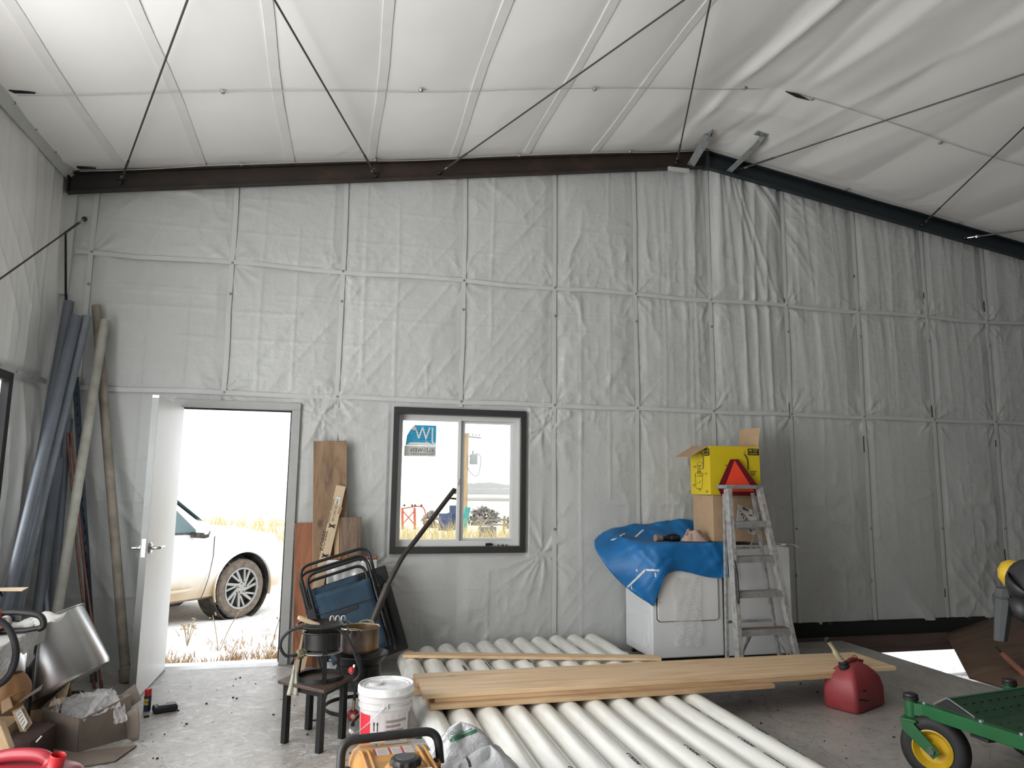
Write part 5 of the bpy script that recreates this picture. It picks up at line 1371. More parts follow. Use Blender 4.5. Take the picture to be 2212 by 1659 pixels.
# local frame: x right, y away from the camera, z up
W2 = .188
MB().bx(-W2+.01, W2-.01, -.34, .28, .03, .34).build('engine_case', BLACKPL, t, .012, world=False)
prof = [(-W2+.035, .335), (-W2+.035, .372), (-W2+.05, .408), (-W2+.075, .425), (W2-.075, .425), (W2-.05, .408), (W2-.035, .372), (W2-.035, .335)]
rings = [[Vector((x*s_, y, .335+(z-.335)*h_)) for x, z in prof] for y, s_, h_ in ((-.34, .97, .75), (-.30, 1, 1), (.215, 1, 1), (.262, .985, .93), (.284, .95, .70), (.292, .93, .40))]
tank = MB().loft(rings).build('tank_cover', GENORANGE, t, .006, world=False)
for s_ in (-1, 1):
    MB().bx(s_*(W2-.018)-.018, s_*(W2-.018)+.018, -.34, .165, .30, .352).build('side_rail', GENORANGE, t, .005, world=False)
    MB().box((s_*(W2-.022), .145, .362), (.040, .05, .018)).build('handle_tab', GENORANGE, t, .004, world=False)
    MB().lathe([(.012, 0), (.013, .004), (.009, .006), (.008, .012), (0, .012)], (s_*(W2-.022), .135, .371), (0, 0, 1), 10).build('rubber_bolt', BLACKPL, t, world=False)
    for k in range(2):
        x0 = s_*(W2-.070-.024*k)
        MB().tube(smooth_path([(x0, -.30, .432), (x0, .06, .432), (x0, .13, .431), (x0+s_*.004, .165, .424)], 4), [.006]*13, 8).build('raised_rib', GENORANGE, t, world=False)
hz0 = .35
MB().tube(arc_path([(-W2-.004, .165, hz0), (-W2+.002, .205, .455), (W2-.002, .205, .462), (W2+.004, .165, hz0)], .085, 8), .0165, 14).build('carry_handle', BLACKPL, t, world=False)
MB().prism([(-.085, -.30, .4255), (-.085, .008, .4255), (-.070, .030, .4255), (.080, .030, .4255), (.085, .008, .4255), (.085, -.30, .4255)], (0, 0, .003)).build('cap_recess', M('generator_orange_shaded', (0.40, 0.19, 0.05), .45), t, world=False)  # darker orange plate, painting the shade of a recess around the cap
MB().lathe([(.078, 0), (.070, .010), (.058, .016), (0, .016)], (.015, -.055, .427), (0, 0, 1), 32).build('filler_neck', GENORANGE, t, world=False)
cp = []
m = MB()
N = 48
rings = []
for z, r_ in ((.440, .050), (.443, .054), (.458, .054), (.464, .049), (.466, .040)):
    rings.append([Vector((.015+(r_+(.003*math.cos(k*2*math.pi*12/N) if z < .46 else 0))*math.cos(2*math.pi*k/N), -.055+(r_+(.003*math.cos(k*2*math.pi*12/N) if z < .46 else 0))*math.sin(2*math.pi*k/N), z)) for k in range(N)])
fc = m.loft(rings).build('fuel_cap', BLACKPL, t, world=False)
MB().lathe([(.036, .466), (.034, .468), (0, .468)], (.015, -.055, 0), (0, 0, 1), 32).build('cap_top', SEATGREY, fc, world=False)
for x0, x1, y0, y1, mt in ((-.075, -.035, .200, .230, LABELSILVER), (-.02, .07, .207, .235, LABELSILVER), (.082, .138, .100, .232, LABELSILVER), (-.075, .078, .100, .170, LABELWHITE)):
    MB().bx(x0, x1, y0, y1, .4255, .4262).build('warning_label', mt, t, world=False)
lr = M('label_rust_red', (0.36, 0.08, 0.08), .5)
for x0 in (-.075, -.018, .030): MB().bx(x0, x0+.010, .101, .169, .4262, .4266).build('label_stripe', lr, t, world=False)
lettering('!', .03, INK, (-.058, .203, .4266), (1, 0, 0), (0, 1, 0), t, world=False)
for k in range(4): MB().bx(-.060, -.022, .108+.015*k, .114+.015*k, .4262, .4266).build('label_print', LABELGREY, t, world=False)
for k in range(4): MB().bx(-.004, .028, .108+.015*k, .114+.015*k, .4262, .4266).build('label_print', LABELGREY, t, world=False)
for k in range(4): MB().bx(.044, .076, .108+.015*k, .114+.015*k, .4262, .4266).build('label_print', LABELGREY, t, world=False)
MB().bx(.060, .098, -.165, -.118, .4285, .446).build('fuel_gauge', CHROME, t, .002, world=False)
MB().bx(.068, .090, -.152, -.128, .446, .4475).build('gauge_window', BLACKPL, t, world=False)
MB().bx(W2-.030, W2-.004, -.30, .09, .3525, .3532).build('side_label', LABELSILVER, t, world=False)
for s_ in (-1, 1):
    for y0 in (-.30, .16): MB().bx(s_*.15-.02, s_*.15+.02, y0-.02, y0+.02, 0, .035).build('rubber_foot', BLACKPL, t, .004, world=False)

# ------------------------------------------------------------------ grocery bags on the pipes beside the generator
def bag(label, c, sx, sy, sz, seed, group='crumpled grocery bags'):
    t = thing('grocery_bag', label, 'bag', (c[0], c[1], c[2]), group=group)
    n, m_ = 46, 30; P = []
    for j in range(m_):
        v_ = j/(m_-1); row = []
        for i in range(n):
            a = 2*math.pi*i/(n-1); aa = 2*math.pi*(i % (n-1))/(n-1)
            prof_ = math.sin(math.pi*min(1, .08+v_*.92))**.55 if v_ > .5 else .75+.25*min(1, v_*3)
            f = 1+.30*(float(ridge(np.float64(math.cos(aa)*2.2+seed), np.float64(math.sin(aa)*2.2+v_*1.7), seed))-.5)+.24*(float(ridge(np.float64(math.cos(aa)*4.5+seed), np.float64(math.sin(aa)*4.5+v_*4), seed+3))-.5)
            row.append((c[0]+sx*prof_*f*math.cos(aa), c[1]+sy*prof_*f*math.sin(aa), c[2]+sz*(v_**1.1)*(1+.10*math.sin(aa*3+seed))))
        P.append(row)
    MB().grid(P).build('film', BAG, t, smooth=180)
    return t
b1 = bag('front crumpled grey plastic bag beside the generator', (.64, 2.98, .158), .135, .135, .225, 5)
b2 = bag('rear crumpled grey plastic bag with green print, behind the front bag', (.58, 3.32, .158), .135, .11, .215, 9)
def decal(o, root, pts, w_, name, mat, lift=.002):
    """strip of print laid on an object's own surface"""
    mw_ = Matrix.Translation(root.location)
    tr = BVHTree.FromPolygons([mw_ @ v.co for v in o.data.vertices], [tuple(p.vertices) for p in o.data.polygons])
    L = []
    for a_, b_ in zip(pts[:-1], pts[1:]):
        for k in range(7):
            h_ = tr.ray_cast(Vector((0, 0, CAMH)), _sight(a_[0]+(b_[0]-a_[0])*k/6, a_[1]+(b_[1]-a_[1])*k/6).normalized())
            if h_[0] is not None: L.append((h_[0], h_[1]))
    if len(L) < 3: return
    rings = []
    for i, (p, n_) in enumerate(L):
        if n_.dot(Vector((0, 0, CAMH))-p) < 0: n_ = -n_
        d_ = (L[min(i+1, len(L)-1)][0]-L[max(i-1, 0)][0]).normalized(); s_ = d_.cross(n_).normalized()*w_/2
        rings.append([p+n_*lift-s_, p+n_*lift+s_])
    return MB().grid(rings).build(name, mat, root, smooth=180)
f2 = [o for o in b2.children if o.name.startswith('film')][0]; f1 = [o for o in b1.children if o.name.startswith('film')][0]
decal(f2, b2, [(972, 1600), (1000, 1590), (1030, 1578)], .016, 'green_band', BAGGREEN)
decal(f2, b2, [(975, 1593), (1000, 1583), (1020, 1574)], .004, 'green_line', BAGGREEN)
decal(f1, b1, [(1006, 1632), (1013, 1645), (1016, 1657)], .010, 'black_print', INK)
tr = BVHTree.FromPolygons([v.co+b2.location for v in f2.data.vertices], [tuple(p.vertices) for p in f2.data.polygons])
h_ = tr.ray_cast(Vector((0, 0, CAMH)), _sight(972, 1590).normalized())
if h_[0] is not None: lettering('Quality', .020, BAGGREEN, h_[0]+Vector((0, -.012, .008)), (1, .1, .05), (0, .3, 1), b2, 'print')

# ------------------------------------------------------------------ dryer, washer and what stands on them
DX, DXR, DYF, DYB, DH = 2.555, 3.205, 5.665, 6.225, .955
t = thing('clothes_dryer', 'white clothes dryer half covered by the blue tarp', 'dryer', ((DX+DXR)/2, 5.9, 0))
MB().bx(DX, DXR, DYF, DYB, .05, DH).build('cabinet', APPL, t, .012, seg=3)
def rrect(x0, x1, z0, z1, r, y, n=5):
    out = []
    for cx0, cz0, a0 in ((x1-r, z1-r, 0), (x0+r, z1-r, 90), (x0+r, z0+r, 180), (x1-r, z0+r, 270)):
        for k in range(n+1):
            a = math.radians(a0+90*k/n); out.append((cx0+r*math.cos(a), y, cz0+r*math.sin(a)))
    return out
dz0, dz1 = .345, .885
MB().prism(rrect(DX+.040, DXR-.050, dz0-.006, dz1+.006, .035, DYF-.001), (0, -.002, 0)).build('door_gap', GASKET, t, smooth=20)
dd_ = MB().prism(rrect(DX+.046, DXR-.056, dz0, dz1, .032, DYF-.002), (0, -.016, 0)).build('front_door', APPLDOOR, t, .004, smooth=30)
MB().lathe([(0, -.003), (.004, -.002), (.004, 0)], (DX+.062, DYF-.019, .50), (0, 1, 0), 8).build('hinge_screw', GASKET, dd_)
def xrect(y0, y1, z0, z1, r, x):
    return [(x, p[0], p[2]) for p in rrect(y0, y1, z0, z1, r, 0)]
for z0, z1 in ((.12, .33), (.40, .62)):
    P0 = xrect(DYF+.06, DYB-.03, z0, z1, .05, DX-.0006)
    MB().tube(P0, .0035, 6, closed=True).build('side_rib', APPL, t)
MB().tube(xrect(DYF+.07, DYF+.17, .13, .24, .045, DX-.0006), .003, 6, closed=True).build('side_rib', APPL, t)
for x in (DX+.05, DXR-.05):
    for y in (DYF+.05, DYB-.05): MB().lathe([(.020, 0), (.022, .01), (.012, .02), (.012, .05)], (x, y, 0), (0, 0, 1), 12).build('levelling_foot', BLACKPL, t)
t = thing('washing_machine', 'white washing machine beside the dryer, behind the stepladder', 'washer', (3.55, 5.95, 0))
MB().bx(3.235, 3.865, 5.675, 6.225, .04, .935).build('cabinet', APPL, t, .012, seg=3)
MB().bx(3.245, 3.855, 5.70, 6.08, .935, .947).build('lid', APPL, t, .005)
MB().bx(3.235, 3.865, 6.09, 6.225, .935, 1.06).build('control_panel', APPL, t, .012)
MB().bx(3.225, 3.233, 5.72, 6.2, .05, .93).build('side_gap_shade', GASKET, t)  # dark sheet put in for the shade between dryer and washer
for x in (3.28, 3.82): MB().lathe([(.020, 0), (.022, .01), (.012, .02), (.012, .05)], (x, 5.73, 0), (0, 0, 1), 12).build('levelling_foot', BLACKPL, t)
q = tag(MB().grid([[(3.78+.20*i/5, 5.64+.16*j/3, .950+.010*math.sin(i*.9+j)-.012*max(0, i-3)) for i in range(6)] for j in range(4)]).build('paper_sheet', PAPER, None, smooth=180, solid=.001), 'loose sheet of paper sticking out over the right end of the washer', 'paper')

# tarp
CTRL = [
    [(2.30, 6.19, 1.00), (2.45, 6.205, 1.065), (2.64, 6.21, 1.092), (2.88, 6.21, 1.112), (3.12, 6.21, 1.14), (3.23, 6.21, 1.12)],
    [(2.20, 6.04, .955), (2.42, 6.08, 1.035), (2.64, 6.09, 1.03), (2.88, 6.09, 1.03), (3.12, 6.09, 1.03), (3.23, 6.09, 1.02)],
    [(2.165, 5.92, .90), (2.38, 5.94, .990), (2.60, 5.96, .975), (2.88, 5.96, .975), (3.10, 5.96, .972), (3.23, 5.96, .972)],
    [(2.20, 5.84, .81), (2.40, 5.80, .945), (2.58, 5.76, .975), (2.86, 5.76, .972), (3.10, 5.76, .971), (3.23, 5.76, .971)],
    [(2.26, 5.80, .72), (2.42, 5.70, .845), (2.60, 5.645, .955), (2.86, 5.642, .965), (3.10, 5.642, .966), (3.24, 5.642, .967)],
    [(2.36, 5.78, .62), (2.45, 5.66, .72), (2.60, 5.60, .84), (2.84, 5.625, .87), (3.10, 5.632, .86), (3.25, 5.632, .86)],
    [(2.46, 5.76, .545), (2.50, 5.63, .61), (2.63, 5.585, .735), (2.80, 5.62, .765), (3.10, 5.628, .74), (3.255, 5.628, .74)],
    [(2.56, 5.70, .475), (2.555, 5.62, .49), (2.625, 5.60, .66), (2.745, 5.625, .755), (3.06, 5.626, .695), (3.258, 5.626, .692)],
]
t = thing('blue_tarp', 'blue tarp with white tape strips draped over the dryer', 'tarp', (2.75, 5.9, DH))
# refine the control net by bicubic Catmull-Rom and crease it a little
rows = [smooth_path(r, 8) for r in CTRL]
cols = [smooth_path([r[k] for r in rows], 7) for k in range(len(rows[0]))]
P = []
for j in range(len(cols[0])):
    row = []
    for k in range(len(cols)):
        p = cols[k][j].copy()
        edge = max(0.0, 1-abs(p.z-.972)/.02) if (p.x > 2.56 and p.y > 5.66 and p.y < 6.0) else 0
        w_ = (float(ridge(np.float64(p.x*7+p.z*5), np.float64(p.y*5-p.z*4), 121))**3-.25)*.040+(float(ridge(np.float64(p.x*15-p.z*9), np.float64(p.y*9+p.z*7), 122))**3-.25)*.018
        w_ *= (1-.85*edge)
        p += Vector((-.55, -.75, .35))*max(w_, -.004)
        row.append(p)
    P.append(row)
tarp = MB().grid(P).build('sheet', TARP, t, smooth=60, solid=.0025)
bt = BVHTree.FromPolygons([p for r in P for p in r], [(j*len(P[0])+k, j*len(P[0])+k+1, (j+1)*len(P[0])+k+1, (j+1)*len(P[0])+k) for j in range(len(P)-1) for k in range(len(P[0])-1)])
def tape(pts, w_, name='tape_strip'):
    L = []
    for a_, b_ in zip(pts[:-1], pts[1:]):
        for k in range(9):
            u_, v_ = a_[0]+(b_[0]-a_[0])*k/8, a_[1]+(b_[1]-a_[1])*k/8
            h_ = bt.ray_cast(Vector((0, 0, CAMH)), _sight(u_, v_).normalized())
            if h_[0] is not None: L.append((h_[0], h_[1]))
    if len(L) < 2: return
    rings = []
    for i, (p, n_) in enumerate(L):
        if n_.y > 0: n_ = -n_
        d_ = (L[min(i+1, len(L)-1)][0]-L[max(i-1, 0)][0]).normalized(); s_ = d_.cross(n_).normalized()*w_/2
        rings.append([p+n_*.0045-s_, p+n_*.0045+s_])
    MB().grid(rings).build(name, TARPWHITE, t, smooth=180)
tape([(1353, 1270), (1375, 1250), (1394, 1231), (1424, 1232)], .016)
tape([(1364, 1264), (1365, 1273)], .009)
tape([(1415, 1236), (1417, 1246)], .013)
tape([(1320, 1168), (1334, 1163), (1349, 1153)], .020)
tape([(1372, 1161), (1390, 1145)], .016)
tape([(1375, 1229), (1376, 1234)], .014)
# things on the dryer
t = thing('flashlight_tool', 'black hand tool with a round pinkish end lying on the tarp', 'tool', at(1412, 1170, 5.88))
z_ = .998
MB().tube([(2.745, 5.86, z_), (2.83, 5.875, z_), (2.835, 5.876, z_), (2.92, 5.89, z_)], [.020, .022, .027, .026], 12).build('barrel', BLACKPL, t)
MB().tube([(2.68, 5.85, z_+.004), (2.745, 5.86, z_)], [.030, .024], 14).build('round_end', M('pinkish_wood', (0.34, 0.20, 0.15), .6), t)
MB().tube(smooth_path([(2.80, 5.865, z_+.024), (2.86, 5.87, z_+.034), (2.92, 5.885, z_+.022)], 4), .006, 6).build('trigger_guard', BLACKPL, t)
MB().box((2.90, 5.875, z_+.008), (.03, .02, .03)).build('clip', RUSTPIPE, t, .003)
t = thing('crumpled_rag', 'crumpled pinkish shop rag lying on the tarp next to the carton', 'rag', (3.0, 5.80, .975))
P = []
for j in range(22):
    row = []
    for i in range(40):
        a = 2*math.pi*(i % 39)/39; r_ = j/21
        rr_ = (.115+.05*math.cos(a))*r_*(1+.12*math.sin(a*5))
        zz_ = .076*(1-r_**2.2)*(.62+.9*float(ridge(np.float64(math.cos(a)*r_*4.3+2), np.float64(math.sin(a)*r_*4.3), 131))**1.5)
        row.append((2.985+rr_*1.15*math.cos(a), 5.80+rr_*.62*math.sin(a), .975+zz_+.004))
    P.append(row)
MB().grid(P).build('cloth', PINKRAG, t, smooth=180)

# cartons
def carton_shell(t, x0, x1, y0, y1, z0, z1, mat, name='carton_body', th=.005):
    m = MB().bx(x0, x0+th, y0, y1, z0, z1).bx(x1-th, x1, y0, y1, z0, z1).bx(x0+th, x1-th, y0, y0+th, z0, z1).bx(x0+th, x1-th, y1-th, y1, z0, z1).bx(x0+th, x1-th, y0+th, y1-th, z0, z0+th)
    return m.build(name, mat, t)
BX0, BX1, BY0, BY1 = 3.165, 3.695, 5.725, 6.085
t = thing('cardboard_box', 'plain brown cardboard box on the dryer under the yellow box', 'box', (3.43, 5.9, .975))
MB().bx(BX0, BX1, BY0, BY1, .978, 1.372).build('carton_body', CARD, t, .003)
MB().bx(BX0+.10, BX0+.145, BY0-.0015, BY0, 1.0, 1.045).build('paper_label', PAPER, t)
MB().bx(BX0+.004, BX1-.004, BY0-.004, BY0+.02, 1.366, 1.374).build('top_flap_edge', CARDIN, t)
YX0, YX1 = 3.15, 3.635
t = thing('yellow_carton', 'yellow printed fryer carton with raised flaps on the brown box', 'box', (3.39, 5.9, 1.376))
yb = carton_shell(t, YX0, YX1, BY0, BY1, 1.377, 1.800, BOXYELLOW)
MB().prism([(YX0+.002, BY0+.01, 1.800), (YX0+.002, BY1-.005, 1.800), (YX0-.175, BY1-.03, 1.705), (YX0-.175, BY0+.06, 1.70)], (.002, 0, .005)).build('flap', CARD, t)
MB().prism([(YX1-.004, BY0+.01, 1.800), (YX1-.004, BY1-.01, 1.800), (YX1+.030, BY1-.01, 1.985), (YX1+.030, BY0+.02, 1.975)], (.004, 0, 0)).build('flap', CARD, t)
MB().bx(YX0+.01, YX1-.01, BY1-.006, BY1-.001, 1.80, 1.815).build('flap', CARD, t)
yf = BY0-.0008
MB().bx(YX1-.115, YX1-.004, yf-.0006, yf, 1.725, 1.785).build('black_panel', INK, t)
lettering('36 QT', .034, BOXYELLOW, (YX1-.108, yf-.0014, 1.757), (1, 0, 0), (0, 0, 1), t, xscale=1.0)
lettering('CAPACITY', .0185, BOXYELLOW, (YX1-.108, yf-.0014, 1.733), (1, 0, 0), (0, 0, 1), t)
xl = YX0-.0008
MB().bx(xl-.0006, xl, BY0+.004, BY0+.10, 1.715, 1.778).build('black_panel', INK, t)
lettering('36 QT', .032, BOXYELLOW, (xl-.0014, BY0+.095, 1.748), (0, -1, 0), (0, 0, 1), t)
lettering('CAPACITY', .0165, BOXYELLOW, (xl-.0014, BY0+.095, 1.724), (0, -1, 0), (0, 0, 1), t)
def yl(a, z): return (xl-.001, BY0+a, z)
def lineart(pts, r_=.0016, n_='line_drawing'): MB().tube(pts, r_, 5).build(n_, INK, t)
lineart(smooth_path([yl(.16, 1.74), yl(.125, 1.735), yl(.115, 1.68), yl(.118, 1.62), yl(.135, 1.60)], 5), .004, 'printed_hose')
lineart([yl(.185+.045*math.cos(k*.3), 1.648+.016*math.sin(k*.3)) for k in range(22)])
lineart([yl(.225, 1.64), yl(.225, 1.56), yl(.18, 1.535), yl(.15, 1.56)])
for k in range(5): lineart([yl(.215-.003*k, 1.565+.016*k), yl(.165, 1.560+.016*k)], .003, 'hatching')
lineart([yl(.20+.075*math.cos(k*.3), 1.555+.020*math.sin(k*.3)) for k in range(22)])
lineart([yl(.275, 1.55), yl(.27, 1.45), yl(.25, 1.425), yl(.20, 1.43)])
lineart([yl(.13, 1.555), yl(.14, 1.50), yl(.15, 1.44), yl(.17, 1.42)])
lineart(smooth_path([yl(.25, 1.475), yl(.20, 1.48), yl(.17, 1.50)], 4))
lineart([yl(.19, 1.405), yl(.19, 1.43), yl(.205, 1.42)], .003)
for a0, a1, z in ((.30, .245, 1.626), (.09, .055, 1.56), (.32, .28, 1.46), (.09, .04, 1.405)):
    MB().bx(xl-.0006, xl, BY0+min(a0, a1), BY0+max(a0, a1), z, z+.005).build('caption', INK, t)
    MB().bx(xl-.0006, xl, BY0+min(a0, a1)+.006, BY0+max(a0, a1), z-.010, z-.006).build('caption', INK, t)
lf = lambda pts, r_: MB().tube([(x, yf-.001, z) for x, z in pts], r_, 5).build('printed_hose', INK, t)
lf([(YX1-.155, 1.745), (YX1-.140, 1.72), (YX1-.122, 1.69), (YX1-.118, 1.64), (YX1-.118, 1.60)], .0055)
MB().tube([(YX1-.160, yf-.001, 1.76), (YX1-.146, yf-.001, 1.732)], .006, 6).build('printed_lighter_end', CARD, t)
for x0, x1, z in ((YX0+.145, YX0+.185, 1.63), (YX1-.095, YX1-.035, 1.58), (YX1-.095, YX1-.045, 1.565), (YX1-.09, YX1-.05, 1.55)):
    MB().bx(x0, x1, yf-.0006, yf, z, z+.006).build('caption', INK, t)

# slow moving vehicle triangle, leaning on the cartons
t = thing('warning_triangle', 'orange slow vehicle triangle with dark red border behind the ladder top', 'sign', (3.36, 5.69, 1.38))
ty = 5.665
def tri(pts, n_, mat, y, th=.002): return MB().prism([(x, y+.06*(z-1.35)/.3*.35, z) for x, z in pts], (0, -th, 0)).build(n_, mat, t)
tri([(3.325, 1.685), (3.405, 1.685), (3.588, 1.440), (3.560, 1.372), (3.215, 1.372), (3.185, 1.440)], 'red_border', SIGNRED, ty)
tri([(3.365, 1.675), (3.535, 1.405), (3.235, 1.405)], 'orange_centre', SIGNORANGE, ty-.0025)

# stepladder
t = thing('stepladder', 'paint splashed aluminium stepladder standing in front of the washer', 'ladder', (3.4, 5.42, 0))
LT, RT = at(1571, 1056, 5.49), at(1640, 1054, 5.49)
LB = Vector((3.115, 5.29, 0)); RB = Vector((3.645, 5.29, 0))
def lad(f, s_): return (LB.lerp(LT, f) if s_ < 0 else RB.lerp(RT, f))
for s_ in (-1, 1):
    a_, b_ = lad(0, s_), lad(1, s_)
    MB().bar(a_, b_, .030, .070, (0, -1, .1)).build('side_rail', LADDER, t, .002)
    MB().bar(a_+Vector((s_*-.017, -.034, 0)), b_+Vector((s_*-.017, -.034, 0)), .012, .004, (0, -1, .1)).build('rail_flange', LADDER, t)
    MB().bar(a_-Vector((0, 0, 0)), a_.lerp(b_, .03), .036, .078, (0, -1, .1)).build('rubber_foot', BLACKPL, t)
for k, f in enumerate((.225, .425, .615, .81)):
    a_, b_ = lad(f, -1)+Vector((.012, 0, 0)), lad(f, 1)-Vector((.012, 0, 0))
    MB().bar(a_+Vector((0, .02, .0)), b_+Vector((0, .02, 0)), .10, .004, (0, 0, 1)).build('tread', TREAD if k == 0 else LADDERSTEP, t)
    MB().bar(a_+Vector((0, -.030, -.022)), b_+Vector((0, -.030, -.022)), .004, .048, (0, 0, 1)).build('step_front', LADDERSTEP, t)
tc_ = (LT+RT)/2
MB().box((tc_.x, tc_.y+.05, tc_.z+.012), (RT.x-LT.x+.055, .17, .032)).build('top_cap', LADDERSTEP, t, .004)
for s_ in (-1, 1):
    a_ = lad(0, s_)+Vector((s_*-.02, .22, 0)); b_ = lad(.97, s_)+Vector((s_*-.02, .085, 0))
    MB().bar(a_, b_, .022, .030, (0, -1, 0)).build('rear_leg', LADDER, t)
    e = lad(.21, s_); 
    MB().bar(Vector((e.x-s_*.10, 5.33, e.z-.02)), lad(.03, s_)-Vector((s_*.01, -.02, 0)), .010, .012, (0, -1, 0)).build('foot_brace', LADDER, t)
    MB().bar(Vector((e.x-s_*.14, 5.35, e.z-.02)), lad(.03, s_)-Vector((s_*.01, -.06, 0)), .010, .012, (0, -1, 0)).build('foot_brace', LADDER, t)
for z in (.35, .95):
    MB().bar(lad(z/1.45, -1)+Vector((.02, .20*(1-z/1.6)+.05, 0)), lad(z/1.45, 1)+Vector((-.02, .20*(1-z/1.6)+.05, 0)), .02, .02).build('rear_brace', LADDER, t)
s0 = lad(.56, -1); 
MB().tube(smooth_path([lad(.60, -1)+Vector((-.004, -.045, 0)), lad(.52, -1)+Vector((.012, -.05, 0)), lad(.38, -1)+Vector((.012, -.048, 0)), lad(.40, -1)+Vector((-.006, -.045, 0)), lad(.56, -1)+Vector((-.002, -.042, 0))], 5), .004, 6).build('spreader_wire', BLACKMETAL, t)
# paint shelf hanging behind the second rung
p0, p1, p2, p3 = at(1596, 1090, 5.60), at(1642, 1108, 5.60), at(1632, 1158, 5.54), at(1591, 1140, 5.54)
MB().prism([p0, p1, p2, p3], (0, .012, .003)).build('paint_shelf', SPECK, t)
MB().bar(at(1632, 1150, 5.56), at(1620, 1185, 5.47), .012, .008, (0, -1, 0)).build('shelf_stay', LADDER, t)

# bubble wrap hanging down the dryer front
t = thing('bubble_wrap', 'strip of clear bubble wrap hanging down the front of the dryer', 'bubble wrap', (2.87, 5.64, .4))
P = []
for j in range(30):
    z = .70-.555*j/29
    P.append([(2.735+.245*i/16+.006*math.sin(j*.9), 5.632-.006*math.sin(i*1.1+j*.4)-.012*(j/29)*abs(math.sin(j*.35)), z+.008*math.sin(i*.9)*(j/29)) for i in range(17)])
MB().grid(P).build('film', BUBBLE, t, smooth=180)
m = MB()
for j in range(34):
    for i in range(15):
        x = 2.742+.016*i+(.008 if j % 2 else 0); z = .69-.0162*j
        m.lathe([(0, .0055), (.0045, .0035), (.0062, 0)], (x, 5.622, z), (0, -1, 0), 6)
tag(m.build('bubbles', BUBBLE, t, smooth=180), kind='stuff')

# ------------------------------------------------------------------ right hand side: fuel can, leaning sheet, mower
def rring(c, ax, ay, hx, hy, r, z, n=5):
    out = []
    r = min(r, hx*.95, hy*.95)
    for sx, sy, a0 in ((1, 1, 0), (-1, 1, 90), (-1, -1, 180), (1, -1, 270)):
        for k in range(n+1):
            a = math.radians(a0+90*k/n); lx = sx*(hx-r)+r*math.cos(a); ly = sy*(hy-r)+r*math.sin(a)
            out.append(Vector(c)+ax*lx+ay*ly+Vector((0, 0, z)))
    return out
ax, ay = Vector((.91, .415, 0)), Vector((-.415, .91, 0))
gc = Vector((3.432, 4.39, 0))
t = thing('fuel_can', 'faded red plastic fuel can with cream spout standing on the concrete at right', 'fuel can', gc)
rings = [rring(gc+ax*o_, ax, ay, .195*s1, .118*s2, .032, z) for z, s1, s2, o_ in ((0, .93, .90, 0), (.012, 1.0, 1.0, 0), (.12, 1.0, 1.0, 0), (.185, .93, .90, -.006), (.225, .80, .74, -.012), (.255, .62, .52, -.012), (.275, .44, .34, -.012), (.283, .34, .24, -.012))]
MB().loft(rings).build('can_body', GASRED, t, smooth=60)
hA, hB = gc+ax*-.085+Vector((0, 0, .285)), gc+ax*.105+Vector((0, 0, .262))
MB().tube(smooth_path([hA, hA.lerp(hB, .3)+Vector((0, 0, .022)), hA.lerp(hB, .7)+Vector((0, 0, .024)), hB], 5), .013, 10).build('handle', GASRED, t)
MB().lathe([(.0, -.012), (.020, -.010), (.022, .010), (0, .012)], hB+Vector((0, 0, .014)), (.2, 0, 1), 10).build('vent_cap', REDDARK, t)
MB().tube(smooth_path([hB+Vector((-.01, 0, .02)), hB+Vector((-.03, 0, .045)), hB+Vector((-.055, 0, .048)), hB+Vector((-.05, 0, .03)), hB+Vector((-.012, 0, .02))], 4), .002, 5).build('cap_tether', BLACKPL, t)
s0 = gc+ax*-.115+Vector((0, 0, .262))
s1 = at(1809, 1416, s0.y-.01); s2 = at(1797, 1396, s0.y-.02); s3 = at(1788, 1384, s0.y-.03)
MB().lathe([(.034, -.03), (.034, 0), (.031, .004), (.031, .020), (.022, .028), (.016, .032), (0, .032)], s0+Vector((0, 0, .012)), (-.22, 0, 1), 20).build('collar', BLACKPL, t)
MB().tube(smooth_path([s0+Vector((-.006, 0, .04)), s1, s2, s3], 5), [.017]*8+[.0125]*8, 12).build('spout', SPOUT, t)
MB().tube([s3, s3+(s3-s2).normalized()*.018], [.0165, .0165], 12).build('spout_tip', BLACKPL, t)
m = MB()
for (lx, z, l_, h_) in ((-.05, .135, .055, .010), (-.09, .085, .08, .014), (-.03, .070, .05, .010)):
    m.box(gc+ay*-.1185+ax*(lx-.04)+Vector((0, 0, z)), (l_, .0016, h_), (0, .12, math.atan2(.415, .91)))
tag(m.build('scuff_marks', DEBRIS, t), kind='stuff')

# warped sheet bridging the pit between wall and slab edge
A_, B_, C_, E_ = Vector((5.93, 6.19, .03)), Vector((4.79, 4.81, .012)), Vector((7.35, 6.19, .36)), Vector((4.86, 2.6, .02))
F_ = Vector((7.6, 2.9, .30))
P = [[(A_.lerp(B_, min(1, j/6)) if j <= 6 else B_.lerp(E_, (j-6)/6)).lerp(C_.lerp(F_, j/12), i/8) for i in range(9)] for j in range(13)]
q = tag(MB().grid(P).build('plywood_sheet', PLYDARK, None, smooth=60, solid=.016), 'large dark plywood sheet laid over the pit at the right edge', 'plywood')
t = thing('tool_handle', 'reddish tool handle with a dark tip leaning at the right edge', 'tool', at(2212, 1456, 4.6))
p0, p1, p2 = at(2152, 1398, 5.0), at(2166, 1413, 4.92), at(2262, 1502, 4.36)
MB().tube([p0, p1], [.010, .012], 8).build('steel_tip', RUSTPIPE, t)
MB().tube([p1, p1.lerp(p2, .08), p2], [.018, .023, .024], 12).build('grip', M('terracotta_handle', (0.30, 0.12, 0.08), .6, var=.25), t)
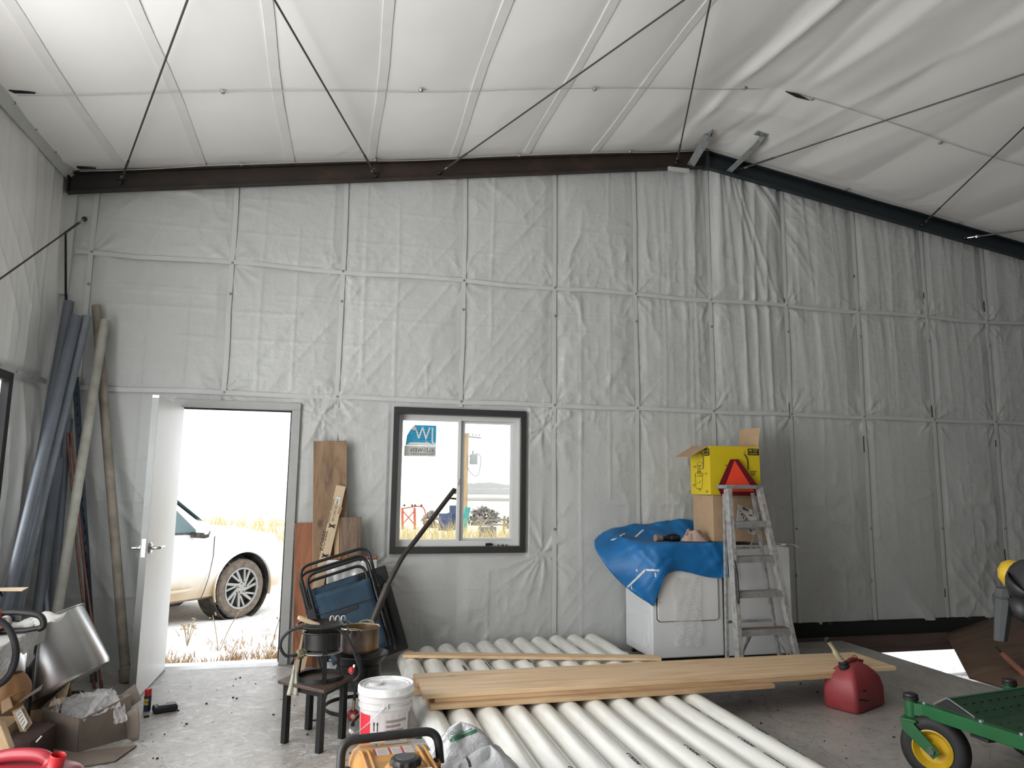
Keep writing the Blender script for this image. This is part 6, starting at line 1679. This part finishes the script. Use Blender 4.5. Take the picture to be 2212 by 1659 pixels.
# earth crumbling along the slab edge
m = MB()
for k in range(160):
    y = random.uniform(4.55, 6.25); x = 4.80+abs(random.gauss(0, .11)); s_ = random.uniform(.012, .05)
    c0 = Vector((x, y, -.40+random.uniform(0, .26)*max(0, 1-(x-4.8)/.25)))
    m.lathe([(0, -s_*.6), (s_, -.1*s_), (s_*.7, s_*.4), (0, s_*.6)], c0, (random.gauss(0, .4), random.gauss(0, .4), 1), 6)
tag(m.build('loose_earth', M('dark_earth', (0.10, 0.06, 0.045), .95, var=.5, scale=9)), 'dark crumbled earth along the slab edge in the pit', 'earth', kind='stuff')

t = thing('riding_mower', 'green and yellow riding mower, only its front frame and caster in view', 'mower', (3.30, 3.365, 0))
MO, MX, MYb = Vector((3.30, 3.365, 0)), Vector((.986, .165, 0)), Vector((.125, -.992, 0))
def mw(a, b, z): return MO+MX*a+MYb*b+Vector((0, 0, z))
for s_ in (-1, 1):
    pc = mw(s_*.39, 0, 0)
    ps = MB().cyl(pc+Vector((0, 0, .285)), pc+Vector((0, 0, .368)), .031, 24).build('caster_post', JDGREEN, t, .002)
    MB().lathe([(.033, .366), (.037, .369), (.037, .380), (.033, .384), (.035, .388), (.033, .396), (.018, .401), (0, .402)], pc, (0, 0, 1), 24).build('post_cap', BLACKPL, ps)
    MB().bar(mw(s_*.365, .03, .328), mw(s_*.355, 1.7, .328), .045, .062).build('frame_tube', JDGREEN, t, .004)
    MB().bar(pc+Vector((0, 0, .328)), mw(s_*.365, .05, .328), .05, .058).build('post_weld', JDGREEN, t)
    n_ = Vector((-.86, -.51, 0)); ro = Vector((-.51, .86, 0))
    axl = pc-ro*.10+Vector((0, 0, .157))
    MB().bar(pc+n_*.066+Vector((0, 0, .278)), pc-n_*.066+Vector((0, 0, .278)), .078, .012).build('fork_crown', JDGREEN, t, .003)
    for k in (1, -1):
        sidep = n_*(k*.064)
        top_ = Vector((pc.x, pc.y, .280))+sidep*.95; 
        P0 = [top_, top_+Vector((0, 0, -.035)), axl+sidep]
        rings = []
        for i, p in enumerate(P0):
            d_ = (P0[min(i+1, 2)]-P0[max(i-1, 0)]).normalized(); sd = d_.cross(n_).normalized(); w_ = (.075, .068, .050)[i]/2
            rings.append([p+sd*w_-n_*.004, p+sd*w_+n_*.004, p-sd*w_+n_*.004, p-sd*w_-n_*.004])
        rings.append([p+(axl+sidep-P0[1]).normalized()*.03 for p in rings[-1]])
        MB().loft(rings).build('fork_arm', JDGREEN, t, .003)
    tw = MB().lathe([(.086, -.042), (.114, -.050), (.138, -.047), (.152, -.033), (.157, -.011), (.157, .011), (.152, .033), (.138, .047), (.114, .050), (.086, .042)], axl, n_, 48).build('caster_wheel', RUBBER, t, smooth=50)
    MB().lathe([(.094, .050), (.088, .052), (.080, .040), (.066, .022), (.034, .018), (.026, .034), (0, .034)], axl, n_, 36).build('rim', JDYELLOW, tw)
    MB().lathe([(.094, -.050), (.088, -.052), (.080, -.040), (.066, -.022), (.034, -.018), (0, -.034)], axl, n_, 36).build('rim', JDYELLOW, tw)
    MB().cyl(axl-n_*.078, axl+n_*.072, .011, 10).build('axle', SCREW, tw)
    MB().lathe([(.017, .068), (.017, .081), (0, .081)], axl, n_, 6).build('axle_bolt', CHROME, tw, smooth=0)
# foot pan with its raised front lip
MB().prism([mw(-.335, .17, .405), mw(.33, .17, .405), mw(.33, .34, .352), mw(-.335, .34, .352)], (0, 0, -.005)).build('foot_rest_lip', JDGREEN2, t, .001)
MB().bar(mw(-.335, .165, .404), mw(.33, .165, .404), .018, .008).build('lip_edge', JDGREEN, t)
MB().prism([mw(-.335, .34, .352), mw(.33, .34, .352), mw(.33, 1.0, .352), mw(-.335, 1.0, .352)], (0, 0, -.005)).build('foot_plate', JDGREEN2, t, .001)
m = MB()
for i in range(11):
    for j in range(9):
        p = mw(-.29+.06*i+.03*(j % 2), .40+.065*j, .3525); m.box(p, (.022, .006, .003), (0, 0, .3))
for i in range(10):
    for j in range(2):
        p = mw(-.28+.062*i, .22+.06*j, .392-.019*j); m.box(p, (.020, .006, .003), (-.29, 0, .2))
tag(m.build('tread_dimples', BLACKPL, t), kind='stuff')
MB().prism([mw(-.345, .10, .360), mw(-.345, .17, .408), mw(-.345, .30, .360)], MX*.006).build('lip_gusset', BLACKPL, t)
MB().tube([mw(-.339, .09, .362), mw(-.339, .165, .410), mw(-.339, .185, .408), mw(-.339, .31, .362)], .004, 6).build('gusset_edge', GALV, t)
for b_ in (.06, .36, .55):
    MB().lathe([(.012, 0), (.012, .008), (0, .009)], mw(-.363, b_, .359), (0, 0, 1), 6).build('frame_bolt', GALV, t, smooth=0)
    MB().lathe([(.010, 0), (.009, -.014), (0, -.015)], mw(-.363, b_+.01, .297), (0, 0, 1), 6).build('frame_nut', GALV, t, smooth=0)
MB().box(mw(-.36, .36, .288), (.05, .10, .014)).build('pedal_bracket', BLACKPL, t, .004)
MB().bar(mw(-.34, .62, .275), mw(-.30, .84, .262), .012, .010).build('deck_link', GALV, t)
# deck
rings = [rring(mw(.02, .93, 0), MX, MYb, .50*s_, .40*s_, .20, z, 7) for z, s_ in ((.05, 1.0), (.13, 1.0), (.17, .965), (.19, .90), (.195, .84))]
MB().loft(rings).build('cutting_deck', DECKDIRT, t, .004, smooth=60)
MB().lathe([(.13, .195), (.13, .215), (.115, .228), (.02, .232), (.02, .25), (0, .25)], mw(-.27, .88, 0), (0, 0, 1), 28).build('spindle_cover', DECKDIRT, t)
m = MB()
for k in range(90):
    a = random.uniform(0, 6.28); q_ = mw(-.25+random.gauss(0, .13), .80+random.gauss(0, .12), .2); d_ = Vector((math.cos(a), math.sin(a), random.uniform(-.1, .3)))*random.uniform(.02, .06)
    m.bar(q_, q_+d_, .003, .002)
tag(m.build('grass_clippings', YELLGRASS, t), kind='stuff')
# seat, arm and rear body (mostly beyond the right edge of the view)
MB().loft([rring(mw(0, .95, 0), MX, MYb, .27, .24, .08, z) for z in (.50, .53, .60)]).build('seat_cushion', BLACKPL, t, .02)
MB().loft([rring(mw(0, 1.20, 0), MX, MYb, hx, .05, .045, z) for z, hx in ((.56, .26), (.80, .26), (.95, .22), (1.0, .14))]).build('seat_back', BLACKPL, t, .02)
a3 = mw(-.20, 1.05, .80)
c0 = at(2190, 1244, 2.80)
MB().lathe([(0, -.060), (.035, -.050), (.060, -.020), (.066, .015), (.055, .050), (.03, .068), (0, .072)], c0, (.25, 0, 1), 28).build('arm_cover', JDYELLOW, t, smooth=180)
MB().tube(smooth_path([at(2206, 1246, 2.70), at(2224, 1258, 2.70), at(2240, 1290, 2.68), a3], 6), [.060, .080, .088, .092, .094, .095]+[.095, .092, .088, .082, .075, .066]+[.058, .052, .048, .045, .043, .042, .042], 20).build('arm_shell', BLACKPL, t, smooth=180)
MB().tube([at(2200, 1290, 2.74), at(2212, 1318, 2.72), at(2240, 1330, 2.70)], [.045, .055, .06], 16).build('arm_knuckle', BLACKPL, t, smooth=180)
g0, g1 = at(2172, 1270, 2.80), at(2161, 1384, 2.80)
rings = []
for f, w_, d_ in ((0, .041, .040), (.16, .041, .042), (.17, .045, .045), (.19, .045, .045), (.20, .040, .042), (1.0, .026, .030)):
    p = g0.lerp(g1, f); rings.append([p+Vector((math.cos(k*math.pi/4+.39)*w_, math.sin(k*math.pi/4+.39)*d_, 0)) for k in range(8)])
MB().loft(rings).build('control_lever_boot', SEATGREY, t, .002, smooth=20)
MB().tube([g0+Vector((.02, 0, .0)), at(2226, 1262, 2.72)], .035, 10).build('lever_mount', BLACKPL, t)
MB().lathe([(.008, 0), (.007, .004), (0, .005)], g0.lerp(g1, .09)+Vector((-.005, -.041, 0)), (0, -1, 0), 8).build('pivot_screw', GALV, t)
MB().loft([rring(mw(0, 1.55, 0), MX, MYb, .34, .40, .10, z) for z in (.36, .50, .74, .80)]).build('engine_cover', JDGREEN, t, .02)
for s_ in (-1, 1):
    c0 = mw(s_*.46, 1.55, .27)
    rw = MB().lathe([(.15, -.11), (.22, -.12), (.26, -.10), (.27, -.05), (.27, .05), (.26, .10), (.22, .12), (.15, .11)], c0, MX, 40).build('rear_wheel', RUBBER, t)
    MB().lathe([(.155, .10), (.14, .07), (.05, .06), (0, .07)], c0, MX*s_, 28).build('rim', JDYELLOW, rw)
MB().bar(mw(-.36, 1.5, .33), mw(.36, 1.5, .33), .06, .06).build('cross_member', JDGREEN, t)
for s_ in (-1, 1): MB().bar(mw(s_*.2, .95, .33), mw(s_*.2, .95, .50), .05, .05, MX).build('seat_support', BLACKMETAL, t)

# ------------------------------------------------------------------ left hand clutter
t = thing('workbench', 'low white topped bench with black legs at the left edge, under the chainsaw', 'bench', (-1.9, 4.2, 0))
MB().bx(-2.17, -1.575, 3.55, 4.74, .595, .622).build('bench_top', BENCHWHITE, t, .004)
MB().bx(-1.582, -1.572, 3.55, 4.74, .535, .620).build('edge_apron', BENCHWHITE, t, .002)
for x, y in ((-1.615, 4.69), (-2.12, 4.69), (-1.615, 3.62), (-2.12, 3.62)):
    MB().bx(x-.018, x+.018, y-.018, y+.018, 0, .60).build('leg', BLACKMETAL, t, .002)
P = [[(-1.568+.012*math.sin(i*1.3+j), 4.10+.50*i/10, .625-.02*j-.02*j*math.sin(i*.9)*(j > 2)*.6) for i in range(11)] for j in range(7)]
q = tag(MB().grid(P).build('plastic_sheet', WRAP, None, smooth=180, solid=.0015), 'scrap of white plastic hanging over the edge of the bench', 'plastic')
q = thing('loose_papers', 'crumpled white papers under the chainsaw handle on the bench', 'paper', (-1.66, 4.62, .624))
for k in range(3):
    P = [[(-1.72+.05*k+.14*i/5, 4.52+.04*k+.16*j/4, .626+.012*k+.012*math.sin(i*1.4+j+k)+.008*j) for i in range(6)] for j in range(5)]
    MB().grid(P).build('sheet', PAPER, q, smooth=180, solid=.001)
# chainsaw
t = thing('chainsaw', 'red-orange chainsaw with black rear handle lying on the bench', 'chainsaw', (-1.74, 4.5, .624))
Yc = 4.48
MB().loft([[Vector((x, y, z)) for x, y, z in ((x0, Yc-.05, z0), (x0, Yc+.07, z0), (x0, Yc+.06, z1), (x0, Yc-.04, z1))] for x0, z0, z1 in ((-2.02, .66, .76), (-1.96, .64, .79), (-1.76, .64, .775), (-1.70, .65, .72), (-1.67, .66, .69))]).build('engine_cover', SAWORANGE, t, .012)
MB().bx(-2.0, -1.70, Yc-.075, Yc-.04, .635, .715).build('crank_case', SAWGREY, t, .010)
m = MB()
for k in range(4):
    for j in range(4): m.bx(-1.90+.014*k, -1.894+.014*k, Yc-.078, Yc-.074, .642+.012*j, .648+.012*j)
tag(m.build('grille_holes', BLACKGAP, t), kind='stuff')
MB().tube(arc_path([(-1.98, Yc-.05, .77), (-1.93, Yc-.08, .82), (-1.76, Yc-.08, .815), (-1.735, Yc-.07, .71)], .04), .0115, 10).build('front_handle', SAWORANGE, t)
MB().lathe([(.026, 0), (.028, .010), (.022, .024), (0, .026)], (-1.735, Yc-.075, .672), (0, -1, 0), 16).build('starter_knob', BLACKPL, t)
for (ux, uz) in ((-1.80, .70), (-1.77, .735), (-1.83, .735)):
    MB().lathe([(.007, 0), (.006, .004), (0, .005)], (ux, Yc-.076, uz-.01), (0, -1, 0), 8).build('case_screw', SCREW, t)
hb = [(-1.70, Yc, .735), (-1.62, Yc, .732), (-1.535, Yc, .718), (-1.505, Yc, .690), (-1.502, Yc, .655), (-1.525, Yc, .645)]
MB().tube(smooth_path(hb, 6), [.017]*30+[.013], 12).build('rear_handle', BLACKPL, t)
MB().tube([(-1.50, Yc, .652), (-1.58, Yc, .640), (-1.70, Yc, .638)], [.012, .014, .016], 10).build('handle_guard', BLACKPL, t)
MB().bx(-1.66, -1.60, Yc-.010, Yc+.010, .690, .724).build('trigger', BLACKPL, t, .004)
MB().lathe([(.02, -.02), (.026, .0), (.02, .02), (0, .022)], (-1.665, Yc-.04, .70), (0, 1, 0), 12).build('choke_cover', BENCHWHITE, t)
# carton behind the saw
t = thing('small_carton', 'small open cardboard carton behind the chainsaw at the left edge', 'box', (-2.03, 4.62, .624))
carton_shell(t, -2.16, -1.86, 4.53, 4.73, .624, .765, CARD)
MB().prism([at(0, 1271, 4.66), at(62, 1270, 4.60), at(48, 1277, 4.50), at(-10, 1277, 4.52)], (0, 0, .004)).build('flap', CARDPALE, t)
MB().prism([(-1.865, 4.60, .765), (-1.865, 4.62, .72), (-1.83, 4.62, .70), (-1.83, 4.60, .74)], (0, .004, 0)).build('torn_flap', CARD, t)
# black suction hose loop
t = thing('rubber_hose', 'thick black rubber hose curving out of the left edge in front of the bench', 'hose', at(30, 1400, 4.18))
hp = [at(-60, 1320, 4.12), at(-20, 1332, 4.14), at(14, 1352, 4.16), at(31, 1385, 4.17), at(34, 1420, 4.17), at(22, 1455, 4.16), at(-5, 1480, 4.14), at(-60, 1500, 4.12)]
MB().tube(smooth_path(hp, 7), .0165, 14).build('hose_wall', RUBBER, t)
MB().tube([hp[-1], hp[-1]+Vector((-.30, .0, -.10)), hp[-1]+Vector((-.34, 0, -.38))], .0165, 12).build('hose_tail', RUBBER, t)
# big tilted stock pot
POTBRACKET = M('dull_bracket_metal', (0.17, 0.17, 0.17), 0.45, 0.5, var=.3, scale=20)
pb = at(141, 1484, 5.0); axis = Vector((-.50, .10, .86)).normalized()
t = thing('stock_pot', 'big aluminium stock pot tipped over on the cartons by the corner', 'pot', pb)
R_ = .262; H_ = .385
MB().lathe([(0, 0), (R_-.03, 0), (R_-.008, .008), (R_, .03), (R_, H_), (R_+.010, H_+.004), (R_+.010, H_+.010), (R_-.003, H_+.010), (R_-.004, .03), (R_-.035, .006), (0, .005)], pb, axis, 72).build('pot_body', ALUM, t, smooth=30)
Xa = axis.cross(Vector((0, 1, 0))).normalized(); Ya = axis.cross(Xa)
# handle bracket on the side that faces the camera
tocam = (Vector((0, 0, CAMH))-pb); tocam = (tocam-axis*tocam.dot(axis)).normalized()
sd = axis.cross(tocam); hn = (tocam*.93+sd*.36).normalized()
hn = hn if (pb+hn).x < (pb+tocam).x else (tocam*.93-sd*.36).normalized()
hc = pb+axis*(H_-.075)+hn*(R_+.003); ht = axis.cross(hn)
hb_ = MB().bar(hc-axis*.045, hc+axis*.045, .032, .006, hn).build('handle_bracket', POTBRACKET, t, .003)
m = MB()
for k in (-.018, .018): m.lathe([(.009, 0), (.007, .005), (0, .006)], hc+axis*k+hn*.003, hn, 10)
m.build('rivets', CHROME, t)
MB().tube(smooth_path([hc+hn*.004+axis*.02-ht*.02, hc+hn*.045+axis*.03-ht*.05, hc+hn*.05+axis*.03-ht*.12, hc+hn*.02+axis*.02-ht*.15], 5), .007, 8).build('bail_handle', ALUMROUGH, t)
# carton it sits in
t = thing('open_carton', 'open brown carton under the tipped stock pot', 'box', (-1.6, 4.95, 0))
carton_shell(t, -1.86, -1.46, 4.78, 5.16, 0, .15, CARD)
MB().prism([at(112, 1560, 4.80), at(143, 1502, 4.76), at(150, 1474, 4.78), at(120, 1500, 4.84)], (.004, 0, .002)).build('flap', CARDPALE, t)
MB().prism([at(80, 1535, 4.80), at(122, 1500, 4.82), at(112, 1560, 4.79), at(82, 1590, 4.78)], (.003, .003, 0)).build('flap', CARDGREY, t)
MB().bar(at(148, 1480, 5.1), at(150, 1512, 5.1), .02, .02).build('corner_post', CARDPALE, t)
# crushed carton with plastic wrap
Cc, Rc, Lc = Vector((-1.285, 4.50, 0)), Vector((-1.085, 4.68, 0)), Vector((-1.515, 4.64, 0)); Bc = Rc+Lc-Cc
t = thing('crushed_carton', 'crushed grey-brown carton with clear plastic wrap spilling out, near the door', 'box', (-1.3, 4.65, 0))
def wallp(a, b, za, zb, name='side_panel', mat=CARDGREY):
    n_ = (b-a).cross(Vector((0, 0, 1))).normalized()*.005
    return MB().prism([a, b, b+Vector((0, 0, zb)), a+Vector((0, 0, za))], n_).build(name, mat, t)
wallp(Cc, Rc, .165, .235); wallp(Lc, Cc, .195, .165); wallp(Rc, Bc, .235, .20); wallp(Bc, Lc, .20, .195)
MB().prism([Cc, Rc, Bc, Lc], (0, 0, .004)).build('bottom_panel', CARDGREY, t)
MB().prism([at(252, 1508, 4.72), at(290, 1478, 4.80), at(304, 1512, 4.74), at(263, 1540, 4.67)], (.004, .003, 0)).build('flap', CARDGREY, t)
P = [[at(266+30*f+5*math.sin(g*2.6), 1545+g*62-14*f*(1-g)-8*f, 4.66-.10*f+.05*g*(1-f)) for f in (0, .25, .5, .75, 1)] for g in (0, .2, .4, .6, .8, 1)]
MB().grid(P).build('bent_flap', CARDGREY, t, smooth=180, solid=.004)
MB().prism([at(96, 1545, 4.66), at(110, 1515, 4.74), at(140, 1505, 4.78), at(122, 1545, 4.66)], (.003, 0, .003)).build('flap', CARDPALE, t)
MB().prism([at(185, 1498, 4.90), at(233, 1499, 4.88), at(240, 1525, 4.80), at(194, 1520, 4.82)], (0, .003, .003)).build('flap', M('white_board', (0.55, 0.55, 0.54), .6), t)
MB().prism([at(172, 1494, 4.86), at(184, 1502, 4.85), at(178, 1509, 4.85)], (0, .002, .002)).build('torn_corner', PAPER, t)
MB().prism([at(158, 1520, 4.85), at(180, 1496, 4.88), at(192, 1518, 4.85)], (0, .002, .002)).build('flap', CARDGREY, t)
def crinkle(quad, nu, nv, amp, seed, name):
    a, b, c, d = quad; P = []
    for j in range(nv):
        row = []
        for i in range(nu):
            f, g = i/(nu-1), j/(nv-1)
            p = (a.lerp(b, f)).lerp(d.lerp(c, f), g)
            k = float(ridge(np.float64(f*7+seed), np.float64(g*5+f*2), seed))**2*amp+float(ridge(np.float64(f*15+seed), np.float64(g*12), seed+2))*amp*.4
            row.append(p+Vector((0, -.35, .9))*k)
        P.append(row)
    return MB().grid(P).build(name, WRAP, t, smooth=180)
crinkle((at(128, 1552, 4.60), at(182, 1560, 4.50), at(245, 1490, 4.78), at(140, 1510, 4.76)), 26, 20, .022, 141, 'plastic_wrap')
crinkle((at(182, 1558, 4.51), at(262, 1528, 4.62), at(247, 1490, 4.74), at(205, 1512, 4.72)), 22, 18, .024, 145, 'plastic_wrap')
crinkle((at(246, 1568, 4.575), at(276, 1560, 4.60), at(268, 1520, 4.66), at(244, 1530, 4.62)), 16, 16, .018, 149, 'plastic_wrap')
crinkle((at(100, 1572, 4.60), at(122, 1575, 4.58), at(132, 1515, 4.72), at(116, 1510, 4.74)), 12, 16, .018, 153, 'plastic_wrap')
# cartons at the left edge, leather cap, wood
t = thing('labelled_carton', 'open brown carton with a printed white label on its flap at the left edge', 'box', (-1.75, 4.35, 0))
carton_shell(t, -1.98, -1.575, 4.22, 4.55, 0, .19, CARD)
MB().prism([at(24, 1532, 4.50), at(46, 1517, 4.52), at(68, 1562, 4.42), at(47, 1590, 4.38)], (.003, .003, 0)).build('flap', CARDPALE, t)
lbq = [at(33, 1540, 4.472), at(45, 1530, 4.475), at(60, 1560, 4.40), at(50, 1578, 4.378)]
MB().prism(lbq, (.0006, -.0012, 0)).build('paper_label', PAPER, t)
for f in (.2, .4, .6, .8):
    a_, b_ = lbq[0].lerp(lbq[3], f), lbq[1].lerp(lbq[2], f)
    MB().bar(a_.lerp(b_, .15)+Vector((.0, -.003, 0)), a_.lerp(b_, .8)+Vector((.0, -.003, 0)), .005, .001, (0, -1, 0)).build('print_line', LABELGREY, t)
MB().prism([at(22, 1530, 4.46), at(30, 1522, 4.50), at(93, 1479, 4.42), at(88, 1490, 4.38)], (0, .003, .003)).build('flap', CARDGREY, t)
MB().prism([at(0, 1480, 4.45), at(14, 1485, 4.44), at(26, 1528, 4.40), at(4, 1542, 4.38)], (.003, .003, 0)).build('flap', CARD, t)
t = thing('leather_cap', 'crumpled brown leather cap lying in the labelled carton', 'cap', at(25, 1490, 4.60))
cc = at(22, 1492, 4.50)
P = []
for j in range(14):
    v_ = j/13; row = []
    for i in range(29):
        a = 2*math.pi*(i % 28)/28; f = 1+.10*math.sin(a*3+v_*2)+.05*math.sin(a*7)
        row.append(cc+Vector((.085*f*math.sin(math.pi*(.12+.88*v_))**.6*math.cos(a), .09*f*math.sin(math.pi*(.12+.88*v_))**.6*math.sin(a), -.11+.20*(1-v_))))
    P.append(row)
MB().grid(P).build('crown', CAPBROWN, t, smooth=180)
MB().tube([cc+Vector((.080*math.cos(k*.224), .085*math.sin(k*.224), -.02+.03*math.cos(k*.224))) for k in range(28)], .004, 6, closed=True).build('seam', CAPBROWN, t)
tag(MB().prism([at(-14, 1560, 4.15), at(2, 1566, 4.15), at(23, 1620, 4.08), at(8, 1650, 4.05), at(-14, 1640, 4.06)], (0, .05, .0)).build('wood_block', PALEWOOD, None, .003), 'pale wood block at the left edge beside the labelled carton', 'wood block')
t = thing('black_case', 'black plastic case on the floor between the red can and the cartons', 'case', (-1.58, 3.95, 0))
MB().bx(-1.80, -1.46, 3.82, 4.12, 0, .13).build('case_body', BLACKPL, t, .012)
MB().bx(-1.79, -1.47, 3.83, 4.11, .13, .155).build('case_lid', BLACKPL, t, .010)
MB().tube([at(78, 1603, 4.12), at(90, 1590, 4.14)], .004, 6).build('latch_edge', PAPER, t)
t = thing('dark_carton', 'dark flattened carton on the floor behind the red can', 'box', (-1.35, 4.2, 0))
MB().prism([(-1.56, 4.30, .0), (-1.42, 4.22, .0), (-1.40, 4.50, .0), (-1.56, 4.60, 0)], (0, 0, .15)).build('carton_body', M('dark_maroon_card', (0.075, 0.04, 0.035), .8, var=.3), t, .003)
MB().prism([(-1.50, 4.16, .004), (-1.05, 4.30, .004), (-1.0, 4.52, .004), (-1.42, 4.44, .004)], (0, 0, .006)).build('flap', CARDGREY, t)

# small things by the door
cw = Vector((-1.102, 5.17, 0))
t = thing('spray_can', 'small blue spray can with a red cap standing by the open door', 'spray can', cw)
MB().lathe([(0, 0), (.0205, 0), (.0215, .003), (.0215, .096), (.018, .103), (0, .104)], cw, (0, 0, 1), 28).build('can_body', CANBLUE, t)
MB().lathe([(.0195, .098), (.020, .101), (.0195, .135), (.017, .139), (0, .139)], cw, (0, 0, 1), 28).build('cap', CAPRED, t)
P = [[(cw.x+.0219*math.cos(math.radians(a)), cw.y+.0219*math.sin(math.radians(a)), z) for a in range(215, 300, 8)] for z in (.045, .082)]
lab = MB().grid(P).build('label', CANYEL, t, smooth=180)
lettering('WD', .016, CANBLUE, (cw.x-.009, cw.y-.0226, .058), (1, -.15, 0), (0, 0, 1), lab)
MB().lathe([(.0226, .0), (.0226, .006), (.0205, .007)], cw, (0, 0, 1), 28).build('bottom_seam', CHROME, t)
dv = Vector((-.995, 5.155, 0))
t = thing('tape_measure', 'black tape measure like device lying on the concrete by the spray can', 'device', dv, rotz=.35)
MB().box((0, 0, .022), (.140, .085, .040)).build('case', BLACKPL, t, .010, world=False)
MB().box((.01, .0, .0435), (.105, .066, .005)).build('top_cover', DEVICE, t, .002, world=False)
MB().box((-.02, -.002, .0468), (.045, .032, .002)).build('display', LABELSILVER, t, .001, world=False)
tag(MB().box((-1.075, 5.05, .006), (.030, .012, .012), (0, 0, .6)).build('plastic_clip', BLACKPL, None, .002), 'tiny black clip on the floor in front of the spray can', 'clip')

# red can bottom left
t = thing('fuel_can', 'red fuel can with moulded handle and bright red neck in the bottom left corner', 'fuel can', (-1.2, 3.55, 0))
gx, gy = Vector((.98, -.18, 0)), Vector((.18, .98, 0)); gc = Vector((-1.215, 3.60, 0))
rings = [rring(gc+gx*o_, gx, gy, .225*s1, .125*s2, .06, z) for z, s1, s2, o_ in ((0, .93, .88, 0), (.012, 1, 1, 0), (.14, 1, 1, 0), (.19, .96, .95, 0), (.225, .86, .80, .0), (.245, .70, .60, 0), (.252, .5, .35, 0))]
MB().loft(rings).build('can_body', CANRED, t, smooth=60)
MB().tube(smooth_path([gc+gx*-.20+Vector((0, 0, .19)), gc+gx*-.155+Vector((0, 0, .255)), gc+gx*-.09+Vector((0, 0, .285)), gc+gx*.03+Vector((0, 0, .288)), gc+gx*.085+Vector((0, 0, .268)), gc+gx*.105+Vector((0, 0, .225))], 6), [.030]*6+[.026]*19+[.034]*6, 14).build('moulded_handle', CANRED, t)
nk = gc+gx*.125+gy*-.02+Vector((0, 0, .245))
MB().lathe([(.034, -.035), (.033, 0), (.031, .004), (.031, .050), (.028, .053), (.026, .050), (.026, .0), (0, 0)], nk, (.22, -.12, 1), 28).build('neck', CAPRED, t)

# bits of dirt on the concrete
m = MB()
for k in range(230):
    x, y = random.uniform(-1.1, 3.5), random.uniform(3.2, 6.1)
    if .4 < x < 2.4 or (x > 2.4 and random.random() < .3): 
        if random.random() < .8 and x < 2.4: continue
    s_ = random.choice([.003, .004, .004, .006, .009])
    m.lathe([(0, 0), (s_, .001), (s_*.6, s_*.8), (0, s_)], (x, y, 0), (0, 0, 1), 5)
tag(m.build('floor_grit', DEBRIS), 'small dark crumbs of dirt scattered over the concrete', 'dirt', kind='stuff')
